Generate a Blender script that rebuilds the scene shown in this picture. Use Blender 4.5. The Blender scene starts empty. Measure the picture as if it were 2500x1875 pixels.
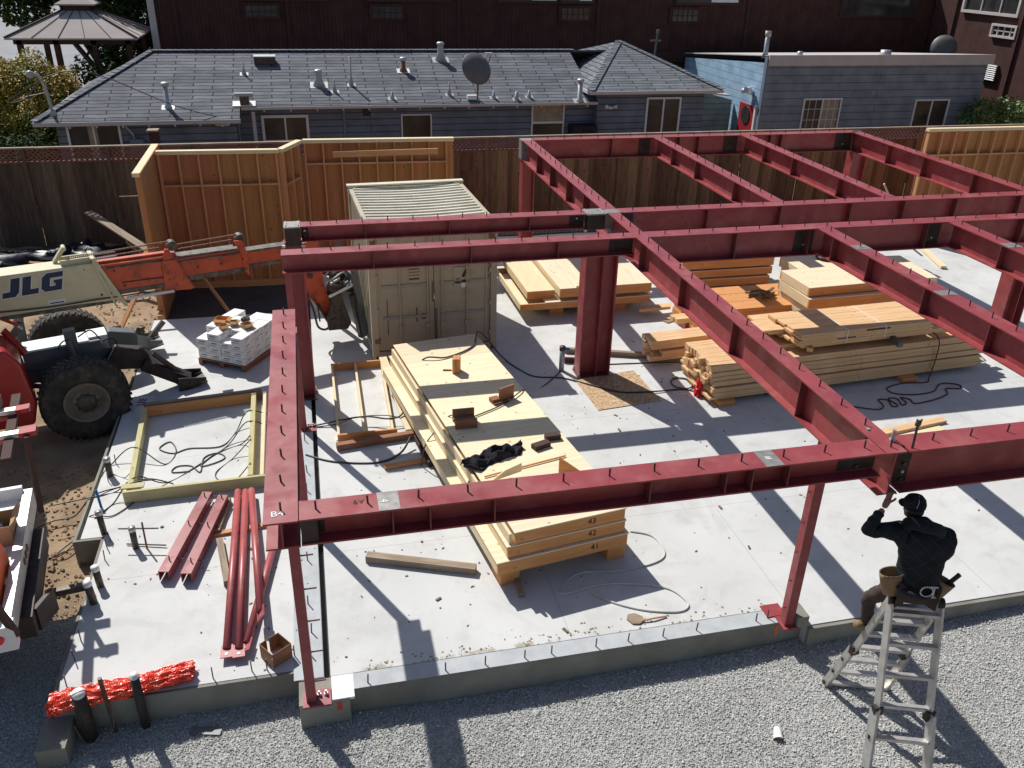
import bpy, bmesh, math, random
import numpy as np
from mathutils import Vector, Matrix, Euler

# ---------------------------------------------------------------- camera, light, exposure
scene = bpy.context.scene
col = scene.collection
YAW, PITCH, ROLL, FPX, CAMH = 0.23796608, 0.47438991, 0.02476063, 2088.223, 7.056
cam_data = bpy.data.cameras.new("camera")
cam = bpy.data.objects.new("camera", cam_data)
col.objects.link(cam)
cy, sy, cp, sp, cr, sr = math.cos(YAW), math.sin(YAW), math.cos(PITCH), math.sin(PITCH), math.cos(ROLL), math.sin(ROLL)
fw = Vector((sy * cp, cy * cp, -sp)); rt = Vector((cy, -sy, 0)); up = rt.cross(fw)
rt2 = cr * rt + sr * up; up2 = -sr * rt + cr * up
cam.matrix_world = Matrix(((rt2.x, up2.x, -fw.x, 0), (rt2.y, up2.y, -fw.y, 0), (rt2.z, up2.z, -fw.z, CAMH), (0, 0, 0, 1)))
cam_data.sensor_width = 36.0
cam_data.lens = FPX / 2500 * 36.0
cam_data.clip_end = 2000
cam_data.clip_start = 0.1
scene.camera = cam

SUN_DIR = Vector((-0.401, 0.82, 1.0)).normalized()      # towards the sun
world = bpy.data.worlds.new("World"); scene.world = world
world.use_nodes = True
nt = world.node_tree; nt.nodes.clear()
sky = nt.nodes.new('ShaderNodeTexSky'); sky.sky_type = 'NISHITA'; sky.sun_disc = False
sky.sun_elevation = math.asin(SUN_DIR.z)
sky.sun_rotation = math.atan2(SUN_DIR.x, SUN_DIR.y)
bg = nt.nodes.new('ShaderNodeBackground'); bg.inputs['Strength'].default_value = 0.075
wo = nt.nodes.new('ShaderNodeOutputWorld')
nt.links.new(sky.outputs[0], bg.inputs['Color']); nt.links.new(bg.outputs[0], wo.inputs['Surface'])
sun_data = bpy.data.lights.new("sun", 'SUN'); sun_data.energy = 4.5; sun_data.angle = math.radians(0.5)
sun_data.color = (1.0, 0.975, 0.93)
sun = bpy.data.objects.new("sun", sun_data); col.objects.link(sun)
sun.rotation_euler = (-SUN_DIR).to_track_quat('-Z', 'Y').to_euler()
sun.location = (0, 0, 30)
scene.view_settings.view_transform = 'Standard'; scene.view_settings.look = 'None'
scene.view_settings.exposure = 0.17; scene.view_settings.gamma = 1.0

R = random.Random(7)
ZT = 3.066                                              # top of the steel frame

# ---------------------------------------------------------------- materials
def mat(name, c1, c2=None, scale=3.0, rough=0.7, metal=0.0, bump=0.0, bscale=60.0, detail=6.0, spec=0.5, island=0.0,
        coat=0.0, dirt=None, dscale=1.2, damt=0.5):
    m = bpy.data.materials.new(name); m.use_nodes = True
    n = m.node_tree.nodes; L = m.node_tree.links
    b = n['Principled BSDF']
    b.inputs['Roughness'].default_value = rough; b.inputs['Metallic'].default_value = metal
    b.inputs['Specular IOR Level'].default_value = spec
    b.inputs['Coat Weight'].default_value = coat
    tc = n.new('ShaderNodeTexCoord')
    out = None
    if c2 is None: c2 = c1
    nz = n.new('ShaderNodeTexNoise'); nz.inputs['Scale'].default_value = scale; nz.inputs['Detail'].default_value = detail
    L.new(tc.outputs['Object'], nz.inputs['Vector'])
    mr = n.new('ShaderNodeMapRange'); mr.inputs[1].default_value = 0.33; mr.inputs[2].default_value = 0.67
    L.new(nz.outputs[0], mr.inputs[0])
    mx = n.new('ShaderNodeMix'); mx.data_type = 'RGBA'
    mx.inputs[6].default_value = (*c1, 1); mx.inputs[7].default_value = (*c2, 1)
    L.new(mr.outputs[0], mx.inputs[0]); out = mx.outputs[2]
    if dirt:
        nd = n.new('ShaderNodeTexNoise'); nd.inputs['Scale'].default_value = dscale; nd.inputs['Detail'].default_value = 8; nd.inputs['Roughness'].default_value = 0.7
        L.new(tc.outputs['Object'], nd.inputs['Vector'])
        md = n.new('ShaderNodeMapRange'); md.inputs[1].default_value = 0.5; md.inputs[2].default_value = 0.72; md.inputs[4].default_value = damt
        L.new(nd.outputs[0], md.inputs[0])
        m2 = n.new('ShaderNodeMix'); m2.data_type = 'RGBA'; L.new(md.outputs[0], m2.inputs[0]); L.new(out, m2.inputs[6]); m2.inputs[7].default_value = (*dirt, 1)
        out = m2.outputs[2]
    if island:
        g = n.new('ShaderNodeNewGeometry'); hs = n.new('ShaderNodeHueSaturation')
        a = n.new('ShaderNodeMapRange'); a.inputs[3].default_value = 1 - island; a.inputs[4].default_value = 1 + island
        L.new(g.outputs['Random Per Island'], a.inputs[0]); L.new(a.outputs[0], hs.inputs['Value']); L.new(out, hs.inputs['Color'])
        out = hs.outputs[0]
    L.new(out, b.inputs['Base Color'])
    if bump:
        nb = n.new('ShaderNodeTexNoise'); nb.inputs['Scale'].default_value = bscale; nb.inputs['Detail'].default_value = 5
        L.new(tc.outputs['Object'], nb.inputs['Vector'])
        bp = n.new('ShaderNodeBump'); bp.inputs['Strength'].default_value = bump; bp.inputs['Distance'].default_value = 0.01
        L.new(nb.outputs[0], bp.inputs['Height']); L.new(bp.outputs[0], b.inputs['Normal'])
    return m

def wood(name, c1, c2, island=0.18, rough=0.75, knots=0.0, gs=1.0, knotcol=(0.10, 0.05, 0.02), kscale=6.0):
    """grain runs along the UV's u axis (metres)"""
    m = bpy.data.materials.new(name); m.use_nodes = True
    n = m.node_tree.nodes; L = m.node_tree.links; b = n['Principled BSDF']
    b.inputs['Roughness'].default_value = rough; b.inputs['Specular IOR Level'].default_value = 0.25
    tc = n.new('ShaderNodeTexCoord'); g = n.new('ShaderNodeNewGeometry')
    mp = n.new('ShaderNodeMapping'); mp.inputs['Scale'].default_value = (1.3 * gs, 22 * gs, 1)
    ad = n.new('ShaderNodeVectorMath'); ad.operation = 'ADD'
    sc = n.new('ShaderNodeMath'); sc.operation = 'MULTIPLY'; sc.inputs[1].default_value = 37
    L.new(g.outputs['Random Per Island'], sc.inputs[0]); L.new(tc.outputs['UV'], ad.inputs[0]); L.new(sc.outputs[0], ad.inputs[1])
    L.new(ad.outputs[0], mp.inputs['Vector'])
    nz = n.new('ShaderNodeTexNoise'); nz.inputs['Scale'].default_value = 1.6; nz.inputs['Detail'].default_value = 6; nz.inputs['Distortion'].default_value = 0.6
    L.new(mp.outputs[0], nz.inputs['Vector'])
    mr = n.new('ShaderNodeMapRange'); mr.inputs[1].default_value = 0.3; mr.inputs[2].default_value = 0.7; L.new(nz.outputs[0], mr.inputs[0])
    mx = n.new('ShaderNodeMix'); mx.data_type = 'RGBA'; mx.inputs[6].default_value = (*c1, 1); mx.inputs[7].default_value = (*c2, 1)
    L.new(mr.outputs[0], mx.inputs[0]); out = mx.outputs[2]
    if knots:
        vo = n.new('ShaderNodeTexVoronoi'); vo.inputs['Scale'].default_value = kscale; L.new(ad.outputs[0], vo.inputs['Vector'])
        mk = n.new('ShaderNodeMapRange'); mk.inputs[1].default_value = 0.07; mk.inputs[2].default_value = 0.14; mk.inputs[3].default_value = knots; mk.inputs[4].default_value = 0
        L.new(vo.outputs['Distance'], mk.inputs[0])
        m2 = n.new('ShaderNodeMix'); m2.data_type = 'RGBA'; L.new(mk.outputs[0], m2.inputs[0]); L.new(out, m2.inputs[6]); m2.inputs[7].default_value = (*knotcol, 1); out = m2.outputs[2]
    hs = n.new('ShaderNodeHueSaturation'); a = n.new('ShaderNodeMapRange'); a.inputs[3].default_value = 1 - island; a.inputs[4].default_value = 1 + island
    L.new(g.outputs['Random Per Island'], a.inputs[0]); L.new(a.outputs[0], hs.inputs['Value']); L.new(out, hs.inputs['Color'])
    r2 = n.new('ShaderNodeMath'); r2.operation = 'MULTIPLY'; r2.inputs[1].default_value = 7.31; L.new(g.outputs['Random Per Island'], r2.inputs[0])
    r3 = n.new('ShaderNodeMath'); r3.operation = 'FRACT'; L.new(r2.outputs[0], r3.inputs[0]); a2 = n.new('ShaderNodeMapRange'); a2.inputs[3].default_value = 0.488; a2.inputs[4].default_value = 0.510; L.new(r3.outputs[0], a2.inputs[0]); L.new(a2.outputs[0], hs.inputs['Hue'])
    L.new(hs.outputs[0], b.inputs['Base Color'])
    bp = n.new('ShaderNodeBump'); bp.inputs['Strength'].default_value = 0.25; bp.inputs['Distance'].default_value = 0.004
    L.new(nz.outputs[0], bp.inputs['Height']); L.new(bp.outputs[0], b.inputs['Normal'])
    return m

M = {}
M['red'] = mat('red_primer', (0.315, 0.052, 0.056), (0.25, 0.040, 0.044), 2.2, 0.45, spec=0.5, bump=0.05, bscale=90, dirt=(0.36, 0.12, 0.11), dscale=3.5, damt=0.7)
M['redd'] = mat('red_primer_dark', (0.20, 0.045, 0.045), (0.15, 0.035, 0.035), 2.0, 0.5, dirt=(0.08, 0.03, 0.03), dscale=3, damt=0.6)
M['bare'] = mat('bare_steel', (0.22, 0.21, 0.20), (0.34, 0.32, 0.30), 12, 0.5, 0.35, dirt=(0.10, 0.07, 0.05), dscale=9)
M['black'] = mat('scorched_steel', (0.022, 0.017, 0.016), (0.05, 0.035, 0.03), 8, 0.6, 0.2)
M['zinc'] = mat('galvanised', (0.42, 0.43, 0.43), (0.55, 0.56, 0.56), 20, 0.42, 0.5, dirt=(0.25, 0.24, 0.22), dscale=6, damt=0.4)
M['darksteel'] = mat('dark_steel', (0.06, 0.05, 0.045), (0.13, 0.10, 0.08), 20, 0.55, 0.4)
M['ply'] = wood('plywood', (0.75, 0.60, 0.39), (0.85, 0.735, 0.52), 0.09, knots=0.75, gs=0.7, knotcol=(0.33, 0.19, 0.08), kscale=5)
M['lum'] = wood('fir_lumber', (0.60, 0.375, 0.175), (0.76, 0.535, 0.295), 0.24, knots=0.5, kscale=3.5, knotcol=(0.28, 0.13, 0.05))
M['lumpale'] = wood('pale_lumber', (0.72, 0.58, 0.34), (0.82, 0.69, 0.44), 0.10)
M['green'] = wood('treated_lumber', (0.46, 0.42, 0.20), (0.56, 0.52, 0.28), 0.08, knots=0.4, kscale=3)
M['orwood'] = wood('panel_edge_wood', (0.56, 0.26, 0.085), (0.66, 0.35, 0.13), 0.12, knots=0.4, kscale=4)
M['sheath'] = wood('wall_sheathing', (0.40, 0.165, 0.065), (0.50, 0.225, 0.095), 0.08, knots=0.85, gs=0.5, knotcol=(0.17, 0.06, 0.03), kscale=4.5)
M['stud'] = wood('wall_stud', (0.52, 0.26, 0.11), (0.62, 0.35, 0.16), 0.16)
M['fence'] = wood('fence_board', (0.17, 0.088, 0.045), (0.32, 0.19, 0.105), 0.45, 0.9, knots=0.6, kscale=3, knotcol=(0.04, 0.02, 0.01))
M['fencel'] = wood('grey_fence_board', (0.085, 0.062, 0.045), (0.17, 0.13, 0.095), 0.35, 0.9)
M['lattice'] = mat('lattice_stain', (0.26, 0.11, 0.08), (0.18, 0.08, 0.06), 6, 0.8)
M['oldwood'] = wood('weathered_wood', (0.20, 0.15, 0.10), (0.38, 0.30, 0.21), 0.2)
M['brownwood'] = wood('brown_wood', (0.22, 0.10, 0.05), (0.34, 0.18, 0.10), 0.15)
M['plyd'] = wood('dark_ply', (0.16, 0.11, 0.07), (0.22, 0.16, 0.10), 0.1)  # plywood in a darker brown tone
M['card'] = mat('cardboard', (0.50, 0.32, 0.17), (0.43, 0.26, 0.13), 4, 0.85)
M['white'] = mat('white_paint', (0.78, 0.78, 0.77), (0.70, 0.70, 0.69), 5, 0.5)
M['whitebox'] = mat('white_carton', (0.80, 0.79, 0.77), (0.72, 0.71, 0.70), 4, 0.6, island=0.05)
M['print'] = mat('dark_print', (0.03, 0.04, 0.08))
M['cable'] = mat('rubber_cable', (0.035, 0.033, 0.03), (0.06, 0.05, 0.04), 30, 0.5)
M['rope'] = mat('brown_rope', (0.13, 0.04, 0.03), (0.09, 0.03, 0.025), 60, 0.8)
M['hose'] = mat('white_hose', (0.62, 0.61, 0.57), (0.50, 0.49, 0.45), 8, 0.5)
M['netting'] = mat('orange_netting', (0.90, 0.085, 0.03), (0.85, 0.05, 0.02), 40, 0.35, spec=0.6)
M['glass'] = mat('window_glass', (0.025, 0.026, 0.028), (0.06, 0.058, 0.055), 1.5, 0.12, spec=0.5)
M['rubber'] = mat('tyre_rubber', (0.025, 0.024, 0.023), (0.05, 0.043, 0.036), 8, 0.85, dirt=(0.16, 0.12, 0.085), dscale=4, damt=0.6)
M['rim'] = mat('dusty_rim', (0.17, 0.135, 0.105), (0.24, 0.20, 0.16), 8, 0.7, dirt=(0.12, 0.09, 0.07), dscale=6)
M['cream'] = mat('cream_paint', (0.66, 0.60, 0.38), (0.60, 0.54, 0.34), 2, 0.4, dirt=(0.38, 0.32, 0.18), dscale=2.5, damt=0.35)
M['orange'] = mat('orange_paint', (0.66, 0.10, 0.032), (0.52, 0.07, 0.025), 2.5, 0.42, dirt=(0.07, 0.025, 0.014), dscale=4.5, damt=0.9)
M['mred'] = mat('machine_red', (0.42, 0.02, 0.025), (0.34, 0.018, 0.02), 3, 0.3, coat=0.3)
M['mgrey'] = mat('machine_grey', (0.10, 0.115, 0.12), (0.15, 0.165, 0.165), 3, 0.45, dirt=(0.20, 0.17, 0.13), dscale=4, damt=0.4)
M['grease'] = mat('greasy_rail', (0.055, 0.045, 0.035), (0.20, 0.17, 0.13), 9, 0.5, dirt=(0.015, 0.012, 0.01), dscale=7, damt=0.9)
M['hazor'] = mat('safety_orange', (0.85, 0.14, 0.02), (0.80, 0.11, 0.02), 4, 0.55)
M['jacket'] = mat('dark_cloth', (0.018, 0.017, 0.022), (0.035, 0.032, 0.04), 9, 0.95, bump=0.3, bscale=40, spec=0.2)
M['jacketg'] = mat('quilted_jacket', (0.009, 0.012, 0.014), (0.018, 0.022, 0.027), 7, 0.85, bump=0.6, bscale=16, spec=0.2)
M['trouser'] = mat('dark_trousers', (0.040, 0.026, 0.022), (0.060, 0.04, 0.034), 9, 0.9, bump=0.3, bscale=40)
M['leather'] = mat('tan_leather', (0.27, 0.18, 0.095), (0.20, 0.13, 0.065), 9, 0.75)
M['skin'] = mat('skin', (0.27, 0.13, 0.085), (0.22, 0.10, 0.07), 10, 0.55)
M['alu'] = mat('aluminium', (0.62, 0.60, 0.56), (0.52, 0.50, 0.47), 10, 0.42, 0.55, dirt=(0.38, 0.30, 0.24), dscale=5, damt=0.6)
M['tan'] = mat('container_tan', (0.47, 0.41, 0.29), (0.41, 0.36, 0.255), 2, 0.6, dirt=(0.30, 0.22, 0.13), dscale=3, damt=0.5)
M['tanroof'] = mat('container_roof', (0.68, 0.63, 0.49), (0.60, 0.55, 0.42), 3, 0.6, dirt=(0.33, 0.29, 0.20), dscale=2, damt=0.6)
M['rust'] = mat('rust', (0.16, 0.07, 0.035), (0.24, 0.13, 0.07), 14, 0.85)
M['tarp'] = mat('black_tarpaulin', (0.008, 0.009, 0.014), (0.02, 0.022, 0.035), 3, 0.42, spec=0.3)
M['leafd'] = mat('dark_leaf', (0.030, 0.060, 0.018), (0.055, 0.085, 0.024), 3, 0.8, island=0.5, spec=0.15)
M['rib'] = mat('container_rib', (0.30, 0.29, 0.25), (0.36, 0.34, 0.28), 4, 0.6)
M['leafg'] = mat('green_leaf', (0.07, 0.14, 0.03), (0.13, 0.20, 0.04), 3, 0.5, island=0.45)
M['leafo'] = mat('orange_leaf', (0.48, 0.29, 0.04), (0.18, 0.23, 0.03), 0.5, 0.6, island=0.32, spec=0.3)
M['bark'] = mat('bark', (0.09, 0.06, 0.04), (0.05, 0.035, 0.025), 12, 0.9)
M['gaz'] = mat('gazebo_roof_metal', (0.41, 0.355, 0.33), (0.46, 0.40, 0.375), 1.2, 0.85, spec=0.1)
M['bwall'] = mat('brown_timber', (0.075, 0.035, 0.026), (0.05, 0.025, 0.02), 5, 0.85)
M['pavement'] = mat('far_pavement', (0.22, 0.22, 0.23), (0.27, 0.27, 0.28), 0.4, 0.9)
M['dirt'] = mat('bare_soil', (0.36, 0.25, 0.15), (0.22, 0.145, 0.085), 3.0, 0.95, bump=1.0, bscale=14, dirt=(0.36, 0.28, 0.19), dscale=6, damt=0.7)
M['pit'] = mat('dark_subgrade', (0.045, 0.045, 0.05), (0.075, 0.072, 0.07), 1.5, 0.9, bump=0.3, bscale=20)
M['stemwall'] = mat('stem_wall_concrete', (0.20, 0.188, 0.155), (0.28, 0.265, 0.225), 2.2, 0.85, bump=0.15, bscale=50, dirt=(0.17, 0.15, 0.11), dscale=1.6, damt=0.6)
M['mudsill'] = mat('trowelled_ledge', (0.40, 0.42, 0.425), (0.48, 0.50, 0.505), 5, 0.8, dirt=(0.31, 0.325, 0.325), dscale=3, damt=0.5)
M['trim'] = mat('house_trim', (0.55, 0.50, 0.48), (0.48, 0.44, 0.42), 2, 0.6)
M['bluetrim'] = mat('trim_blue', (0.17, 0.21, 0.27), (0.15, 0.19, 0.24), 2, 0.6)
M['curtain'] = mat('curtain', (0.42, 0.36, 0.26), (0.30, 0.24, 0.18), 6, 0.9)
M['reddoor'] = mat('red_door', (0.35, 0.02, 0.03), (0.30, 0.018, 0.025), 3, 0.5)
M['dish'] = mat('dish_grey', (0.11, 0.105, 0.10), (0.13, 0.125, 0.12), 5, 0.5)
M['ventg'] = mat('vent_grey', (0.36, 0.39, 0.38), (0.44, 0.46, 0.45), 8, 0.5, 0.2)
M['chalk'] = mat('chalk', (0.8, 0.78, 0.75))
M['marker'] = mat('ink', (0.05, 0.03, 0.02))
M['sprayor'] = mat('orange_spray', (0.80, 0.16, 0.08))
M['plastic_red'] = mat('red_plastic', (0.80, 0.02, 0.03), (0.65, 0.02, 0.03), 20, 0.25)
M['gravelstone'] = mat('gravel_stone', (0.47, 0.465, 0.44), (0.58, 0.575, 0.545), 0.7, 0.85, island=0.30, dirt=(0.36, 0.345, 0.31), dscale=0.9, damt=0.7)

def vary_rough(k, a, b_, sc):
    m = M[k]; n = m.node_tree.nodes; L = m.node_tree.links; tc = n.new('ShaderNodeTexCoord'); nz = n.new('ShaderNodeTexNoise'); nz.inputs['Scale'].default_value = sc; nz.inputs['Detail'].default_value = 7
    L.new(tc.outputs['Object'], nz.inputs['Vector']); r = n.new('ShaderNodeMapRange'); r.inputs[1].default_value = .35; r.inputs[2].default_value = .65; r.inputs[3].default_value = a; r.inputs[4].default_value = b_
    L.new(nz.outputs[0], r.inputs[0]); L.new(r.outputs[0], n['Principled BSDF'].inputs['Roughness'])
def scuff(k, colr, sc, amt, stretch=(1, 1, 1)):
    m = M[k]; n = m.node_tree.nodes; L = m.node_tree.links; b = n['Principled BSDF']; src = b.inputs['Base Color'].links[0].from_socket; g = n.new('ShaderNodeNewGeometry')
    mp = n.new('ShaderNodeMapping'); mp.inputs['Scale'].default_value = stretch; L.new(g.outputs['Position'], mp.inputs['Vector']); nz = n.new('ShaderNodeTexNoise'); nz.inputs['Scale'].default_value = sc; nz.inputs['Detail'].default_value = 10; nz.inputs['Roughness'].default_value = .8
    L.new(mp.outputs[0], nz.inputs['Vector']); r = n.new('ShaderNodeMapRange'); r.inputs[1].default_value = .63; r.inputs[2].default_value = .72; r.inputs[4].default_value = amt; L.new(nz.outputs[0], r.inputs[0])
    mx = n.new('ShaderNodeMix'); mx.data_type = 'RGBA'; L.new(r.outputs[0], mx.inputs[0]); L.new(src, mx.inputs[6]); mx.inputs[7].default_value = (*colr, 1); L.new(mx.outputs[2], b.inputs['Base Color'])
vary_rough('red', .28, .62, 3.0); scuff('red', (.46, .26, .24), 5.0, .75); scuff('red', (.13, .035, .03), 2.2, .7, (1.7, .8, 2.5)); scuff('red', (.10, .05, .04), 22.0, .6)
scuff('redd', (.26, .10, .09), 7.0, .6); scuff('tan', (.22, .13, .07), 6.0, .8, (1, 1, .3)); scuff('tan', (.60, .55, .44), 3.0, .4); scuff('cream', (.30, .26, .15), 6.0, .7); scuff('orange', (.10, .05, .035), 5.0, .9, (.4, .4, 2)); scuff('orange', (.75, .25, .14), 9.0, .6); scuff('rubber', (.20, .16, .12), 5.0, .8); scuff('white', (.42, .40, .37), 4.0, .5); scuff('stemwall', (.12, .11, .09), 3.0, .6, (1, 1, .35)); scuff('stemwall', (.40, .39, .34), 5.0, .5); scuff('gravelstone', (.22, .20, .17), 1.6, .55); scuff('alu', (.36, .27, .21), 9.0, .7); scuff('mgrey', (.25, .21, .16), 6.0, .7); scuff('mred', (.20, .03, .03), 4.0, .7)

def concrete_mat():
    m = mat('slab_concrete', (0.55, 0.55, 0.53), (0.63, 0.63, 0.61), 0.8, 0.75, bump=0.08, bscale=35, detail=9, dirt=(0.46, 0.45, 0.42), dscale=2.0, damt=0.7, spec=0.35)
    n = m.node_tree.nodes; L = m.node_tree.links; b = n['Principled BSDF']
    src = b.inputs['Base Color'].links[0].from_socket
    g = n.new('ShaderNodeNewGeometry'); sx = n.new('ShaderNodeSeparateXYZ'); L.new(g.outputs['Position'], sx.inputs[0])
    tot = None
    for ax, v in ((0, 2.48), (0, 5.22), (0, 7.9), (0, 10.6), (1, 9.12), (1, 11.9), (1, 14.6)):
        s = n.new('ShaderNodeMath'); s.operation = 'SUBTRACT'; s.inputs[1].default_value = v; L.new(sx.outputs[ax], s.inputs[0])
        a = n.new('ShaderNodeMath'); a.operation = 'ABSOLUTE'; L.new(s.outputs[0], a.inputs[0])
        c = n.new('ShaderNodeMath'); c.operation = 'LESS_THAN'; c.inputs[1].default_value = 0.004; L.new(a.outputs[0], c.inputs[0])
        if tot is None: tot = c.outputs[0]
        else:
            q = n.new('ShaderNodeMath'); q.operation = 'MAXIMUM'; L.new(tot, q.inputs[0]); L.new(c.outputs[0], q.inputs[1]); tot = q.outputs[0]
    h = n.new('ShaderNodeMath'); h.operation = 'MULTIPLY'; h.inputs[1].default_value = 0.45; L.new(tot, h.inputs[0])
    mx = n.new('ShaderNodeMix'); mx.data_type = 'RGBA'; L.new(h.outputs[0], mx.inputs[0]); L.new(src, mx.inputs[6]); mx.inputs[7].default_value = (0.16, 0.15, 0.14, 1)
    # swirling trowel marks and damp stains with a shape of their own
    tc = n.new('ShaderNodeTexCoord'); nz = n.new('ShaderNodeTexNoise'); nz.inputs['Scale'].default_value = 1.1; nz.inputs['Detail'].default_value = 10; nz.inputs['Distortion'].default_value = 2.2
    L.new(tc.outputs['Object'], nz.inputs['Vector'])
    mr = n.new('ShaderNodeMapRange'); mr.inputs[1].default_value = 0.54; mr.inputs[2].default_value = 0.68; mr.inputs[4].default_value = 0.30; L.new(nz.outputs[0], mr.inputs[0])
    m3 = n.new('ShaderNodeMix'); m3.data_type = 'RGBA'; L.new(mr.outputs[0], m3.inputs[0]); L.new(mx.outputs[2], m3.inputs[6]); m3.inputs[7].default_value = (0.40, 0.40, 0.385, 1)
    # small dark specks of debris
    vo = n.new('ShaderNodeTexVoronoi'); vo.inputs['Scale'].default_value = 2.3; L.new(tc.outputs['Object'], vo.inputs['Vector'])
    mk = n.new('ShaderNodeMath'); mk.operation = 'LESS_THAN'; mk.inputs[1].default_value = 0.028; L.new(vo.outputs['Distance'], mk.inputs[0])
    m4 = n.new('ShaderNodeMix'); m4.data_type = 'RGBA'; L.new(mk.outputs[0], m4.inputs[0]); L.new(m3.outputs[2], m4.inputs[6]); m4.inputs[7].default_value = (0.14, 0.12, 0.10, 1)
    # sandy mortar spill along the front ledge
    sy_ = n.new('ShaderNodeMapRange'); sy_.inputs[1].default_value = 7.42; sy_.inputs[2].default_value = 7.02; L.new(sx.outputs[1], sy_.inputs[0])
    n5 = n.new('ShaderNodeTexNoise'); n5.inputs['Scale'].default_value = 2.1; n5.inputs['Detail'].default_value = 12; n5.inputs['Roughness'].default_value = 0.75; L.new(tc.outputs['Object'], n5.inputs['Vector'])
    mm = n.new('ShaderNodeMath'); mm.operation = 'MULTIPLY'; L.new(sy_.outputs[0], mm.inputs[0]); L.new(n5.outputs[0], mm.inputs[1])
    xl_ = n.new('ShaderNodeMath'); xl_.operation = 'LESS_THAN'; xl_.inputs[1].default_value = 5.1; L.new(sx.outputs[0], xl_.inputs[0]); m9 = n.new('ShaderNodeMath'); m9.operation = 'MULTIPLY'; L.new(mm.outputs[0], m9.inputs[0]); L.new(xl_.outputs[0], m9.inputs[1]); mm = m9
    st = n.new('ShaderNodeMapRange'); st.inputs[1].default_value = 0.50; st.inputs[2].default_value = 0.56; st.inputs[4].default_value = 0.75; L.new(mm.outputs[0], st.inputs[0])
    m6 = n.new('ShaderNodeMix'); m6.data_type = 'RGBA'; L.new(st.outputs[0], m6.inputs[0]); L.new(m4.outputs[2], m6.inputs[6]); m6.inputs[7].default_value = (0.31, 0.27, 0.19, 1)
    L.new(m6.outputs[2], b.inputs['Base Color'])
    return m
M['slab'] = concrete_mat()
scuff('slab', (.43, .42, .39), 1.3, .40, (1, .35, 1))

def osb_mat():
    m = bpy.data.materials.new('osb'); m.use_nodes = True; n = m.node_tree.nodes; L = m.node_tree.links; b = n['Principled BSDF']; b.inputs['Roughness'].default_value = 0.8
    tc = n.new('ShaderNodeTexCoord'); vo = n.new('ShaderNodeTexVoronoi'); vo.inputs['Scale'].default_value = 28
    L.new(tc.outputs['Object'], vo.inputs['Vector']); cr_ = n.new('ShaderNodeValToRGB')
    cr_.color_ramp.elements[0].color = (0.30, 0.17, 0.08, 1); cr_.color_ramp.elements[1].color = (0.66, 0.48, 0.29, 1)
    L.new(vo.outputs['Color'], cr_.inputs[0]); L.new(cr_.outputs[0], b.inputs['Base Color']); return m
M['osb'] = osb_mat()

def quilt():
    m = M['jacketg']; n = m.node_tree.nodes; L = m.node_tree.links; b = n['Principled BSDF']; src = b.inputs['Base Color'].links[0].from_socket
    tc = n.new('ShaderNodeTexCoord'); sx = n.new('ShaderNodeSeparateXYZ'); L.new(tc.outputs['Object'], sx.inputs[0]); outs = []
    for sg in (1, -1):
        a = n.new('ShaderNodeMath'); a.operation = 'MULTIPLY_ADD'; a.inputs[1].default_value = sg; L.new(sx.outputs[0], a.inputs[0]); L.new(sx.outputs[2], a.inputs[2])
        k = n.new('ShaderNodeMath'); k.operation = 'MULTIPLY'; k.inputs[1].default_value = 7.0; L.new(a.outputs[0], k.inputs[0])
        f = n.new('ShaderNodeMath'); f.operation = 'FRACT'; L.new(k.outputs[0], f.inputs[0]); t = n.new('ShaderNodeMath'); t.operation = 'LESS_THAN'; t.inputs[1].default_value = 0.07; L.new(f.outputs[0], t.inputs[0]); outs.append(t.outputs[0])
    q = n.new('ShaderNodeMath'); q.operation = 'MAXIMUM'; L.new(outs[0], q.inputs[0]); L.new(outs[1], q.inputs[1])
    mx = n.new('ShaderNodeMix'); mx.data_type = 'RGBA'; L.new(q.outputs[0], mx.inputs[0]); L.new(src, mx.inputs[6]); mx.inputs[7].default_value = (0.027, 0.031, 0.035, 1); L.new(mx.outputs[2], b.inputs['Base Color'])
quilt()

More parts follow.
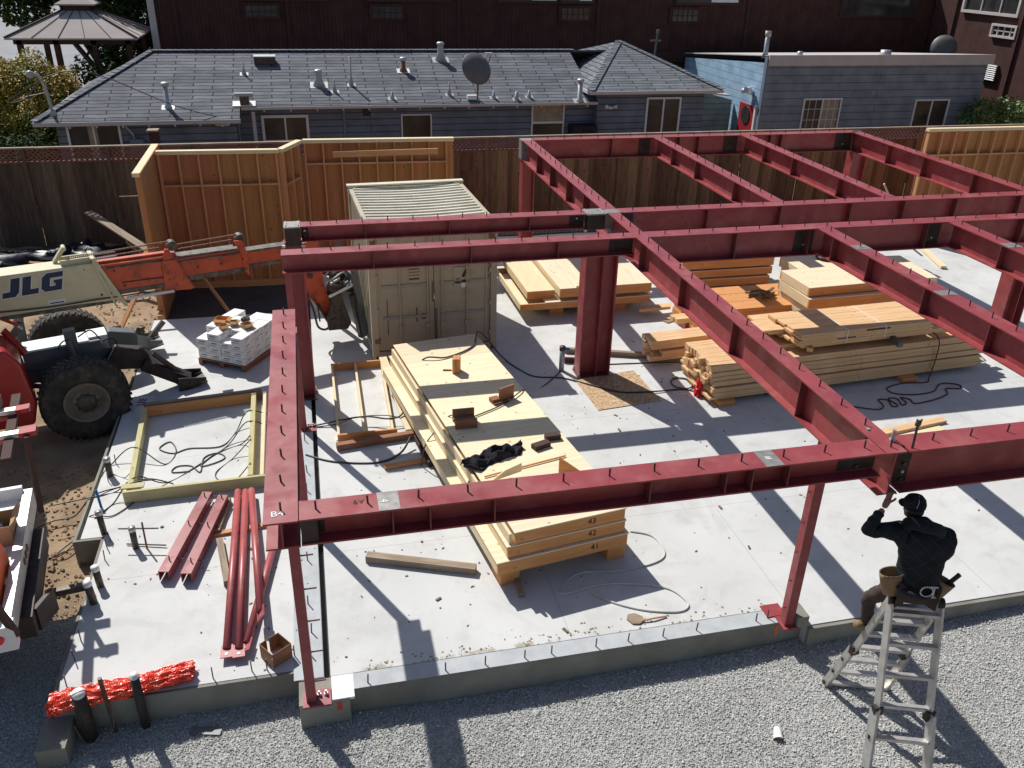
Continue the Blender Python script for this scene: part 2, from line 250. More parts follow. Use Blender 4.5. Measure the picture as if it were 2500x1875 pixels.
def brick_mat(name, c1, c2, mortar, bw, rh, msize, rough=0.9, bump=0.6, squash=1.0, off=0.5, mono=0.0):
    """rows laid in UV space (metres): shingle courses, lap siding"""
    m = bpy.data.materials.new(name); m.use_nodes = True; n = m.node_tree.nodes; L = m.node_tree.links; b = n['Principled BSDF']
    b.inputs['Roughness'].default_value = rough; b.inputs['Specular IOR Level'].default_value = 0.3
    tc = n.new('ShaderNodeTexCoord'); br = n.new('ShaderNodeTexBrick'); br.offset = off
    nzw = n.new('ShaderNodeTexNoise'); nzw.inputs['Scale'].default_value = 2.5; L.new(tc.outputs['UV'], nzw.inputs['Vector'])
    va = n.new('ShaderNodeVectorMath'); va.operation = 'MULTIPLY_ADD'; va.inputs[1].default_value = (0.10 * squash, 0.10 * squash, 0); L.new(nzw.outputs['Color'], va.inputs[0]); L.new(tc.outputs['UV'], va.inputs[2])
    L.new(va.outputs[0], br.inputs['Vector'])
    br.inputs['Scale'].default_value = 1; br.inputs['Brick Width'].default_value = bw; br.inputs['Row Height'].default_value = rh; br.inputs['Mortar Size'].default_value = msize
    br.inputs['Mortar Smooth'].default_value = 0.1; br.inputs['Bias'].default_value = mono
    br.inputs['Color1'].default_value = (*c1, 1); br.inputs['Color2'].default_value = (*c2, 1); br.inputs['Mortar'].default_value = (*mortar, 1)
    nz = n.new('ShaderNodeTexNoise'); nz.inputs['Scale'].default_value = 1.7; nz.inputs['Detail'].default_value = 8; L.new(tc.outputs['UV'], nz.inputs['Vector'])
    hs = n.new('ShaderNodeHueSaturation'); mr = n.new('ShaderNodeMapRange'); mr.inputs[1].default_value = 0.3; mr.inputs[2].default_value = 0.7; mr.inputs[3].default_value = 0.78; mr.inputs[4].default_value = 1.22
    L.new(nz.outputs[0], mr.inputs[0]); L.new(mr.outputs[0], hs.inputs['Value']); L.new(br.outputs[0], hs.inputs['Color']); L.new(hs.outputs[0], b.inputs['Base Color'])
    bp = n.new('ShaderNodeBump'); bp.invert = True; bp.inputs['Strength'].default_value = bump; bp.inputs['Distance'].default_value = 0.01
    L.new(br.outputs['Fac'], bp.inputs['Height']); L.new(bp.outputs[0], b.inputs['Normal'])
    return m
M['shingle'] = brick_mat('asphalt_shingle', (0.108, 0.116, 0.132), (0.178, 0.187, 0.206), (0.010, 0.010, 0.013), 1.15, 0.20, 0.017)
M['siding'] = brick_mat('blue_lap_siding', (0.16, 0.19, 0.235), (0.17, 0.20, 0.245), (0.055, 0.065, 0.085), 30.0, 0.20, 0.012, squash=0.0, bump=0.8)
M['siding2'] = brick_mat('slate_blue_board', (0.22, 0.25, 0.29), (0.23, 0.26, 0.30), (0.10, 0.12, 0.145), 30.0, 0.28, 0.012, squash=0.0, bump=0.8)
M['siding_sunlit'] = brick_mat('sunlit_slate_board', (0.30, 0.45, 0.60), (0.32, 0.47, 0.62), (0.13, 0.20, 0.28), 30.0, 0.28, 0.010, squash=0.0, bump=0.8)  # slate blue lightened, sunlight on the side wall put into the colour
M['sidinggreen'] = brick_mat('green_grey_board', (0.22, 0.30, 0.28), (0.24, 0.32, 0.30), (0.10, 0.14, 0.14), 30.0, 0.22, 0.012, squash=0.0)
M['redsiding'] = brick_mat('red_brown_board_siding', (0.080, 0.034, 0.029), (0.068, 0.029, 0.025), (0.033, 0.016, 0.015), 0.16, 60.0, 0.010, squash=0.0, off=0.0)

def gravel_mat():
    m = bpy.data.materials.new('crushed_gravel'); m.use_nodes = True; n = m.node_tree.nodes; L = m.node_tree.links; b = n['Principled BSDF']; b.inputs['Roughness'].default_value = 0.9
    tc = n.new('ShaderNodeTexCoord'); vo = n.new('ShaderNodeTexVoronoi'); vo.inputs['Scale'].default_value = 42; L.new(tc.outputs['Object'], vo.inputs['Vector'])
    cr_ = n.new('ShaderNodeValToRGB'); cr_.color_ramp.elements[0].color = (0.22, 0.215, 0.20, 1); cr_.color_ramp.elements[1].color = (0.50, 0.495, 0.47, 1)
    L.new(vo.outputs['Color'], cr_.inputs[0]); L.new(cr_.outputs[0], b.inputs['Base Color'])
    bp = n.new('ShaderNodeBump'); bp.inputs['Strength'].default_value = 1.0; bp.inputs['Distance'].default_value = 0.015; bp.invert = True
    L.new(vo.outputs['Distance'], bp.inputs['Height']); L.new(bp.outputs[0], b.inputs['Normal']); return m
M['gravel'] = gravel_mat()

# ---------------------------------------------------------------- mesh builder
NOUV = {'siding', 'siding2', 'siding_sunlit', 'sidinggreen', 'redsiding', 'shingle'}
SPLIT = {'glazing_bar', 'end_rail', 'side_rail', 'header', 'downpipe', 'corner_board', 'rack_post', 'rack_bar', 'runner', 'tyre', 'backing_tab', 'spray_mark', 'rail', 'lock_collar', 'eye', 'ear', 'stiffener_plate', 'ladder_rail', 'red_tip', 'flap', 'weld_bead', 'skirt_board', 'web', 'top_plate', 'stile', 'rib', 'notice', 'jaw', 'red_arm', 'anchor_nuts', 'bolts', 'bolt', 'fork_leg', 'outrigger_arm', 'collar', 'angle', 'deck_board', 'hydraulic_hose', 'hose', 'steering_link', 'lamp_hole', 'rack_fitting', 'wing_side', 'side_panel', 'stake', 'cross_bar', 'boom_bracket', 'boom_collar', 'rod', 'rung_plug', 'offcut', 'tilt_bracket', 'carriage_post', 'rafter_tail'}
class B:
    def __init__(s): s.v = []; s.f = []; s.uv = []
    def _add(s, pts, faces, uvs=None):
        o = len(s.v); s.v += [Vector(p) for p in pts]
        for i, f in enumerate(faces):
            s.f.append([a + o for a in f]); s.uv.append(uvs[i] if uvs else None)
        return s
    def box(s, c, size, rot=None, M4=None):
        """box by centre and size; uv: u along the longest side"""
        sx, sy_, sz = size[0] / 2, size[1] / 2, size[2] / 2
        P = [(x, y, z) for x in (-sx, sx) for y in (-sy_, sy_) for z in (-sz, sz)]
        F = [(0, 1, 3, 2), (4, 6, 7, 5), (0, 4, 5, 1), (2, 3, 7, 6), (0, 2, 6, 4), (1, 5, 7, 3)]
        axes = [(1, 2), (1, 2), (0, 2), (0, 2), (0, 1), (0, 1)]
        uvs = []
        for f, (a, b_) in zip(F, axes):
            if size[b_] > size[a]: a, b_ = b_, a
            uvs.append([(P[i][a], P[i][b_]) for i in f])
        if rot is not None:
            Rm = Euler(rot).to_matrix() if not isinstance(rot, Matrix) else rot
        else: Rm = None
        Q = []
        for p in P:
            q = Vector(p)
            if Rm: q = Rm @ q
            Q.append(q + Vector(c))
        return s._add(Q, F, uvs)
    def bx(s, x0, x1, y0, y1, z0, z1):
        return s.box(((x0 + x1) / 2, (y0 + y1) / 2, (z0 + z1) / 2), (abs(x1 - x0), abs(y1 - y0), abs(z1 - z0)))
    def bar(s, p0, p1, w, h, up=(0, 0, 1)):
        """rectangular bar between two points; w across, h along up"""
        p0 = Vector(p0); p1 = Vector(p1); d = p1 - p0; L = d.length; d.normalize()
        u = Vector(up); a = u.cross(d)
        if a.length < 1e-4: u = Vector((1, 0, 0)); a = u.cross(d)
        a.normalize(); u = d.cross(a)
        Rm = Matrix((d, a, u)).transposed()
        return s.box((p0 + p1) / 2, (L, w, h), rot=Rm)
    def cyl(s, p0, p1, r0, r1=None, n=16, caps=True):
        if r1 is None: r1 = r0
        p0 = Vector(p0); p1 = Vector(p1); d = (p1 - p0); L = d.length; d.normalize()
        a = d.orthogonal().normalized(); b_ = d.cross(a)
        P = []
        for p, r in ((p0, r0), (p1, r1)):
            for i in range(n):
                t = 2 * math.pi * i / n; P.append(p + a * (r * math.cos(t)) + b_ * (r * math.sin(t)))
        F = []; U = []
        for i in range(n):
            j = (i + 1) % n; F.append((i, j, n + j, n + i)); c0 = 2 * math.pi * r0 * i / n; c1 = 2 * math.pi * r0 * (i + 1) / n
            U.append([(0, c0), (0, c1), (L, c1), (L, c0)])
        if caps:
            F.append(tuple(range(n - 1, -1, -1))); U.append([(0, 0)] * n); F.append(tuple(range(n, 2 * n))); U.append([(0, 0)] * n)
        return s._add(P, F, U)
    def lathe(s, prof, c=(0, 0, 0), axis=(0, 0, 1), n=24):
        d = Vector(axis).normalized(); a = d.orthogonal().normalized(); b_ = d.cross(a); c = Vector(c); P = []
        for r, h in prof:
            for i in range(n):
                t = 2 * math.pi * i / n; P.append(c + d * h + a * (r * math.cos(t)) + b_ * (r * math.sin(t)))
        F = []
        for k in range(len(prof) - 1):
            for i in range(n):
                j = (i + 1) % n; F.append((k * n + i, k * n + j, (k + 1) * n + j, (k + 1) * n + i))
        F.append(tuple(range(n - 1, -1, -1))); F.append(tuple(range((len(prof) - 1) * n, len(prof) * n)))
        return s._add(P, F)
    def tube(s, pts, r, n=8, sub=6):
        pts = [Vector(p) for p in pts]
        if sub > 1 and len(pts) > 2:
            Q = []
            for i in range(len(pts) - 1):
                p0 = pts[max(i - 1, 0)]; p1 = pts[i]; p2 = pts[i + 1]; p3 = pts[min(i + 2, len(pts) - 1)]
                for k in range(sub):
                    t = k / sub
                    Q.append(0.5 * ((2 * p1) + (p2 - p0) * t + (2 * p0 - 5 * p1 + 4 * p2 - p3) * t * t + (3 * p1 - p0 - 3 * p2 + p3) * t ** 3))
            Q.append(pts[-1]); pts = Q
        P = []; F = []; ref = Vector((0, 0, 1)); m = len(pts)
        for i, p in enumerate(pts):
            d = (pts[min(i + 1, m - 1)] - pts[max(i - 1, 0)])
            if d.length < 1e-7: d = Vector((1, 0, 0))
            d.normalize(); a = ref.cross(d)
            if a.length < 0.05: a = d.orthogonal()
            a.normalize(); b_ = d.cross(a); rr = r[i * len(r) // m] if isinstance(r, (list, tuple)) else r
            for k in range(n):
                t = 2 * math.pi * k / n; P.append(p + a * (rr * math.cos(t)) + b_ * (rr * math.sin(t)))
        for i in range(m - 1):
            for k in range(n):
                j = (k + 1) % n; F.append((i * n + k, i * n + j, (i + 1) * n + j, (i + 1) * n + k))
        F.append(tuple(range(n - 1, -1, -1))); F.append(tuple(range((m - 1) * n, m * n)))
        return s._add(P, F)
    def prism(s, poly, a, b_, plane='xy', M4=None):
        """polygon extruded between two offsets; plane 'xy' extrudes z, 'xz' extrudes y, 'yz' extrudes x"""
        def mk(p, h):
            if plane == 'xy': q = Vector((p[0], p[1], h))
            elif plane == 'xz': q = Vector((p[0], h, p[1]))
            else: q = Vector((h, p[0], p[1]))
            return (M4 @ q) if M4 is not None else q
        n = len(poly); P = [mk(p, a) for p in poly] + [mk(p, b_) for p in poly]
        F = [tuple(range(n - 1, -1, -1)), tuple(range(n, 2 * n))] + [(i, (i + 1) % n, n + (i + 1) % n, n + i) for i in range(n)]
        return s._add(P, F)
    def poly(s, pts): return s._add(pts, [tuple(range(len(pts)))])
    def ibeam(s, p0, p1, w, h, tf=0.016, tw=0.012):
        """I section, top of the flange on the line p0-p1"""
        p0 = Vector(p0); p1 = Vector(p1); z = Vector((0, 0, 1))
        s.bar(p0 - z * tf / 2, p1 - z * tf / 2, w, tf)
        s.bar(p0 - z * (h - tf / 2), p1 - z * (h - tf / 2), w, tf)
        d = (p1 - p0).normalized() * 0.0
        s.bar(p0 - z * h / 2, p1 - z * h / 2, tw, h - 2 * tf)
        return s
    def xf(s, M4, start=0):
        for i in range(start, len(s.v)): s.v[i] = M4 @ s.v[i]
        return s
    def comps(s):
        par = list(range(len(s.v)))
        def fd(a):
            while par[a] != a: par[a] = par[par[a]]; a = par[a]
            return a
        for f in s.f:
            for q in f[1:]:
                a, c = fd(f[0]), fd(q)
                if a != c: par[a] = c
        gr = {}
        for i, f in enumerate(s.f): gr.setdefault(fd(f[0]), []).append(i)
        out = []
        for fi in gr.values():
            mp = {}; nb = B()
            for i in fi:
                for q in s.f[i]:
                    if q not in mp: mp[q] = len(nb.v); nb.v.append(s.v[q])
                nb.f.append([mp[q] for q in s.f[i]]); nb.uv.append(s.uv[i])
            out.append(nb)
        return out
    def build(s, name, material, parent=None, smooth=False, W=False, ang=None):
        if parent is not None and name in SPLIT:
            cs = s.comps()
            if 1 < len(cs) <= 16:
                r = None
                for c in cs:
                    q = c._build(name, material, parent, smooth); r = r or q
                return r
        return s._build(name, material, parent, smooth)
    def _build(s, name, material, parent=None, smooth=False, W=False, ang=None):
        me = bpy.data.meshes.new(name); V = s.v
        loc = Vector((0, 0, 0))
        if parent is None:
            xs = [p.x for p in V]; ys = [p.y for p in V]; zs = [p.z for p in V]
            loc = Vector(((min(xs) + max(xs)) / 2, (min(ys) + max(ys)) / 2, min(zs))); V = [p - loc for p in V]
        elif W:
            off = parent.get('_o'); 
            if off: o = Vector(off); V = [p - o for p in V]
        me.from_pydata([tuple(p) for p in V], [], s.f); me.validate(); me.update()
        uvl = me.uv_layers.new(name='UVMap')
        if len(me.polygons) == len(s.f):
            for pi, p in enumerate(me.polygons):
                u = None if material in NOUV else s.uv[pi]
                if u is None:
                    nn = p.normal
                    if abs(nn.z) > 0.98: a = Vector((1, 0, 0)); b_ = Vector((0, 1, 0))
                    else: a = Vector((0, 0, 1)).cross(nn).normalized(); b_ = nn.cross(a)
                    for li, vi in zip(p.loop_indices, p.vertices):
                        q = me.vertices[vi].co + loc; uvl.data[li].uv = (q.dot(a), q.dot(b_))
                else:
                    for li, c in zip(p.loop_indices, u): uvl.data[li].uv = c
        me.materials.append(M[material] if isinstance(material, str) else material)
        if smooth: me.polygons.foreach_set('use_smooth', [True] * len(me.polygons))
        o = bpy.data.objects.new(name, me); col.objects.link(o)
        o.location = loc
        if parent is not None: o.parent = parent; o.location = (0, 0, 0)
        if smooth and ang is not None: pass
        return o

def thing(name, label, cat, loc=(0, 0, 0), rz=0.0, group=None):
    o = bpy.data.objects.new(name, None); col.objects.link(o); o.location = loc; o.rotation_euler = (0, 0, rz)
    o.empty_display_size = 0.2
    o['label'] = label; o['category'] = cat; OFF[o.name] = Vector(loc)
    if group: o['group'] = group
    return o
OFF = {}
def tag(o, label, cat, group=None, kind=None):
    if label: o['label'] = label
    if cat: o['category'] = cat
    if group: o['group'] = group
    if kind: o['kind'] = kind
    return o
def struct(o): o['kind'] = 'structure'; return o
def part(b, name, m, parent, smooth=False):
    """part whose builder coordinates are world coordinates, under an unrotated thing"""
    t = OFF.get(parent.name)
    if t is None:
        t = Vector((0, 0, 0)); p = parent
        while p is not None and OFF.get(p.name) is None: p = p.parent
        t = OFF[p.name] if p is not None else t
    b.v = [v - t for v in b.v]
    # uv for undecided faces should use world coords; shift does not matter
    return b.build(name, m, parent, smooth)
def cp(o, parent=None):
    c = o.copy(); col.objects.link(c)
    if parent is not None: c.parent = parent
    return c
def bevel(o, w=0.006, seg=2):
    md = o.modifiers.new('bevel', 'BEVEL'); md.width = w; md.segments = seg; md.limit_method = 'ANGLE'; md.angle_limit = math.radians(40); return o
def text_part(txt, size, M4, m, parent, name='lettering', thick=0.002, align='CENTER', bold=0.0):
    cu = bpy.data.curves.new('txt', 'FONT'); cu.body = txt; cu.size = size; cu.extrude = thick; cu.align_x = align; cu.align_y = 'CENTER'; cu.offset = bold
    cu.resolution_u = 3
    o = bpy.data.objects.new('txt', cu); col.objects.link(o)
    dg = bpy.context.evaluated_depsgraph_get(); me = bpy.data.meshes.new_from_object(o.evaluated_get(dg))
    bpy.data.objects.remove(o, do_unlink=True); bpy.data.curves.remove(cu)
    t = Vector((0, 0, 0)); p = parent
    while p is not None and OFF.get(p.name) is None: p = p.parent
    if p is not None: t = OFF[p.name]
    me.transform(Matrix.Translation(-t) @ M4); me.materials.clear(); me.materials.append(M[m])
    q = bpy.data.objects.new(name, me); col.objects.link(q); q.parent = parent; return q
def frame4(origin, xdir, ydir):
    x = Vector(xdir).normalized(); z = x.cross(Vector(ydir)).normalized(); y = z.cross(x)
    m = Matrix((x, y, z)).transposed().to_4x4(); m.translation = Vector(origin); return m
# ---------------------------------------------------------------- ground and slab
def sstep(a, b, t):
    t = min(1, max(0, (t - a) / (b - a))); return t * t * (3 - 2 * t)
def gz(x, y): return -0.37 + 0.17 * sstep(3.0, 8.0, x) + 0.03 * math.exp(-((x + .35) / .7) ** 2) * sstep(5.6, 6.5, y) + 0.012 * math.sin(2.3 * x + 1.1 * y) * math.cos(1.9 * y)
def sheet(name, x0, x1, y0, y1, nx, ny, zf, m, kind='structure'):
    b = B(); P = [(x0 + (x1 - x0) * i / nx, y0 + (y1 - y0) * j / ny) for j in range(ny + 1) for i in range(nx + 1)]
    b.v = [Vector((x, y, zf(x, y))) for x, y in P]
    for j in range(ny):
        for i in range(nx):
            a = j * (nx + 1) + i; b.f.append([a, a + 1, a + nx + 2, a + nx + 1]); b.uv.append(None)
    o = b.build(name, m); o['kind'] = kind; return o
sheet('ground', -300, 500, -60, 700, 4, 4, lambda x, y: -0.50, 'dirt')
sheet('gravel_yard', -7.0, 16.0, 1.5, 7.3, 90, 30, gz, 'gravel')
def dz(x, y): return -0.36 + 0.035 * math.sin(3.1 * x + y) * math.sin(2.3 * y) + 0.03 * math.sin(7 * x) * math.cos(5.3 * y) - 0.05 * sstep(9.0, 7.4, y)
sheet('gravel_verge', -7.0, -2.9, 7.3, 8.95, 30, 14, gz, 'gravel')
sheet('soil', -9.0, -2.9, 8.9, 25.5, 60, 140, dz, 'dirt')
sheet('subgrade', -3.36, 19.5, 17.4, 24.6, 40, 20, lambda x, y: -0.10 + 0.01 * math.sin(3 * x) * math.cos(4 * y), 'pit')
sheet('far_pavement', -70, -3.0, 41.5, 260, 4, 4, lambda x, y: -0.40, 'pavement')

b = B()
b.prism([(-0.235, 6.995), (5.27, 6.995), (5.27, 6.655), (20, 6.655), (20, 19.6), (-0.235, 19.6)], -0.30, 0.0)
b.prism([(-3.03, 7.16), (-0.55, 7.16), (-0.55, 6.995), (-0.305, 6.995), (-0.305, 17.5), (-3.38, 17.5), (-3.33, 10.05), (-3.03, 10.05)], -0.30, 0.0)
struct(b.build('concrete_slab', 'slab'))
struct(B().bx(-0.305, -0.235, 6.995, 17.5, -0.28, -0.13).build('slab_channel', 'pit'))

# crushed stone lying over the gravel bed, one mass
rng = np.random.default_rng(3)
N = 120000
xs = rng.uniform(-5.6, 9.2, N); ys = rng.uniform(3.6, 6.74, N)
extra = 9000
xs = np.concatenate([xs, rng.uniform(-5.6, -0.6, extra)]); ys = np.concatenate([ys, rng.uniform(6.7, 7.3, extra)]); N += extra
xs = np.concatenate([xs, rng.uniform(-5.2, -3.07, 22000)]); ys = np.concatenate([ys, rng.triangular(7.0, 7.2, 9.3, 22000)]); N += 22000
ocv = np.array([(1, 0, 0), (0, 1, 0), (-1, 0, 0), (0, -1, 0), (0, 0, 1), (0, 0, -1)], float)
ocf = np.array([(0, 1, 4), (1, 2, 4), (2, 3, 4), (3, 0, 4), (1, 0, 5), (2, 1, 5), (3, 2, 5), (0, 3, 5)])
rad = rng.uniform(0.005, 0.0115, N) * np.where(rng.random(N) < .05, 1.8, 1)
V = ocv[None] * rng.uniform(.65, 1.25, (N, 6, 3)) * rad[:, None, None]
ang = rng.uniform(0, 6.28, N); tl = rng.uniform(-.8, .8, N)
ca, sa_, ct, st = np.cos(ang)[:, None], np.sin(ang)[:, None], np.cos(tl)[:, None], np.sin(tl)[:, None]
X, Y, Z = V[..., 0], V[..., 1], V[..., 2]
X, Z = X * ct + Z * st, -X * st + Z * ct
X, Y = X * ca - Y * sa_, X * sa_ + Y * ca
zg = np.array([gz(a, c) for a, c in zip(xs, ys)]) + rng.uniform(0.0, .010, N)
P = np.stack([X + xs[:, None], Y + ys[:, None], Z + zg[:, None]], -1).reshape(-1, 3)
Fc = (ocf[None] + (np.arange(N) * 6)[:, None, None]).reshape(-1, 3)
me = bpy.data.meshes.new('gravel_stones'); me.vertices.add(len(P)); me.vertices.foreach_set('co', P.ravel())
me.loops.add(Fc.size); me.loops.foreach_set('vertex_index', Fc.ravel().astype(np.int32)); me.polygons.add(len(Fc))
me.polygons.foreach_set('loop_start', np.arange(0, Fc.size, 3, dtype=np.int32)); me.update(calc_edges=True); me.materials.append(M['gravelstone'])
o = bpy.data.objects.new('gravel_stones', me); col.objects.link(o)
tag(o, 'loose grey crushed stone spread in front of the foundation wall', 'gravel', kind='stuff')
# clods of soil along the slab edge
b = B()
for i in range(900):
    x = R.uniform(-4.6, -3.05); y = R.uniform(8.9, 12.5) if R.random() < .6 else R.uniform(14.5, 20)
    if y > 10: x -= 0.35
    r = R.uniform(.008, .03) * (1.6 if R.random() < .1 else 1)
    b.box((x, y, dz(x, y) + r * .4), (r * R.uniform(1, 2), r * R.uniform(.8, 1.6), r), rot=(R.uniform(-.6, .6), R.uniform(-.6, .6), R.uniform(0, 3)))
o = b.build('soil_clods', 'dirt'); tag(o, 'crumbs and clods of brown soil beside the slab edge', 'soil', kind='stuff')

# ---------------------------------------------------------------- foundation walls
def add_bolts(parent, spots, h=0.12, r=0.008):
    first = None
    t = OFF[parent.name]
    for (x, y) in spots:
        if first is None:
            bb = B().cyl((0, 0, -0.03), (0, 0, h), r, n=8); first = bb.build('anchor_bolt', 'darksteel', parent); q = first
        else: q = cp(first, parent)
        q.location = (x - t.x + 0, y - t.y, 0 - t.z); q.rotation_euler = (R.uniform(-.06, .06), R.uniform(-.06, .06), 0)
fwall = thing('foundation_wall', 'low front foundation wall with trowelled grey ledge and a row of anchor bolts, facing the gravel', 'foundation wall', (2.2, 6.85, -0.6))
part(B().bx(-0.05, 5.27, 6.76, 6.99, -0.7, -0.004).bx(-0.57, -0.05, 6.655, 6.99, -0.7, -0.012).bx(5.27, 9.6, 6.60, 6.65, -0.7, -0.012).bx(9.6, 16, 6.60, 6.65, -0.7, -0.012), 'wall_body', 'stemwall', fwall)
part(B().bx(0.0, 4.95, 6.765, 6.985, -0.004, 0.002), 'ledge', 'mudsill', fwall)
part(B().bx(-0.23, 0.0, 6.66, 6.985, -0.03, 0.003), 'patch', 'white', fwall)
add_bolts(fwall, [(0.15, 6.82), (0.99, 6.82), (1.43, 6.82), (1.88, 6.83), (2.19, 6.83), (2.71, 6.83), (3.10, 6.84), (3.52, 6.83), (3.94, 6.84), (4.70, 6.84), (4.86, 6.86), (5.20, 6.82)])
part(B().bx(5.12, 5.26, 6.64, 6.88, -0.01, 0.15), 'curb_block', 'stemwall', fwall)
part(B().bx(-0.19, -0.13, 6.655, 6.66, -0.16, -0.035).bx(4.92, 4.96, 6.755, 6.76, -0.20, -0.04), 'spray_mark', 'sprayor', fwall)
lwall = thing('foundation_wall', 'foundation edge under the left part of the slab with rusty rebar pins, beside the soil', 'foundation wall', (-2.0, 7.2, -0.6))
part(B().bx(-3.05, -0.55, 7.12, 7.155, -0.7, -0.006).bx(-3.07, -3.035, 7.12, 10.04, -0.7, -0.006).bx(-3.42, -3.385, 10.0, 17.5, -0.7, -0.006).bx(-3.385, -3.035, 10.005, 10.045, -0.7, -0.006), 'wall_body', 'stemwall', lwall)
part(B().bx(-3.12, -2.84, 6.70, 7.118, -0.7, -0.12), 'footing_stub', 'stemwall', lwall)
add_bolts(lwall, [(-2.96, 9.79), (-2.94, 9.93), (-2.94, 9.53), (-2.94, 8.09), (-2.94, 7.78), (-2.95, 7.42), (-1.46, 7.22), (-1.06, 7.24), (-0.9, 7.22), (-3.2, 11.9), (-3.22, 11.4)], h=0.16, r=0.007)
swall = thing('anchor_strip', 'grey concrete strip with thin anchor bolts running beside the dark slab channel', 'concrete strip', (-0.43, 12, 0))
part(B().bx(-0.62, -0.31, 7.0, 17.4, 0.0, 0.004), 'strip', 'mudsill', swall)
add_bolts(swall, [(-0.44, 7.35), (-0.42, 7.70), (-0.45, 8.19), (-0.44, 9.02), (-0.42, 9.5), (-0.42, 10.6), (-0.41, 11.10), (-0.43, 12.03), (-0.43, 12.3)], h=0.14)

# ---------------------------------------------------------------- back fence
FY, FT = 24.2, 2.22
fence = thing('wooden_fence', 'tall brown board fence with a lattice top running along the back of the site', 'fence', (10, FY, -0.4))
x = -15.05; bi = 0
while x < 36:
    x1 = x + 2.0
    part(B().bx(x - .045, x + .045, FY - .10, FY - .01, -0.45, FT - .02), 'post', 'fencel' if x < 3 else 'fence', fence)
    if not (x < -3.2 and x > -13):
        pass
    bb = B(); k = 0; xx = x + .05
    while xx < x1 - .06:
        gap = 0.004
        if -9.2 < xx < -8.2: gap = 0.022
        w = min(.145, x1 - .05 - xx); bb.box((xx + w / 2, FY + R.uniform(-.004, .004), (1.82 - .45) / 2 + R.uniform(-.004, .004)), (w - gap, .02, 1.82 + .45)); xx += w
    part(bb, 'board_panel', 'fencel' if x < -3.2 else 'fence', fence)
    bb = B(); z0, z1 = 1.86, 2.17; h = z1 - z0; s = .125; q = x - h
    while q < x1:
        for sg in (1, -1):
            xa, xb = (q, q + h) if sg == 1 else (q + h, q); za, zb = z0, z1
            # clip to the bay
            pts = []
            t0, t1 = 0.0, 1.0
            lo, hi = x + .05, x1 - .05
            dx = xb - xa
            ta, tb = (lo - xa) / dx, (hi - xa) / dx
            if ta > tb: ta, tb = tb, ta
            t0, t1 = max(0, ta), min(1, tb)
            if t1 - t0 > .05:
                bb.bar((xa + dx * t0, FY + .006 * sg, za + h * t0), (xa + dx * t1, FY + .006 * sg, za + h * t1), 0.010, .040, up=(0, 1, 0) if False else (0, 0, 1))
        q += s
    bb.bx(x + .046, x1 - .046, FY - .03, FY + .02, 1.825, 1.865)
    part(bb, 'lattice', 'lattice', fence)
    part(B().bx(x, x1 - .003, FY - .06, FY + .05, FT - .045, FT), 'cap_board', 'oldwood', fence)
    x = x1

# ---------------------------------------------------------------- blue house with grey shingle roof
h1 = thing('blue_house', 'low blue clapboard house with a long grey shingle roof, directly behind the fence', 'house', (2, 30, -0.5))
RS = 0.353                                            # roof slope
def rz_(y): return 3.8 - RS * (30.9 - y)
def wall_with_openings(b, x0, x1, y0, y1, z0, z1, ops):
    """front wall slab between x0,x1 with rectangular openings (xa,xb,za,zb)"""
    ops = sorted(ops); cur = x0
    for xa, xb, za, zb in ops:
        if xa > cur: b.bx(cur, xa, y0, y1, z0, z1)
        b.bx(xa, xb, y0, y1, z0, za)
        if zb < z1: b.bx(xa, xb, y0, y1, zb, z1)
        cur = xb
    if cur < x1: b.bx(cur, x1, y0, y1, z0, z1)
    return b
def window(parent, xa, xb, za, zb, y, name='window', mull=1, fr=.06, trim='white', curt=None, grid=None):
    f = part(B().bx(xa, xb, y - .05, y + .03, za, za + fr).bx(xa, xb, y - .05, y + .03, zb - fr, zb).bx(xa, xa + fr, y - .05, y + .03, za + fr, zb - fr).bx(xb - fr, xb, y - .05, y + .03, za + fr, zb - fr), name, trim, parent)
    w = (xb - xa) / (mull + 1)
    for k in range(mull):
        q = B().bx(xa + w * (k + 1) - .025, xa + w * (k + 1) + .025, y - .04, y + .02, za + fr, zb - fr); part(q, 'mullion', trim, f)
    part(B().bx(xa + fr, xb - fr, y + .005, y + .012, za + fr, zb - fr), 'pane', 'glass', f)
    if curt: part(B().bx(xa + fr + curt[0], xa + fr + curt[1], y - .004, y + .003, curt[2] if len(curt) > 2 else za + fr, zb - fr), 'blind', 'curtain', f)
    if grid:
        gb = B(); nx_, nz_ = grid
        for i in range(1, nx_): gb.bx(xa + (xb - xa) * i / nx_ - .009, xa + (xb - xa) * i / nx_ + .009, y - .012, y - .005, za + fr, zb - fr)
        for i in range(1, nz_): gb.bx(xa + fr, xb - fr, y - .012, y - .005, za + (zb - za) * i / nz_ - .009, za + (zb - za) * i / nz_ + .009)
        part(gb, 'glazing_bar', trim, f)
    return f
b = B()
Lw = (-6.66, -5.22, 1.2, 2.25)
wall_with_openings(b, -6.92, -2.0, 27.2, 27.35, -.5, 2.42, [Lw])
b.bx(-6.92, -6.77, 27.351, 34.5, -.5, 2.42); b.bx(-2.15, -2.0, 27.351, 27.9, -.5, 2.42)
w2 = (-1.31, 0.10, 1.45, 2.27); w3 = (2.95, 3.92, .9, 2.23); w4 = (7.19, 8.30, .9, 2.47)
wall_with_openings(b, -1.98, 9.3, 27.9, 28.05, -.5, 2.72, [w2, w3, w4])
w5 = (10.98, 12.2, 1.5, 2.70)
wall_with_openings(b, 9.3, 13.02, 27.5, 27.65, -.5, 3.02, [w5]); b.bx(9.3, 9.45, 27.651, 31, -.5, 3.0); b.bx(12.87, 13.02, 27.651, 34, -.5, 3.0)
part(b, 'wall', 'siding', h1)
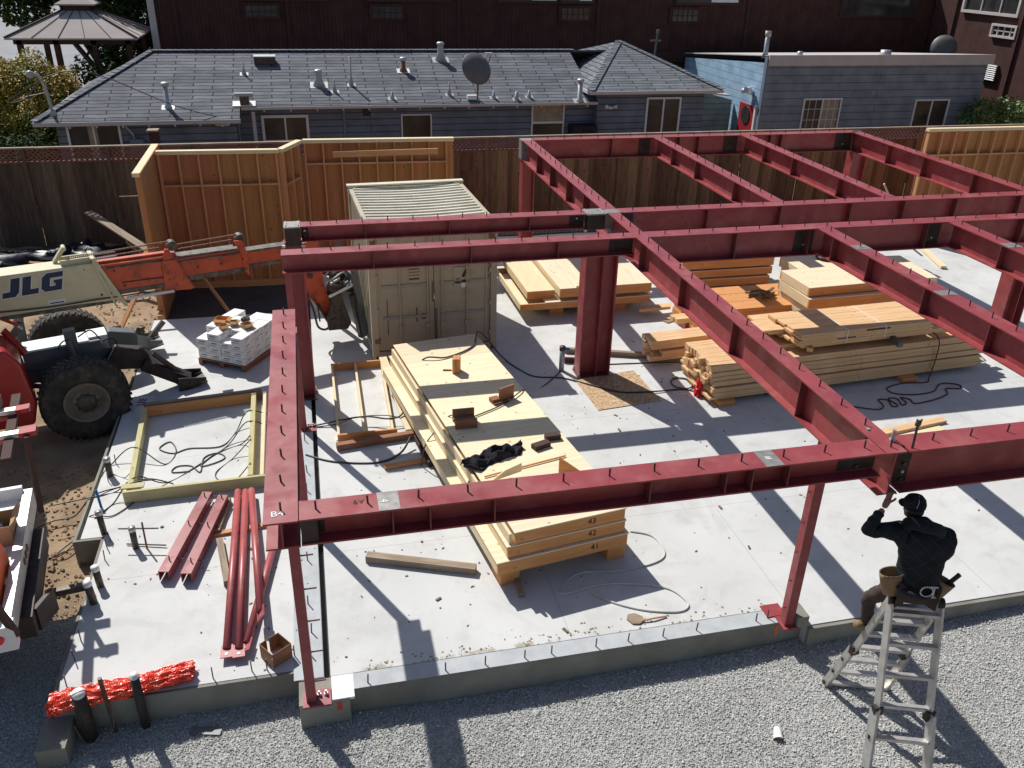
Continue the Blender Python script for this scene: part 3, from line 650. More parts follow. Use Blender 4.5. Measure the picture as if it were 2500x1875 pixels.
window(h1, *Lw, 27.2, curt=(.5, .75)); window(h1, *w2, 27.9, mull=1, fr=.08); window(h1, *w3, 27.9, mull=0, fr=.04); window(h1, *w4, 27.9, mull=0, fr=.05, curt=(0.0, 1.0, 1.92)); window(h1, *w5, 27.5, mull=1)
part(B().bx(7.19, 8.30, 27.84, 27.9, 1.86, 1.93), 'window_rail', 'white', h1)
# roof: one folded surface with thickness
def roof_poly(b, pts, th=.05):
    n = len(pts); b._add([Vector(p) for p in pts] + [Vector(p) - Vector((0, 0, th)) for p in pts], [tuple(range(n)), tuple(range(2 * n - 1, n - 1, -1))] + [(i, n + i, n + (i + 1) % n, (i + 1) % n) for i in range(n)])
b = B()
yl_, ym = 26.85, 27.5
rl = (-4.58, 30.9, 3.8); rr = (10.9, 30.9, 3.8)
roof_poly(b, [(-7.37, yl_, rz_(yl_)), (-1.86, yl_, rz_(yl_)), (-1.86, ym, rz_(ym)), (9.25, ym, rz_(ym)), (9.25, 30.9, 3.8), rl])
roof_poly(b, [(-7.37, 34.95, rz_(yl_)), (-7.37, yl_, rz_(yl_)), rl])
roof_poly(b, [rr, (12.5, 34.3, 2.6), (-7.37, 34.95, rz_(yl_)), rl])
roof = part(b, 'roof', 'shingle', h1)
b = B()
pk = (11.2, 31.2, 4.06); ez = 2.96
roof_poly(b, [(8.95, 27.2, ez), (13.5, 27.2, ez), pk]); roof_poly(b, [(8.95, 35.2, ez), (8.95, 27.2, ez), pk]); roof_poly(b, [(13.5, 27.2, ez), (13.5, 35.2, ez), pk]); roof_poly(b, [(13.5, 35.2, ez), (8.95, 35.2, ez), pk])
part(b, 'wing_roof', 'shingle', h1)
b = B()   # ridge and hip caps
def cap_line(p, q):
    p = Vector(p); q = Vector(q); L = (q - p).length; n = int(L / .22)
    for i in range(n):
        a = p.lerp(q, i / n); c = p.lerp(q, (i + 1.12) / n); b.bar(a + Vector((0, 0, .022)), c + Vector((0, 0, .012)), .24, .022)
for p_, q_ in (((-7.37, yl_, rz_(yl_)), rl), (rl, (9.4, 30.9, 3.8)), ((8.95, 27.2, ez), pk), ((13.5, 27.2, ez), pk)):
    b = B(); cap_line(p_, q_); part(b, 'ridge_cap', 'shingle', h1)
b = B()   # gutters and rafter tails
b.bx(-7.40, -1.84, yl_ - .05, yl_ - .003, rz_(yl_) - .13, rz_(yl_) - .02); b.bx(-7.42, -7.375, yl_, 34.9, rz_(yl_) - .13, rz_(yl_) - .02); b.bx(-1.83, 9.3, ym - .05, ym - .003, rz_(ym) - .10, rz_(ym) - .02)
b.bx(8.92, 13.53, 27.14, 27.195, ez - .11, ez - .01); b.bx(8.89, 8.945, 27.2, 31, ez - .11, ez - .01)
part(b, 'gutter', 'trim', h1)
b = B()
for i in range(14): b.bx(-1.2 + i * .78, -1.15 + i * .78, ym + .0, 27.89, rz_(ym) - .17, rz_(ym) - .10)
for i in range(7): b.bx(-6.5 + i * .7, -6.45 + i * .7, yl_ + .0, 27.19, rz_(yl_) - .2, rz_(yl_) - .135)
part(b, 'rafter_tail', 'trim', h1)
part(B().bx(-1.98, -1.93, 27.35, 27.895, -.5, 2.4).bx(1.15, 1.22, 27.86, 27.895, .3, 2.5), 'downpipe', 'bluetrim', h1)
part(B().bx(-1.55, -1.45, 27.45, 27.52, -.4, 2.45), 'porch_post', 'trim', h1)
part(B().bx(1.77, 1.98, 27.87, 27.895, 2.2, 2.45), 'wall_vent', 'black', h1)
part(B().bx(8.45, 9.28, 27.3, 27.86, -.4, 1.85), 'bay_cupboard', 'tarp', h1)
for bx_, by_ in ((-2.38, 27.15), (9.72, 27.45)):
    zf = 2.15 if bx_ < 0 else 2.40
    q = part(B().cyl((bx_, by_, zf), (bx_, by_ - .06, zf), .05, n=10), 'flood_light', 'white', h1)
    part(B().cyl((bx_ - .05, by_ - .05, zf), (bx_ - .17, by_ - .15, zf + .05), .03, .06, n=12), 'lamp_head', 'white', q)
    part(B().cyl((bx_ + .05, by_ - .05, zf), (bx_ + .17, by_ - .15, zf + .05), .03, .06, n=12), 'lamp_head', 'white', q)
# vents and pipes standing on the roof: each its own thing
def on_roof(xr, yr, wing=False): return rz_(yr)
def rp(px_x, px_z, Y0):
    """roof point from a ray through (x,z) seen at depth Y0"""
    k = 1.0
    dx = px_x / Y0; dzz = (px_z - CAMH) / Y0
    # z = CAMH + dzz*y ; roof 3.8-RS*(30.9-y)
    y = (CAMH - 3.8 + RS * 30.9) / (RS - dzz); return dx * y, y, CAMH + dzz * y
def turbine(name, p, h, r, rc, label, ring=True, base='ventg', cone=False, stem='zinc'):
    t = thing(name, label, 'roof vent', (p[0], p[1], p[2] - .02))
    fl = B().box((p[0], p[1], p[2] + .005), (r * 5.5, r * 4, .012), rot=(math.atan(RS), 0, 0)); part(fl, 'flashing', base, t)
    if cone: part(B().lathe([(r * 2.0, -.03), (r * 1.1, h * .45), (r, h * .9), (r, h)], p, n=18), 'stack', base, t, True)
    else: part(B().lathe([(r * 1.8, -.03), (r * 1.5, .06), (r, .09), (r, h)], p, n=18), 'stack', stem, t, True)
    part(B().lathe([(rc * .8, h - .02), (rc, h + .01), (rc, h + .06), (rc * .6, h + .09)], p, n=20), 'cap', 'zinc', t, True)
turbine('chimney_flue', rp(-4.01, 2.44, 28.5), .62, .065, .12, 'tall silver flue with round cap at the left end of the roof')
turbine('roof_vent', rp(.51, 3.04, 28.5), .38, .10, .12, 'grey cone vent with flat cap, left of the tall thin pipe', cone=True)
turbine('roof_vent', rp(3.14, 3.44, 28.5), .34, .075, .115, 'short rusty flue on a white flashing left of the satellite dish', base='white', stem='rust')
turbine('roof_vent', rp(4.33, 3.76, 28.5), .48, .10, .13, 'large grey cone vent standing near the ridge', cone=True)
turbine('chimney_flue', rp(9.0, 2.45, 28.5), .60, .075, .12, 'silver flue with round cap beside the hipped wing at the eave')
def thin_pipe(p, h, r, label, group=None, fin=True):
    t = thing('vent_pipe', label, 'vent pipe', (p[0], p[1], p[2] - .02), group=group)
    part(B().box((p[0], p[1], p[2] + .004), (.26, .2, .01), rot=(math.atan(RS), 0, 0)), 'flashing', 'ventg', t)
    part(B().lathe([(.085, -.03), (r * 1.4, min(h * .5, .22)), (r, min(h * .55, .25)), (r, h)], p, n=12), 'pipe', 'ventg', t, True)
thin_pipe(rp(1.50, 3.03, 28.5), .85, .03, 'tall thin grey pipe rising from the middle of the roof left of the rusty flue')
thin_pipe(rp(-1.69, 3.38, 28.5), .36, .02, 'slim grey vent pipe just left of the box skylight')
thin_pipe(rp(.98, 2.83, 28.5), .40, .02, 'slim grey vent pipe low on the roof right of the cone vent')
thin_pipe(rp(4.60, 2.70, 28.5), .40, .02, 'slim grey vent pipe left of the satellite dish')
thin_pipe(rp(2.76, 2.61, 28.5), .20, .035, 'stubby grey vent near the eave right of the tall thin pipe')
thin_pipe(rp(6.06, 2.59, 28.5), .20, .035, 'stubby grey vent just right of the satellite dish')
thin_pipe(rp(6.83, 2.53, 28.5), .24, .05, 'fat stubby grey vent, middle of three right of the dish')
thin_pipe(rp(7.25, 2.60, 28.5), .20, .035, 'stubby grey vent, rightmost of three right of the dish')
p = rp(-1.08, 3.58, 29.5); t = thing('skylight_box', 'pale box-shaped roof vent near the ridge on the left', 'roof vent', p)
part(B().box((p[0], p[1], p[2] + .10), (.66, .34, .20), rot=(math.atan(RS) * .5, 0, 0)), 'housing', 'darksteel', t); part(B().box((p[0], p[1] - .01, p[2] + .215), (.68, .30, .03), rot=(math.atan(RS) * .3, 0, 0)), 'lid', 'ventg', t)
p = rp(-1.79, 2.50, 28.5); t = thing('exhaust_hood', 'dark exhaust hood on a white flashing at the roof eave step', 'roof vent', p)
part(B().box((p[0], p[1], p[2] + .02), (.66, .30, .02), rot=(math.atan(RS), 0, 0)), 'flashing', 'white', t); part(B().box((p[0] + .02, p[1], p[2] + .12), (.26, .24, .22)), 'housing', 'darksteel', t); part(B().cyl((p[0] - .24, p[1] - .03, p[2] + .27), (p[0] + .28, p[1] - .03, p[2] + .27), .075, n=16), 'hood', 'ventg', t)
# satellite dish
p = Vector(rp(5.50, 2.58, 28.5)); t = thing('satellite_dish', 'round dark satellite dish on the blue house roof near the eave', 'satellite dish', p)
part(B().box((p.x - .18, p.y - .1, p.z + .07), (.30, .16, .1)), 'mount_box', 'white', t)
part(B().tube([p + Vector((0, 0, 0)), p + Vector((.02, -.05, .3)), p + Vector((0, -.1, .62))], .03), 'mast', 'darksteel', t)
ax = Vector((.22, -.62, .34)).normalized(); c = p + Vector((0, -.16, .95)); prof = [(.001, 0.0)] + [(r_ * .50, (r_ ** 2) * .09) for r_ in (.3, .6, .85, 1.0)] + [(.505, .105), (.49, .085), (.25, -.0), (.001, -.02)]
part(B().lathe(prof, c, ax * -1, n=36), 'reflector', 'dish', t, True)
part(B().tube([c + Vector((0, 0, -.45)) , c - ax * -.0 + Vector((.45, .55, .1)), c + Vector((.5, .5, .28))], .018), 'feed_arm', 'darksteel', t)
part(B().box(c + Vector((.42, .40, .33)), (.22, .14, .11)), 'receiver', 'zinc', t)
# street-lamp like sensor mast on the left eave, TV mast on the right, power line
t = thing('light_mast', 'curved grey mast with a round lamp on the left corner of the shingle roof', 'lamp', (-6.95, 27.2, 2.4))
part(B().lathe([(.16, -.02), (.08, .12), (.06, .2)], (-6.93, 27.25, 2.45), n=14), 'base', 'ventg', t, True)
part(B().tube([(-6.93, 27.25, 2.5), (-6.98, 27.25, 3.1), (-7.06, 27.2, 3.5), (-7.22, 27.1, 3.62)], .045), 'mast', 'ventg', t, True)
part(B().lathe([(.001, -.12), (.09, -.07), (.115, 0), (.09, .07), (.001, .11)], (-7.26, 27.08, 3.60), n=18), 'lamp_globe', 'ventg', t, True)
t = thing('antenna_mast', 'short antenna mast with a cross piece behind the hipped roof', 'antenna', (12.55, 32, 2.6))
part(B().cyl((12.9, 32, 2.8), (12.98, 32, 4.3), .035), 'mast', 'dish', t); part(B().bar((12.72, 32, 4.0), (13.15, 32, 4.0), .05, .05).cyl((12.98, 32, 4.26), (12.98, 32, 4.38), .06), 'arm', 'dish', t)
tag(B().tube([(-7.8, 26.6, 3.0), (-6.0, 26.7, 3.75), (-3.6, 26.9, 2.75), (-2.1, 27.0, 2.30)], .012).build('overhead_wire', 'cable'), 'thin black wire hanging across the left part of the shingle roof', 'wire')
tag(B().tube([(-7.2, 27.1, 3.3), (-7.45, 27.0, 3.0), (-7.9, 27.0, 2.85), (-7.55, 27.0, 3.0), (-7.0, 27.15, 3.1)], .010).build('coiled_wire', 'dish'), 'thin loop of wire beside the lamp mast at the roof corner', 'wire')
t = thing('shed_post', 'dark timber post with a pale cap standing between the fence and the blue house', 'post', (-4.0, 25, -.4)); part(B().bx(-4.11, -3.86, 24.95, 25.1, -.45, 2.42), 'shaft', 'bwall', t); part(B().bx(-4.13, -3.84, 24.8, 25.1, 2.42, 2.46), 'cap', 'oldwood', t)
t = thing('meter_box', 'grey electric meter box with a conduit on the blue house wall', 'meter box', (-4.8, 27.1, 1.5)); part(B().bx(-5.0, -4.63, 27.05, 27.195, 1.2, 1.80), 'box', 'bluetrim', t); part(B().tube([(-5.15, 27.15, 2.3), (-5.05, 27.12, 2.15), (-4.9, 27.12, 1.95), (-4.88, 27.12, 1.8)], .03), 'conduit', 'ventg', t)

# ---------------------------------------------------------------- second blue building with a flat roof
h2 = thing('flat_roof_house', 'slate blue flat-roofed building with two sliding windows and a bright sunlit side wall', 'house', (22, 34, -.5))
b = B(); wa = (18.84, 20.50, .80, 2.02); wb = (23.79, 25.38, .80, 1.92)
wall_with_openings(b, 17.12, 26.75, 31.0, 31.15, -.5, 3.25, [wa, wb]); b.bx(26.6, 26.75, 31.151, 38.5, -.5, 2.6)
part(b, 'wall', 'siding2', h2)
b = B(); b.prism([(31.151, -.5), (38.6, -.5), (38.6, 2.66), (31.151, 3.30)], 17.12, 17.27, 'yz'); part(b, 'side_wall', 'siding_sunlit', h2)
part(B().prism([(30.93, 3.22), (30.99, 3.22), (30.99, 3.56), (38.7, 2.82), (38.7, 2.86), (30.93, 3.60)], 17.10, 26.95, 'yz'), 'roof', 'trim', h2)
part(B().bx(17.06, 17.12, 31.0, 31.2, -.5, 3.5), 'corner_board', 'bluetrim', h2)
window(h2, *wa, 31.0, grid=(6, 3), curt=(.8, 1.5)); window(h2, *wb, 31.0)
q = part(B().bx(17.06, 17.12, 31.45, 32.7, -.5, 1.66), 'door', 'reddoor', h2)
part(B().cyl((17.055, 32.1, 1.25), (17.03, 32.1, 1.25), .34, n=24), 'fan_light', 'glass', q)
part(B().bx(17.02, 17.118, 31.3, 31.42, -.5, 1.7), 'door_frame', 'white', h2)
for (xx, zz, r_, hh, lb) in ((17.15, 3.55, .085, .85, 'pale pipe chimney on the near left corner of the flat roof'), (18.6, 3.5, .10, .18, 'small low cap vent on the flat roof near the pipe chimney'), (22.3, 3.5, .20, .22, 'low conical vent in the middle of the flat roof'), ):
    t = thing('roof_pipe', lb, 'roof vent', (xx, 31.4, zz)); part(B().lathe([(r_ * 1.6, -.1), (r_, .1), (r_, hh)], (xx, 31.4, zz), n=14), 'pipe', 'zinc', t, True)
    if hh > .5: part(B().lathe([(r_ * 1.25, hh - .2), (r_ * 1.35, hh)], (xx, 31.4, zz), n=14), 'cowl', 'trim', t, True)
t = thing('satellite_dish', 'dark grey satellite dish behind the flat roof, in front of the red-brown building', 'satellite dish', (28.1, 36, 1)); part(B().lathe([(.001, 0), (.3, .02), (.56, .10), (.55, .08), (.3, -.01), (.001, -.03)], (28.5, 36, 3.35), (.5, .8, -.3), n=30), 'reflector', 'dish', t, True); part(B().cyl((28.5, 36.1, -.3), (28.5, 36.1, 3.4), .04), 'mast', 'dish', t)
t = thing('garden_wall', 'low green-grey board wall between the two blue houses', 'wall', (15.3, 33.6, -.5)); part(B().prism([(13.3, -.5), (17.05, -.5), (17.05, 1.62), (15.4, 2.02), (13.3, 2.2)], 33.4, 33.5, 'xz'), 'boards', 'sidinggreen', t)
part(B().bar((14.2, 32.6, 2.18), (16.4, 32.6, 1.95), .5, .05), 'coping', 'trim', t)
t = thing('rubbish_bag', 'shiny black rubbish bag standing in the passage beside the green-grey wall', 'bag', (13.9, 30.6, -.4)); part(B().lathe([(.001, 0), (.34, .1), (.36, .8), (.30, 1.25), (.16, 1.5), (.22, 1.62), (.001, 1.66)], (14.2, 30.6, -.35), n=16), 'bag', 'tarp', t, True)
t = thing('wall_lamp', 'white twin flood lamp on the sunlit blue side wall', 'lamp', (17.0, 32.2, 2.2)); part(B().box((17.03, 31.9, 2.15), (.12, .14, .2)).cyl((17.0, 31.85, 2.3), (16.75, 31.75, 2.25), .06, .12, n=12).cyl((17.0, 31.95, 2.2), (16.85, 32.2, 2.15), .06, .11, n=12), 'lamp_body', 'white', t)

# ---------------------------------------------------------------- red-brown building filling the background
rb = thing('red_building', 'large dark red-brown board-clad building rising behind the houses', 'building', (12, 45, -.5))
part(B().bx(-5.58, 40, 40, 55, -.5, 5.7), 'wall', 'redsiding', rb)
part(B().bx(-5.82, -5.56, 39.9, 40.2, -.5, 5.7), 'corner_board', 'trim', rb)
part(B().bx(-5.4, 30.4, 39.9, 39.998, 2.3, 2.75), 'skirt_board', 'bwall', rb)
for xx in (-.35, 6.9, 12.96 + .3, 20.6, -4.8):
    part(B().bx(xx - .05, xx + .05, 39.92, 39.998, 2.75, 5.68), 'batten', 'bwall', rb)
def rwin(x0, x1, z0, z1, big):
    f = part(B().bx(x0, x1, 39.9, 39.998, z0, z1), 'window', 'redsiding', rb)
    part(B().bx(x0 + .14, x1 - .14, 39.885, 39.898, z0 + .12, z1 - .10), 'pane', 'glass', f)
    g = B()
    for i in range(1, 5): g.bx(x0 + .14 + (x1 - x0 - .28) * i / 5 - .015, x0 + .14 + (x1 - x0 - .28) * i / 5 + .015, 39.86, 39.884, z0 + .12, z1 - .1)
    g.bx(x0 + .14, x1 - .14, 39.86, 39.884, (z0 + z1) / 2 - .015, (z0 + z1) / 2 + .015)
    part(g, 'glazing_bar', 'bwall', f)
    for (a, c) in big:
        f2 = part(B().bx(a, c, 39.88, 39.998, 4.78, 5.5), 'window', 'bwall', rb); part(B().bx(a + .08, c - .08, 39.86, 39.878, 4.88, 5.4), 'pane', 'glass', f2)
        part(B().bx(a + .1 + (c - a) * .52, c - .1, 39.85, 39.858, 4.9, 5.38), 'blind', 'white', f2)
rwin(-2.15, -.62, 4.05, 4.68, [(-2.2, 1.4)]); rwin(3.05, 4.55, 4.03, 4.70, [(2.95, 6.6)]); rwin(11.4, 12.95, 4.0, 4.70, [(8.6, 11.35), (11.4, 13.0)]); rwin(16.7, 18.2, 3.97, 4.68, [(16.9, 20.1)])
f2 = part(B().bx(25.4, 29.6, 39.88, 39.998, 4.3, 5.5), 'window', 'bwall', rb); part(B().bx(25.5, 29.5, 39.86, 39.878, 4.4, 5.4), 'pane', 'glass', f2)
wing = thing('red_wing', 'sunlit red-brown wing of the building at the right edge with large and small windows', 'building', (33, 34, -.5))
part(B().bx(30.5, 42, 26.0, 39.85, -.5, 12), 'wall', 'redsiding', wing)
part(B().bx(30.4, 30.497, 38.2, 38.45, 2.5, 12).bx(30.40, 30.497, 33.9, 34.1, -.5, 12).bx(30.38, 30.497, 32.4, 32.6, -.5, 12), 'corner_board', 'redsiding', wing)
def xwin(y0, y1, z0, z1, grid, fr=.09, m='trim'):
    f = part(B().bx(30.36, 30.497, y0, y1, z0, z0 + fr).bx(30.36, 30.497, y0, y1, z1 - fr, z1).bx(30.36, 30.497, y0, y0 + fr, z0 + fr, z1 - fr).bx(30.36, 30.497, y1 - fr, y1, z0 + fr, z1 - fr), 'window', m, wing)
    part(B().bx(30.47, 30.494, y0 + fr, y1 - fr, z0 + fr, z1 - fr), 'pane', 'glass', f)
    g = B()
    for i in range(1, grid[0]): g.bx(30.42, 30.468, y0 + (y1 - y0) * i / grid[0] - .025, y0 + (y1 - y0) * i / grid[0] + .025, z0 + fr, z1 - fr)
    for i in range(1, grid[1]): g.bx(30.42, 30.468, y0 + fr, y1 - fr, z0 + (z1 - z0) * i / grid[1] - .02, z0 + (z1 - z0) * i / grid[1] + .02)
    if g.v: part(g, 'glazing_bar', m, f)
xwin(34.05, 35.6, 3.85, 4.40, (4, 2)); xwin(34.2, 37.8, 4.72, 6.4, (3, 1), fr=.12)
f = part(B().bx(30.42, 30.497, 34.6, 35.5, 2.02, 2.72), 'louvre', 'bwall', wing); g = B()
for i in range(8): g.box((30.38, 35.05, 2.08 + i * .085), (.06, .86, .045), rot=(0, .5, 0))
part(g, 'slats', 'white', f)

# ---------------------------------------------------------------- gazebo and vegetation
gz_ = thing('gazebo', 'timber gazebo with brown metal hip roof and raised cap, beyond the house', 'gazebo', (-8.4, 40.2, -.4))
b = B(); e = 3.5; x0, x1, y0, y1 = -10.8, -6.1, 38.0, 42.6; c0, c1 = (-9.0, -7.95), (39.8, 40.9); tz = 4.35
for pts in ([(x0, y0, e), (x1, y0, e), (c0[1], c1[0], tz), (c0[0], c1[0], tz)], [(x1, y0, e), (x1, y1, e), (c0[1], c1[1], tz), (c0[1], c1[0], tz)], [(x0, y1, e), (x0, y0, e), (c0[0], c1[0], tz), (c0[0], c1[1], tz)], [(x1, y1, e), (x0, y1, e), (c0[0], c1[1], tz), (c0[1], c1[1], tz)]): roof_poly(b, pts, .06)
part(b, 'roof', 'gaz', gz_)
b = B()
for i in range(1, 5):
    t_ = i / 5; q = Vector((x0, y0, e)).lerp(Vector((x1, y0, e)), t_); w = Vector((c0[0], c1[0], tz)).lerp(Vector((c0[1], c1[0], tz)), t_); b.bar(q + Vector((0, 0, .02)), w + Vector((0, 0, .02)), .018, .018)
    q = Vector((x1, y0, e)).lerp(Vector((x1, y1, e)), t_); w = Vector((c0[1], c1[0], tz)).lerp(Vector((c0[1], c1[1], tz)), t_); b.bar(q + Vector((0, 0, .02)), w + Vector((0, 0, .02)), .018, .018)
for a_, c_ in (((x0, y0, e), (c0[0], c1[0], tz)), ((x1, y0, e), (c0[1], c1[0], tz)), ((x1, y1, e), (c0[1], c1[1], tz))): b.bar(Vector(a_) + Vector((0, 0, .03)), Vector(c_) + Vector((0, 0, .03)), .06, .05)
part(b, 'roof_seam', 'bwall', gz_)
part(B().bx(c0[0] + .05, c0[1] - .05, c1[0] + .05, c1[1] - .05, 4.2, 4.62), 'cupola', 'bwall', gz_)
b = B(); ap = (-8.47, 40.35, 5.0); q = [(-9.2, 39.65, 4.6), (-7.75, 39.65, 4.6), (-7.75, 41.05, 4.6), (-9.2, 41.05, 4.6)]
for i in range(4): roof_poly(b, [q[i], q[(i + 1) % 4], ap], .05)
part(b, 'cap_roof', 'gaz', gz_)
for (xx, yy) in ((-10.4, 38.4), (-9.1, 38.4), (-7.75, 38.4), (-6.5, 38.4), (-6.5, 42.2), (-10.4, 42.2)): part(B().bx(xx - .1, xx + .1, yy - .1, yy + .1, -.4, 3.45), 'post', 'bwall', gz_)
part(B().bx(-10.6, -6.3, 38.3, 38.5, 3.25, 3.48).bx(-6.6, -6.4, 38.51, 42.3, 3.25, 3.48), 'beam', 'bwall', gz_)

def leaves(name, blobs, n, size, m, parent=None, seed=1, flat=.5):
    rg = np.random.default_rng(seed); C_ = []; 
    wts = np.array([bl[3] * bl[4] * bl[5] for bl in blobs]) ** .75; wts /= wts.sum()
    idx = rg.choice(len(blobs), n, p=wts); bl = np.array(blobs, float)[idx]
    d = rg.normal(size=(n, 3)); d /= np.linalg.norm(d, axis=1)[:, None]; r = rg.uniform(.55, 1.05, n) ** .6
    r *= 1 + .12 * np.sin(d[:, 0] * 9 + idx) * np.cos(d[:, 2] * 7)
    c = bl[:, :3] + d * bl[:, 3:6] * r[:, None]
    s = rg.uniform(.5, 1.3, n) * size
    nrm = d * .7 + rg.normal(size=(n, 3)) * .7 + np.array([0, 0, .35]); nrm /= np.linalg.norm(nrm, axis=1)[:, None]
    a = np.cross(nrm, rg.normal(size=(n, 3))); a /= np.linalg.norm(a, axis=1)[:, None]; b_ = np.cross(nrm, a)
    P_ = np.stack([c - a * s[:, None], c - b_ * (s * flat)[:, None], c + a * s[:, None], c + b_ * (s * flat)[:, None]], 1)
    base = P_.reshape(-1, 3); o0 = Vector((0, 0, 0))
    if parent is not None: o0 = OFF[parent.name]
    me = bpy.data.meshes.new(name); base = base - np.array(o0)
    me.vertices.add(4 * n); me.vertices.foreach_set('co', base.ravel()); me.loops.add(4 * n); me.loops.foreach_set('vertex_index', np.arange(4 * n, dtype=np.int32))
    me.polygons.add(n); me.polygons.foreach_set('loop_start', np.arange(0, 4 * n, 4, dtype=np.int32)); me.update(calc_edges=True); me.materials.append(M[m])
    o = bpy.data.objects.new(name, me); col.objects.link(o)
    if parent is not None: o.parent = parent
    return o
def plant(name, label, cat, base, blobs, n, size, m, seed, trunk=.12, branches=6, group=None, core=False):
    t = thing(name, label, cat, base, group=group); leaves('crown', blobs, n, size, m, t, seed)
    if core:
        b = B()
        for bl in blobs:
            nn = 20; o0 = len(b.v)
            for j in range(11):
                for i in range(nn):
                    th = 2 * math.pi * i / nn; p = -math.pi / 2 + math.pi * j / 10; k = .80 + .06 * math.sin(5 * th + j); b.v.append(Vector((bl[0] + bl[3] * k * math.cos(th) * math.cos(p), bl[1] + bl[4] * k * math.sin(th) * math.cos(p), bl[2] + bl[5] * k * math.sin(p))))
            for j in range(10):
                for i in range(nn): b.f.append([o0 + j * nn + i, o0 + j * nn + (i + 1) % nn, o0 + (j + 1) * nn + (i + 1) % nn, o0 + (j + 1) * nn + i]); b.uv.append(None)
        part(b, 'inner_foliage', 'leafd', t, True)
    b = B(); rg = random.Random(seed); b0 = Vector(base)
    for i in range(branches):
        bl = blobs[i % len(blobs)]; tip = Vector(bl[:3]) + Vector((rg.uniform(-.4, .4) * bl[3], rg.uniform(-.4, .4) * bl[4], rg.uniform(0, .6) * bl[5]))
        mid = b0.lerp(tip, .45) + Vector((rg.uniform(-.1, .1), rg.uniform(-.1, .1), .1))
        b.tube([b0 + Vector((rg.uniform(-.05, .05), 0, 0)), mid, tip], [trunk, trunk * .8, trunk * .5, trunk * .3], n=7, sub=4)
    part(b, 'trunk', 'bark', t, True); return t
plant('photinia_bush', 'big rounded bush with orange and yellow-green leaves at the left corner of the house', 'bush', (-10.2, 32.5, -.4), [(-10.8, 33.0, 1.7, 2.3, 2.0, 2.15), (-8.9, 33.2, 1.45, 1.9, 1.7, 2.0), (-8.6, 31.6, .9, 1.2, 1.2, 1.4), (-12.6, 32.6, 1.5, 1.6, 1.6, 1.9), (-9.9, 31.4, .7, 1.6, 1.3, 1.3)], 110000, .052, 'leafo', 5, core=True)
plant('dark_shrub', 'dark green shrub growing below the orange bush beside the house corner', 'shrub', (-7.5, 27.8, -.4), [(-8.0, 28.4, .7, .9, .8, 1.1), (-9.2, 28.6, .7, 1.3, .9, 1.2), (-10.8, 28.8, .7, 1.4, 1.0, 1.2)], 16000, .055, 'leafd', 6, trunk=.05)
plant('evergreen_tree', 'large dark evergreen tree standing behind the gazebo', 'tree', (-8.5, 47, -.4), [(-8.5, 47, 6.0, 3.0, 3.0, 2.6), (-6.6, 46.5, 4.4, 1.6, 1.8, 2.4), (-11.5, 47.5, 6.4, 2.2, 2.2, 1.9), (-9.5, 46, 7.6, 2.6, 2.4, 2.0), (-6.2, 46, 7.0, 1.9, 2, 2.3), (-12.3, 46.6, 4.9, 1.0, 1.2, .8), (-5.6, 45.5, 2.6, 1.0, 1.2, 1.8), (-7.4, 45, 3.0, 2.0, 1.0, 2.2), (-12.2, 47, 4.2, 1.3, 1.2, 1.2)], 34000, .15, 'leafd', 8, trunk=.16, branches=6)
plant('low_shrub', 'spiky dark shrub under the gazebo roof', 'shrub', (-6.9, 37.2, -.4), [(-7.2, 37.4, 1.5, .9, .6, 1.1), (-6.2, 37.6, 1.9, .9, .6, .8), (-5.6, 37.2, 1.4, .7, .6, .9), (-8.2, 37.6, 2.0, .5, .3, .9), (-7.0, 43.8, 2.2, 1.6, .7, 1.2)], 9000, .09, 'leafd', 9, trunk=.05)
plant('climbing_vine', 'bright green leafy vine mass beyond the right end of the flat-roofed building', 'vine', (27.5, 30.5, -.4), [(27.6, 30.6, .9, 1.6, 1.0, 1.1), (26.0, 29.8, .4, 1.2, .9, .9), (29.3, 30.8, .7, 1.5, 1.1, 1.1), (31.0, 30.5, .5, 1.4, 1.1, 1.0), (26.6, 30.4, 1.3, .9, .8, .7)], 9000, .085, 'leafg', 10, trunk=.06)

# ---------------------------------------------------------------- framed plywood walls
def framed_wall(label, loc, segs, group=None):
    """segs: list of (p0, p1, thickness dir sign); studs face the camera side"""
    t = thing('framed_wall', label, 'framed wall', loc)
    H_ = 3.0
    for (p0, p1, blocks, nocap) in segs:
        a = Vector((*p0, 0)); c = Vector((*p1, 0)); d = (c - a); L = d.length; d.normalize(); nrm = Vector((d.y, -d.x, 0))   # towards the camera when d runs +x
        for k in (0, 1): part(B().bar(a + Vector((0, 0, H_ - .02 - .04 * k)), c + Vector((0, 0, H_ - .02 - .04 * k)), .14, .038), 'top_plate', 'lumpale', t)
        part(B().bar(a + Vector((0, 0, -.03)), c + Vector((0, 0, -.03)), .14, .16), 'bottom_plate', 'stud', t)
        s = .02; i = 0
        while s < L:
            q = a + d * min(s + .02, L - .02); part(B().box((q.x, q.y, 1.484), (.038, .138, 2.86), rot=(0, 0, math.atan2(d.y, d.x))), 'stud', 'stud', t); s += .406; i += 1
        sh = B(); s = 0
        while s < L - .01:
            w = min(1.22, L - s); q = a + d * (s + w / 2) - nrm * .079; sh.box((q.x, q.y, 1.42), (w - .004, .014, 3.15), rot=(0, 0, math.atan2(d.y, d.x))); s += 1.22
        part(sh, 'sheathing', 'sheath', t)
        bb = B(); s = .04
        while s + .36 < L:
            q = a + d * (s + .203); bb.box((q.x, q.y, blocks + 0), (.364, .13, .038), rot=(0, 0, math.atan2(d.y, d.x))); s += .406
        part(bb, 'blocking', 'stud', t)
    return t
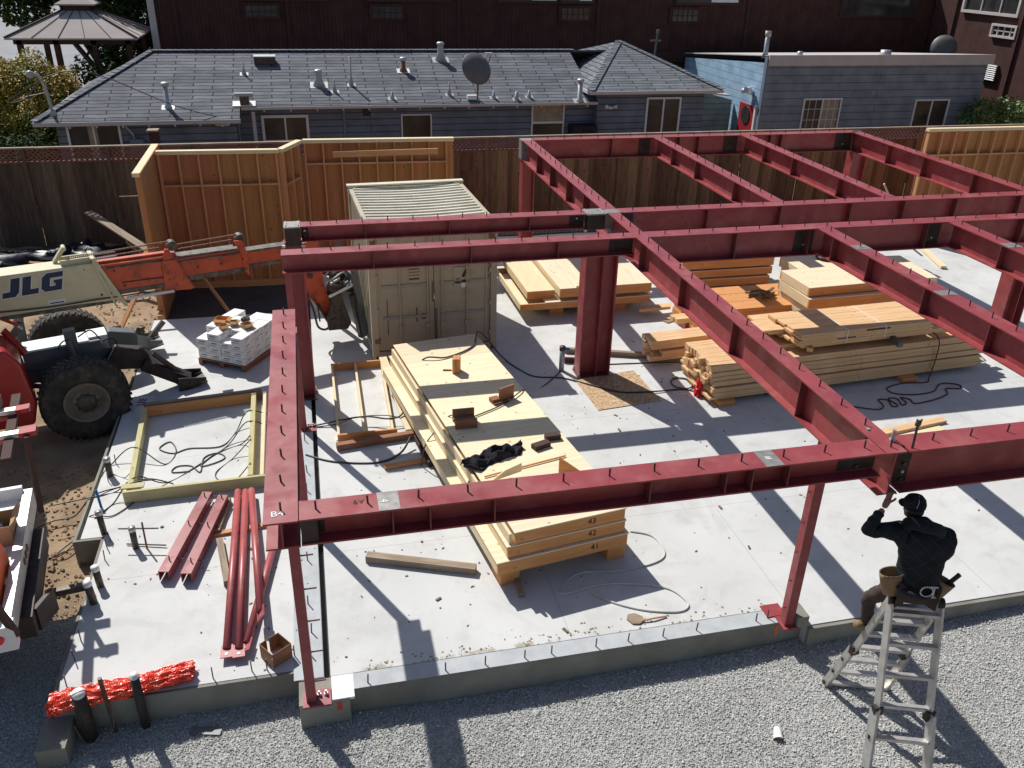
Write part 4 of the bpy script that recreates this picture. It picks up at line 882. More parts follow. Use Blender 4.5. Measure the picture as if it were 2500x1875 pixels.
framed_wall('corner of tall framed plywood wall, left of the container, with pale top plates and a return toward the camera', (-2, 19.6, 0),
            [((-3.26, 20.35), (-3.26, 17.62), 2.3, 0), ((-3.15, 19.62), (-.62, 19.50), 2.25, 0), ((-.60, 19.50), (-.18, 20.42), 2.2, 0)])
fw_ = framed_wall('long framed plywood wall behind the container with horizontal blocking near its top', (1.5, 20.4, 0), [((-.10, 20.46), (3.36, 20.30), 2.45, 0)])
tag(B().bar((.55, 20.18, 2.70), (2.95, 20.06, 2.74), .04, .13).build('nailed_board', 'stud'), 'long board nailed across the studs of the framed wall behind the container', 'board')
t = framed_wall('tall framed plywood wall at the right edge beyond the beams, in part shade', (19, 20, 0), [((15.95, 20.02), (24, 19.9), 2.3, 0)])
tag(B().bar((-2.95, 19.45, .95), (-1.85, 17.45, .04), .04, .09).build('brace_board', 'stud'), 'diagonal bracing board leaning in front of the left framed wall under the boom', 'brace')
tag(B().bar((-3.30, 17.9, 1.15), (-4.15, 16.6, -.30), .09, .04).build('brace_board', 'stud'), 'diagonal bracing board on the soil behind the far tyre', 'brace')
tag(B().bar((14.9, 19.9, 1.6), (15.7, 19.3, .02), .09, .04).build('brace_board', 'lumpale'), 'pale bracing board at the left end of the right framed wall', 'brace')
tag(B().bar((-3.30, 18.7, 1.35), (-2.4, 18.9, .5), .09, .04).bar((-3.35, 18.6, 1.35), (-3.85, 18.2, .4), .22, .03).build('wall_braces', 'stud'), 'pair of short braces meeting at the foot of the wall return', 'brace')

# ---------------------------------------------------------------- rubble and tarpaulin in the back left corner
def lumpy(name, c, r, m, label, cat, seed=1, amp=.25, n=40):
    rg = np.random.default_rng(seed); b = B(); ph = rg.uniform(0, 6, 6)
    for j in range(n // 2 + 1):
        for i in range(n):
            th = 2 * math.pi * i / n; p = math.pi / 2 * j / (n // 2); d = (math.cos(th) * math.cos(p), math.sin(th) * math.cos(p), math.sin(p))
            k = 1 + amp * math.sin(3 * th + ph[0] + 2 * p) * math.cos(4 * p + ph[1]) + amp * .7 * math.sin(7 * th + ph[2] + 5 * p) * math.cos(6 * p + ph[3]) + amp * .35 * math.sin(17 * th + ph[4] + 11 * p)
            b.v.append(Vector((c[0] + r[0] * d[0] * k, c[1] + r[1] * d[1] * k, c[2] + r[2] * d[2] * k)))
    for j in range(n // 2):
        for i in range(n): b.f.append([j * n + i, j * n + (i + 1) % n, (j + 1) * n + (i + 1) % n, (j + 1) * n + i]); b.uv.append(None)
    return tag(b.build(name, m, smooth=True), label, cat)
lumpy('tarpaulin_heap', (-8.3, 21.6, -.36), (2.1, 1.2, .55), 'tarp', 'crumpled glossy black tarpaulin heap in the dark corner by the fence', 'tarpaulin', 3)
lumpy('tarpaulin_heap', (-5.9, 22.5, -.36), (1.3, .8, .40), 'tarp', 'smaller crumpled dark blue-black tarpaulin against the fence boards', 'tarpaulin', 5)
tag(B().bar((-5.6, 23.3, .75), (-3.9, 21.5, .15), .22, .04).build('scrap_plank', 'oldwood'), 'wide scrap plank leaning down toward the wall return', 'plank')
tag(B().bar((-6.9, 22.0, -.1), (-4.0, 20.4, .1), .16, .04).build('scrap_plank', 'brownwood'), 'long scrap plank lying above the tarpaulin behind the boom', 'plank')
tag(B().bar((-6.6, 21.0, -.25), (-3.7, 19.6, .0), .10, .05).build('scrap_plank', 'oldwood'), 'narrow scrap board lowest in the rubble behind the boom', 'plank')
tag(B().bar((-4.75, 23.1, 1.16), (-4.25, 23.1, 1.16), .03, .02).build('thin_batten', 'oldwood'), 'thin pale batten near the fence left of the wall return', 'batten')

# ---------------------------------------------------------------- steel frame
def stud_row(t, p0, p1, n=None, pitch=.406, start=.12):
    p0 = Vector(p0); p1 = Vector(p1); d = p1 - p0; L = d.length; d.normalize(); o0 = OFF[t.name]; s = start; first = None
    while s < L - .03:
        p = p0 + d * s
        if first is None:
            first = B().cyl((0, 0, 0), (0, 0, .078), .0085, n=10).build('stud', 'darksteel', t); q = first
        else: q = cp(first, t)
        q.location = p - o0; q.rotation_euler = (R.uniform(-.05, .05), R.uniform(-.05, .05), 0); s += pitch
def steel_beam(label, p0, p1, w, h, stiff=(), start=.12, pitch=.406, studs=True, patches=(), chars=()):
    p0 = Vector((*p0, ZT)); p1 = Vector((*p1, ZT)); c = (p0 + p1) / 2; c.z = ZT - h
    t = thing('steel_beam', label, 'steel beam', c, group='red primed beams of the frame')
    bm_ = part(B().ibeam(p0, p1, w, h), 'beam', 'red', t)
    d = (p1 - p0).normalized(); a = Vector((0, 0, 1)).cross(d)
    for s in stiff:
        q = p0 + d * s
        part(B().bar(q - a * (w / 2 - .004) - Vector((0, 0, h / 2)), q - a * .007 - Vector((0, 0, h / 2)), .012, h - .036).bar(q + a * (w / 2 - .004) - Vector((0, 0, h / 2)), q + a * .007 - Vector((0, 0, h / 2)), .012, h - .036), 'stiffener_plate', 'redd', t)  # darker primer tone stands in for shade on the stiffeners
    for s, ww in patches:
        q = p0 + d * s; part(B().box((q.x, q.y, ZT + .001), (ww if abs(d.x) > .5 else w * .99, w * .99 if abs(d.x) > .5 else ww, .003)), 'bare_patch', 'bare', t)
    if studs: stud_row(t, p0, p1, start=start, pitch=pitch)
    return t
bL = steel_beam('wide beam at the left, running front to back with its free ends, chalked B4 at the near end', (-.445, 5.60), (-.445, 9.98), .265, .255, stiff=(2.9,), start=.17)
steel_front = steel_beam('front beam left of the main beam, with two bare grey patches on top', (-.305, 5.735), (4.83, 5.735), .26, .25, stiff=(.72, 1.02, 1.55, 2.9, 3.6, 3.85, 4.2), start=.13, patches=((.70, .17), (4.05, .17)))
steel_frontR = steel_beam('deep front beam running off the right edge', (5.075, 5.735), (9.5, 5.735), .28, .455, stiff=(1.9, 3.6), start=.33)
main = steel_beam('long main beam from the front joint to the black column box, its inner web sunlit', (4.945, 5.60), (4.945, 13.40), .205, .455, stiff=(.35, 1.5, 3.1, 4.7, 6.25, 6.9), start=.10)
mainB = steel_beam('back part of the main beam from the black column box to the back corner', (4.945, 13.62), (4.945, 19.42), .25, .455, stiff=(1.1, 2.2, 3.4, 4.5), start=.2)
b1L = steel_beam('shallow beam left of the black column box, in front of the container roof', (-.21, 13.53), (4.46, 13.53), .26, .255, stiff=(1.0, 2.35, 3.7), start=.15)
b1R = steel_beam('deep beam from the black column box running off to the right, nearer of the two rear ones', (5.08, 13.53), (14.2, 13.53), .26, .455, stiff=(1.6, 3.0, 4.4, 5.5, 6.6, 8.0), start=.25)
b2L = steel_beam('left beam with a free end in front of the left column, nearest the container', (-.50, 12.17), (4.84, 12.17), .26, .285, stiff=(1.3, 2.75, 4.1), start=.30)
b2R = steel_beam('deep beam running off to the right, above the lumber stacks', (5.05, 12.17), (13.8, 12.17), .28, .455, stiff=(1.5, 2.8, 5.0, 6.9), start=.32)
bk = steel_beam('rearmost beam along the fence', (5.10, 19.56), (13.45, 19.56), .28, .46, stiff=(1.9, 3.6, 4.1, 6.0, 6.3), start=.35)
ja = steel_beam('rear joist beam, left of the three that meet the fence-side beam', (8.135, 13.67), (8.135, 19.41), .25, .40, stiff=(1.5, 3.3, 4.6), start=.25)
jb = steel_beam('rear joist beam, middle of the three that meet the fence-side beam', (10.41, 13.67), (10.41, 19.41), .25, .40, stiff=(1.5, 3.3, 4.6), start=.25)
jc = steel_beam('rear joist beam at the right rear corner, right of the three that meet the fence-side beam', (13.47, 13.67), (13.47, 19.50), .26, .455, stiff=(1.4, 3.0, 4.3), start=.2)
jd = steel_beam('joist beam above the strapped lumber pack, running to the right edge', (8.10, 5.88), (8.10, 12.02), .26, .40, stiff=(.8, 2.2, 3.45, 4.75, 5.7), start=.3, patches=((5.15, .2), (3.2, .18)))
je = steel_beam('joist beam near the right edge above the bare slab', (10.54, 5.88), (10.54, 12.02), .26, .40, stiff=(.9, 2.3, 3.6, 4.9), start=.3, patches=((4.85, .2),))
# lettering on the steel
text_part('B4', .10, frame4((-.47, 5.72, ZT + .002), (1, 0.05, 0), (0, 1, 0)), 'chalk', bL)
text_part('A9', .08, frame4((.16, 5.77, ZT + .002), (-1, 0, 0), (0, -1, 0)), 'marker', steel_front)
text_part('4', .09, frame4((.36, 5.735, ZT + .004), (0, -1, 0), (1, 0, 0)), 'chalk', steel_front)
text_part('#', .09, frame4((3.74, 5.735, ZT + .004), (0, -1, 0), (1, 0, 0)), 'chalk', steel_front)
# scorched primer and bolted plates on the webs beside the joints
def scorch(parent, x0, x1, y, h, bolts=0, face=-1):
    part(B().bx(x0, x1, y - .009, y - .0065, ZT - h + .03, ZT - .03), 'scorched_plate', 'black', parent)
    for k in range(bolts):
        q = part(B().cyl(((x0 + x1) / 2, y - .009, ZT - h + .07 + k * .085), ((x0 + x1) / 2, y - .03, ZT - h + .07 + k * .085), .016, n=8), 'bolt', 'zinc' if k % 2 else 'darksteel', parent)
scorch(steel_front, 4.45, 4.83, 5.735, .25, 1); scorch(steel_frontR, 5.08, 5.22, 5.735, .455, 3); scorch(steel_front, -.30, -.12, 5.735, .25, 1)
scorch(b1L, -.21, -.10, 13.53, .255, 2); scorch(b1L, 4.20, 4.46, 13.53, .255, 2); scorch(b2L, 4.45, 4.84, 12.17, .285, 0); scorch(b2R, 7.65, 8.0, 12.17, .455, 2); scorch(b2R, 10.1, 10.4, 12.17, .455, 2)
scorch(bk, 7.7, 8.0, 19.56, .46, 0); scorch(bk, 9.9, 10.27, 19.56, .46, 0); scorch(bk, 12.95, 13.4, 19.56, .46, 2); scorch(b1R, 5.08, 5.35, 13.53, .455, 2)
text_part('N 2', .07, frame4((-.445, 6.66, .45), (0, 0, 1), (-1, 0, 0)), 'marker', bL, 'lettering') if False else None
# small shelf ends, joint boxes, bolts
bL_end = part(B().bx(-.30, -.17, 5.62, 5.74, ZT - .25, ZT - .02), 'scorched_end', 'black', bL)
def joint_box(label, x0, x1, y0, y1, h):
    t = thing('column_box', label, 'column head', ((x0 + x1) / 2, (y0 + y1) / 2, ZT - h))
    part(B().bx(x0 + .012, x1 - .012, y0 + .01, y1 - .01, ZT - h, ZT - .018), 'body', 'black', t); part(B().bx(x0, x1, y0, y1, ZT - .018, ZT + .004), 'cap_plate', 'bare', t)
    b = B()
    for sx in (x0 + .03, x1 - .03): b.bx(sx - .006, sx + .006, y0 + .04, y1 - .04, ZT + .004, ZT + .022)
    part(b, 'weld_bead', 'zinc', t); part(B().bx(x0 - .05, x0 + .0, y0 - .03, y0 + .02, ZT - h - .02, ZT - h + .02).bx(x1, x1 + .05, y0 - .03, y0 + .02, ZT - h - .02, ZT - h + .02), 'backing_tab', 'zinc', t); return t
joint_box('black welded box with grey cap plate on the middle column, beside the main beam', 4.465, 4.80, 13.36, 13.69, .27)
joint_box('black welded box with grey cap plate on top of the left rear column', -.47, -.215, 13.37, 13.70, .30)
tag(B().bx(4.80, 4.835, 13.40, 13.66, ZT - .26, ZT - .006).bx(4.835, 5.075, 13.405, 13.615, ZT - .25, ZT + .002).build('joint_plate', 'bare'), 'bare grey splice plate where the main beam meets the middle column box', 'steel plate')
tag(B().bx(4.80, 5.08, 19.44, 19.70, ZT - .44, ZT - .004).build('corner_plate', 'bare'), 'bare grey steel block at the back left corner of the frame', 'steel plate')
tag(B().bx(13.46, 13.72, 19.51, 19.72, ZT - .44, ZT - .002).build('corner_plate', 'black'), 'scorched steel block at the back right corner of the frame', 'steel plate')
def i_column(label, x0, x1, y0, y1, ztop, web='x', m='red'):
    t = thing('steel_column', label, 'steel column', ((x0 + x1) / 2, (y0 + y1) / 2, 0), group='columns of the steel frame')
    b = B()
    if web == 'x': b.bx(x0, x0 + .025, y0, y1, .02, ztop).bx(x1 - .025, x1, y0, y1, .02, ztop).bx(x0 + .025, x1 - .025, (y0 + y1) / 2 - .008, (y0 + y1) / 2 + .008, .02, ztop)
    if x1 - x0 > .45: b.bx((x0 + x1) / 2 + .02, (x0 + x1) / 2 + .036, y0 - .012, (y0 + y1) / 2 - .008, .02, ztop)  # added plate, its edge supplies the dark line and highlight down the web
    part(b, 'shaft', m, t); part(B().bx(x0 - .02, x1 + .02, y0 - .03, y1 + .03, 0.0, .02), 'base_plate', 'redd', t)
    bb = B()
    for sx in (x0 + .0, x1 + .0):
        for sy2 in (y0 - .01, y1 + .01): bb.cyl((sx, sy2, .02), (sx, sy2, .09), .014, n=8).cyl((sx, sy2, .02), (sx, sy2, .045), .028, n=6)
    part(bb, 'bolts', 'zinc', t); return t
i_column('massive middle column with wide web standing by the particle board sheet', 4.50, 5.09, 13.37, 13.68, ZT - .47)
i_column('left rear column beside the slab channel, in front of the orange boom head', -.51, -.215, 13.42, 13.72, ZT - .30)
i_column('back left corner column in front of the fence', 4.84, 5.14, 19.45, 19.72, ZT - .46)
i_column('back right corner column in front of the fence', 13.48, 13.90, 19.45, 19.72, ZT - .46)
i_column('right column standing on the far slab under the right joist beam', 13.42, 13.90, 13.37, 13.70, ZT - .46)
def post_column(label, x, y, ztop, w=.098, side=1, ear=True):
    t = thing('steel_column', label, 'steel column', (x, y, 0), group='columns of the steel frame')
    part(B().bx(x - w / 2, x + w / 2, y - w / 2, y + w / 2, .012, ztop), 'shaft', 'red', t)
    part(B().bx(x - .09, x + .20 * (1 if side > 0 else .5), y - .11, y + .12, -.012, .012), 'base_plate', 'red', t)
    z = .25; first = None
    while z < ztop - .2:
        b = B()
        if ear: b.cyl((x + w / 2, y, z), (x + w / 2 + (.12 if side > 0 else .035), y, z), .008, n=8)
        if side < 0: b.cyl((x - w / 2, y, z), (x - w / 2 - .035, y, z), .008, n=8)
        if b.v: part(b, 'peg', 'redd', t)
        z += .406
    bb = B()
    for dx_ in (.08, .15): bb.cyl((x + dx_, y + .03, .012), (x + dx_, y + .03, .07), .012, n=8).cyl((x + dx_, y + .03, .012), (x + dx_, y + .03, .036), .024, n=6)
    part(bb, 'anchor_nuts', 'zinc', t); return t
post_column('slender front column at the left corner with pegs on its side and bolted foot', -.44, 6.71, ZT - .27, side=1)
c2_ = post_column('slender front column under the main beam with a red plate at its foot', 5.04, 6.74, ZT - .47, w=.115, side=-1)
part(B().bx(4.86, 5.10, 6.86, 7.06, 0.004, .016), 'foot_plate', 'red', c2_)
post_column('slender column under the far end of the left beam, half hidden by it', -.44, 9.86, ZT - .27, side=1, ear=False)
post_column('slender column behind the left beam whose bolted foot shows beside the channel', -.44, 12.42, ZT - .30, side=1, ear=False)
# spanners and bolts on the joint
t = thing('podger_spanner', 'steel spanner stuck upright in a bolt hole of the deep front beam', 'spanner', (5.12, 5.72, ZT)); part(B().bar((5.125, 5.64, ZT), (5.17, 5.70, ZT + .20), .022, .012).lathe([(.034, -.008), (.034, .008)], (5.172, 5.702, ZT + .22), (.2, -1, .1), n=12), 'shank', 'darksteel', t); part(B().bar((5.155, 5.70, ZT + .23), (5.150, 5.70, ZT + .265), .014, .012).bar((5.19, 5.70, ZT + .23), (5.20, 5.70, ZT + .262), .014, .012), 'jaw', 'darksteel', t)
t = thing('drift_pin', 'thick steel bolt standing on the main beam next to the spanner', 'bolt', (5.02, 5.78, ZT)); part(B().cyl((5.015, 5.79, ZT), (5.02, 5.79, ZT + .12), .018, n=14).lathe([(.03, 0), (.03, .02)], (5.015, 5.79, ZT), n=6), 'shank', 'zinc', t)
tag(B().lathe([(.020, 0), (.020, .014)], (4.92, 6.02, ZT), n=6).build('loose_nut', 'zinc'), 'loose shiny hexagon nut lying on the main beam', 'nut')
# ---------------------------------------------------------------- shipping container (local frame: x across the doors, y back)
cA = Vector((.88, 14.75, 0)); cang = math.atan2(.07, 2.38) + math.radians(1.2)
ct = thing('shipping_container', 'tan ten-foot shipping container with closed doors and a ribbed roof', 'container', cA, cang)
CW, CL, CH = 2.39, 3.02, 2.59
def lp(b, name, m, parent=ct, smooth=False): return b.build(name, m, parent, smooth)
b = B()
for x in (0, CW - .12): b.bx(x, x + .12, 0, .12, .02, CH - .02); b.bx(x, x + .12, CL - .12, CL, .02, CH - .02)
b.bx(.12, CW - .12, 0.01, .11, .02, .16).bx(.12, CW - .12, 0.01, .11, CH - .12, CH - .02)
for x in (.01, CW - .09): b.bx(x, x + .08, .12, CL - .12, .03, .17).bx(x, x + .08, .12, CL - .12, CH - .10, CH - .03)
lp(b, 'frame', 'tan')
b = B()
def corr(n, L, d=.035):
    P_ = []; s = 0; w = L / n
    for i in range(n): P_ += [(s, 0), (s + w * .35, 0), (s + w * .5, d), (s + w * .85, d)]; s += w
    P_.append((L, 0)); return P_
cv = corr(11, CL - .24)
for x0_, sg in ((.035, 1), (CW - .035, -1)):
    for (y0_, d0), (y1_, d1) in zip(cv[:-1], cv[1:]): b.poly([(x0_ + sg * d0, .12 + y0_, .17), (x0_ + sg * d1, .12 + y1_, .17), (x0_ + sg * d1, .12 + y1_, CH - .1), (x0_ + sg * d0, .12 + y0_, CH - .1)])
b.bx(.12, CW - .12, CL - .06, CL - .03, .1, CH - .05)
lp(b, 'side_panel', 'tan')
b = B(); cv = corr(14, CL - .30, .034); nn = 10
for k in range(nn):
    u0, u1 = k / nn, (k + 1) / nn
    z_ = lambda u: CH - .055 - .05 * math.sin(math.pi * u) * 1.0
    bow = lambda u: .06 * math.sin(math.pi * u)
    for (y0_, d0), (y1_, d1) in zip(cv[:-1], cv[1:]):
        b.poly([(.09 + (CW - .18) * u0, .15 + y0_ + bow(u0), z_(u0) + d0), (.09 + (CW - .18) * u1, .15 + y0_ + bow(u1), z_(u1) + d0), (.09 + (CW - .18) * u1, .15 + y1_ + bow(u1), z_(u1) + d1), (.09 + (CW - .18) * u0, .15 + y1_ + bow(u0), z_(u0) + d1)])
b.bx(.09, CW - .09, .11, .15, CH - .09, CH - .03).bx(.09, CW - .09, CL - .14, CL - .02, CH - .09, CH - .02)
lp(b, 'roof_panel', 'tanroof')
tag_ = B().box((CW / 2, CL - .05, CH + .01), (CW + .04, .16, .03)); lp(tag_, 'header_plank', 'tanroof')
for s in (0, 1):
    x0_ = .125 + s * (CW / 2 - .12); x1_ = x0_ + CW / 2 - .135
    dr = lp(B().bx(x0_, x1_, .035, .075, .18, CH - .13), 'door', 'tan')
    for (za, zb) in ((.26, .80), (.88, 1.42), (1.50, 2.04), (2.12, 2.40)):
        lp(B().bx(x0_ + .10, x1_ - .10, .012, .0345, zb - .0, zb + .06), 'rib', 'rib', dr)
    lp(B().bx(x0_ + .05, x0_ + .08, .015, .034, .2, CH - .15).bx(x1_ - .09, x1_ - .05, .015, .034, .2, CH - .15), 'stile', 'tan', dr)
    for xx in ((x0_ + .42, x1_ - .12) if s == 0 else (x0_ + .14, x1_ - .45)):
        rd = lp(B().cyl((xx, .0, .1), (xx, .0, CH - .06), .017, n=10), 'lock_rod', 'tan', dr)
        lp(B().bx(xx - .04, xx + .04, -.02, .02, .60, .68).bx(xx - .04, xx + .04, -.02, .02, 1.9, 1.97), 'rod_bracket', 'tan', rd)
    for zz in (.35, .95, 1.6, 2.25):
        xx = x0_ - .03 if s == 0 else x1_ + .03
        lp(B().bx(xx - .05, xx + .05, -.005, .03, zz, zz + .09), 'hinge', 'rust' if R.random() < .4 else 'tan', dr)
lp(B().bx(.84, .865, .022, .0345, .72, 1.0).bx(.30, .315, .022, .0345, .5, 1.2).bx(1.16, 1.175, .012, .0345, 1.1, 1.5).bx(1.205, 1.225, .012, .034, .3, .95), 'rust_streak', 'rust')
sg_ = lp(B().bx(.72, .93, .014, .034, 1.55, 1.80), 'data_plate', 'tan'); lp(B().bx(.73, .92, .010, .0135, 1.755, 1.775).bx(.73, .92, .010, .0135, 1.56, 1.59).bx(.73, .92, .010, .0135, 1.64, 1.65).bx(.73, .92, .010, .0135, 1.70, 1.71), 'print_lines', 'marker', sg_)
sg_ = lp(B().bx(1.56, 1.87, .012, .034, 1.35, 1.74), 'notice_plate', 'tan'); lp(B().box((1.77, .008, 1.62), (.055, .004, .17), rot=(0, .5, 0)).bx(1.72, 1.84, .008, .0115, 1.44, 1.49).bx(1.60, 1.68, .008, .0115, 1.50, 1.52).bx(1.60, 1.67, .008, .0115, 1.42, 1.45), 'print_lines', 'marker', sg_)
lp(B().lathe([(.05, 0), (.05, .02)], (1.74, .01, 1.39), (0, -1, 0), n=16), 'padlock_cover', 'white')
lp(B().lathe([(.06, 0), (.06, .01)], (.98, .03, .82), (0, -1, 0), n=16), 'seal_patch', 'rust')
for i, chh in enumerate('5067'):
    q = text_part(chh, .13, frame4((CW - .17, .026, 1.93 - i * .145), (1, 0, 0), (0, 0, 1)), 'marker', None)
    q.parent = ct
for i, chh in enumerate('T'):
    q = text_part(chh, .13, frame4((CW - .17, .006, 2.50), (1, 0, 0), (0, 0, 1)), 'marker', None); q.parent = ct
for x in (0, CW - .17):
    for z in (0, CH - .12):
        cf = lp(B().bx(x - .004, x + .174, -.006, .17, z, z + .12), 'corner_casting', 'tan'); lp(B().lathe([(.035, 0), (.035, .004)], (x + .085, -.006, z + .06), (0, -1, 0), n=14), 'socket', 'black', cf)
        lp(B().bx(x - .004, x + .174, CL - .17, CL + .006, z, z + .12), 'corner_casting', 'tan')

# ---------------------------------------------------------------- telehandler (local frame: x forward, y to its left, z from world 0)
TH = math.atan2(.309, .951)
th = thing('telehandler', 'telescopic handler with cream and orange boom, big dusty tyres and outriggers down on the slab', 'telehandler', (-4.2, 14.6, 0), TH)
def tp(b, name, m, parent=th, smooth=False): return b.build(name, m, parent, smooth)
def wheel(x, y, sgn, z=.34, Rw=.69, W_=.40):
    """axle along local y; sgn -1 shows its outer face towards -y"""
    c = Vector((x, y, z)); ax = Vector((0, sgn, 0))
    w = tp(B().cyl(c - ax * W_ * .3, c + ax * W_ * .3, .12, n=16), 'wheel', 'darksteel')
    pr = [(.33, -W_ * .40), (.36, -W_ * .47), (.52, -W_ * .53), (.60, -W_ * .50), (.655, -W_ * .42), (.672, -W_ * .2), (.675, 0), (.672, W_ * .2), (.655, W_ * .42), (.60, W_ * .50), (.52, W_ * .53), (.36, W_ * .47), (.33, W_ * .40), (.33, -W_ * .40)]
    ty = B(); n = 48; a = Vector((1, 0, 0)); b_ = Vector((0, 0, 1))
    P_ = [c + ax * h + a * (r * math.cos(2 * math.pi * i / n)) + b_ * (r * math.sin(2 * math.pi * i / n)) for r, h in pr for i in range(n)]
    F_ = [(k * n + i, k * n + (i + 1) % n, (k + 1) * n + (i + 1) % n, (k + 1) * n + i) for k in range(len(pr) - 1) for i in range(n)]
    ty._add(P_, F_); tyo = ty.build('tyre', 'rubber', w, True)
    bl = B()
    for i in range(42):
        t_ = 2 * math.pi * i / 42
        for s2 in (-1, 1):
            tt = t_ + (.10 if s2 > 0 else 0); q = c + (a * math.cos(tt) + b_ * math.sin(tt)) * .675 + ax * (s2 * W_ * .26); Rm = Matrix((a * math.cos(tt) + b_ * math.sin(tt), ax, (a * -math.sin(tt) + b_ * math.cos(tt)))).transposed() @ Matrix.Rotation(.35 * s2, 3, 'X')
            bl.box(q, (.016, W_ * .44, .042), rot=Rm)
    bl.build('tread_block', 'rubber', tyo)
    rim = B().lathe([(.345, -.02), (.345, .06), (.325, .065), (.30, .02), (.27, -.02), (.21, -.03), (.20, .015), (.13, .03), (.10, .05), (.001, .055)], c + ax * W_ * .38, ax, n=40).build('rim', 'rim', w, True)
    h = B().lathe([(.15, 0), (.15, .03), (.11, .06), (.001, .07)], c + ax * (W_ * .38 + .03), ax, n=24)
    h.build('hub', 'darksteel', w, True); nb = B()
    for i in range(10): t_ = 2 * math.pi * i / 10; q = c + ax * (W_ * .38 + .02) + (a * math.cos(t_) + b_ * math.sin(t_)) * .165; nb.cyl(q, q + ax * .03, .016, n=6)
    nb.build('wheel_nut', 'darksteel', w)
wheel(-.02, -1.15, -1); wheel(.0, 1.15, -1); wheel(-3.3, -1.15, -1); wheel(-3.3, 1.15, 1)
# axle, bolster and chassis
tp(B().cyl((0, -.9, .34), (0, .9, .34), .11, n=14).lathe([(.20, -.12), (.25, 0), (.20, .12)], (0, 0, .34), (0, 1, 0), n=18), 'front_axle', 'darksteel')
tp(B().bx(-3.6, .55, -.38, .38, .42, .80).bx(-.75, .42, -.42, .10, .80, .98), 'chassis', 'mgrey')
tp(B().bx(-.72, .25, -.40, .05, .98, 1.0).bx(.26, .55, -.30, .06, .90, 1.02), 'deck_plate', 'white')
tp(B().bx(-.10, .08, -.46, -.30, .55, 1.25).cyl((0, -.52, .45), (-.05, -.45, 1.1), .05, n=12), 'lift_cylinder', 'mgrey')
tp(B().tube([(.03, -.44, 1.02), (-.1, -.5, 1.12), (-.2, -.5, 1.05), (-.22, -.46, .98)], .012).tube([(.1, -.4, 1.1), (.3, -.44, 1.2), (.42, -.4, 1.0)], .012).tube([(.45, -.4, .95), (.62, -.42, .98), (.66, -.44, .86)], .013), 'hydraulic_hose', 'cable')
tp(B().bar((-.9, -.62, .55), (-.15, -.72, .36), .06, .06).bar((-.9, -.5, .75), (-.55, -.55, .70), .05, .05), 'steering_link', 'darksteel')
tp(B().cyl((-.72, .62, .55), (-.70, .60, 1.15), .085, n=16).cyl((-.70, .60, 1.15), (-.66, .66, 1.28), .085, .07, n=16), 'muffler', 'mgrey')
# engine hood / cab body at the left
b = B(); b.prism([(-3.9, .25), (-.80, .10), (-.70, .45), (-.78, 1.15), (-.95, 1.42), (-1.6, 1.50), (-3.9, 1.50)], -1.25, -.50, 'xz'); cb = bevel(tp(b, 'cab_body', 'mred'), .05, 3)
tp(B().bx(-3.0, -1.35, -1.22, -.55, 1.50, 2.35), 'cab_glass', 'glass', cb); tp(B().bx(-3.05, -1.30, -1.25, -.52, 2.35, 2.45), 'cab_roof', 'mred', cb)
tp(B().lathe([(.07, 0), (.07, .01)], (-.98, -1.252, .42), (0, -1, 0), n=18), 'opening', 'black', cb)
tp(B().bar((-.92, -.45, 1.45), (-.70, -.52, 1.02), .16, .05).bar((-1.0, .0, 1.55), (-.72, .1, 1.3), .10, .05), 'red_arm', 'mred')
tp(B().bar((-.70, .30, 1.18), (-1.05, .40, .80), .08, .12), 'grab_arm', 'mgrey')
# boom sections
by0, by1 = -.28, .14
b = B(); b.prism([(-3.9, 1.62), (.20, 1.61), (.80, 1.585), (.93, 1.50), (.56, 2.27), (-3.9, 2.30)], by0, by1, 'xz'); bo = bevel(tp(b, 'boom_base', 'cream'), .012, 2)
tp(B().prism([(.54, 2.36), (.60, 2.36), (.97, 1.46), (.91, 1.46)], by0 - .02, by1 + .02, 'xz').prism([(.55, 2.30), (.585, 2.30), (.80, 1.50), (.765, 1.50)], by0 - .035, by0 - .002, 'xz'), 'boom_collar', 'cream', bo)
tp(B().bx(.10, .55, -.20, -.17, 2.27, 2.36).bx(.10, .55, .02, .05, 2.27, 2.36).bar((.02, .0, 2.28), (.20, .05, 2.50), .06, .06).cyl((.20, -.05, 2.5), (.20, .12, 2.5), .035, n=12), 'boom_bracket', 'cream', bo)
tp(B().bx(-.9, .80, by0 + .02, by1 - .02, 1.54, 1.60), 'boom_rail', 'grease', bo)
tp(B().cyl((.60, by0 - .006, 1.72), (.60, by0 + .01, 1.72), .02, n=10).cyl((.74, by0 - .006, 1.72), (.74, by0 + .01, 1.72), .02, n=10).cyl((.42, by0 - .006, 2.19), (.42, by0 + .01, 2.19), .012, n=8), 'bolt', 'darksteel', bo)
s2 = tp(B().bx(.55, 1.88, -.23, .10, 1.73, 2.20), 'boom_section', 'orange')
tp(B().bx(.75, 1.86, -.26, .12, 2.13, 2.155).bx(.75, 1.86, -.24, .11, 1.66, 1.735), 'rail', 'grease', s2)
tp(B().bx(.60, 1.72, -.14, -.02, 2.20, 2.24), 'top_channel', 'orange', s2)
tp(B().prism([(1.70, 2.33), (1.76, 2.33), (2.08, 1.58), (2.02, 1.56), (1.60, 1.60), (1.62, 2.1)], -.26, -.235, 'xz').prism([(1.70, 2.33), (1.76, 2.33), (2.08, 1.58), (1.9, 1.56)], .105, .13, 'xz').bar((1.72, -.18, 2.30), (2.05, -.18, 1.58), .14, .02, up=(0, 0, 1)), 'collar', 'orange', s2)
tp(B().bx(.97, 1.74, -.27, -.23, 1.555, 1.60), 'white_strip', 'white', s2)
s3 = tp(B().bx(1.88, 3.05, -.20, .08, 1.78, 2.12), 'boom_section', 'orange')
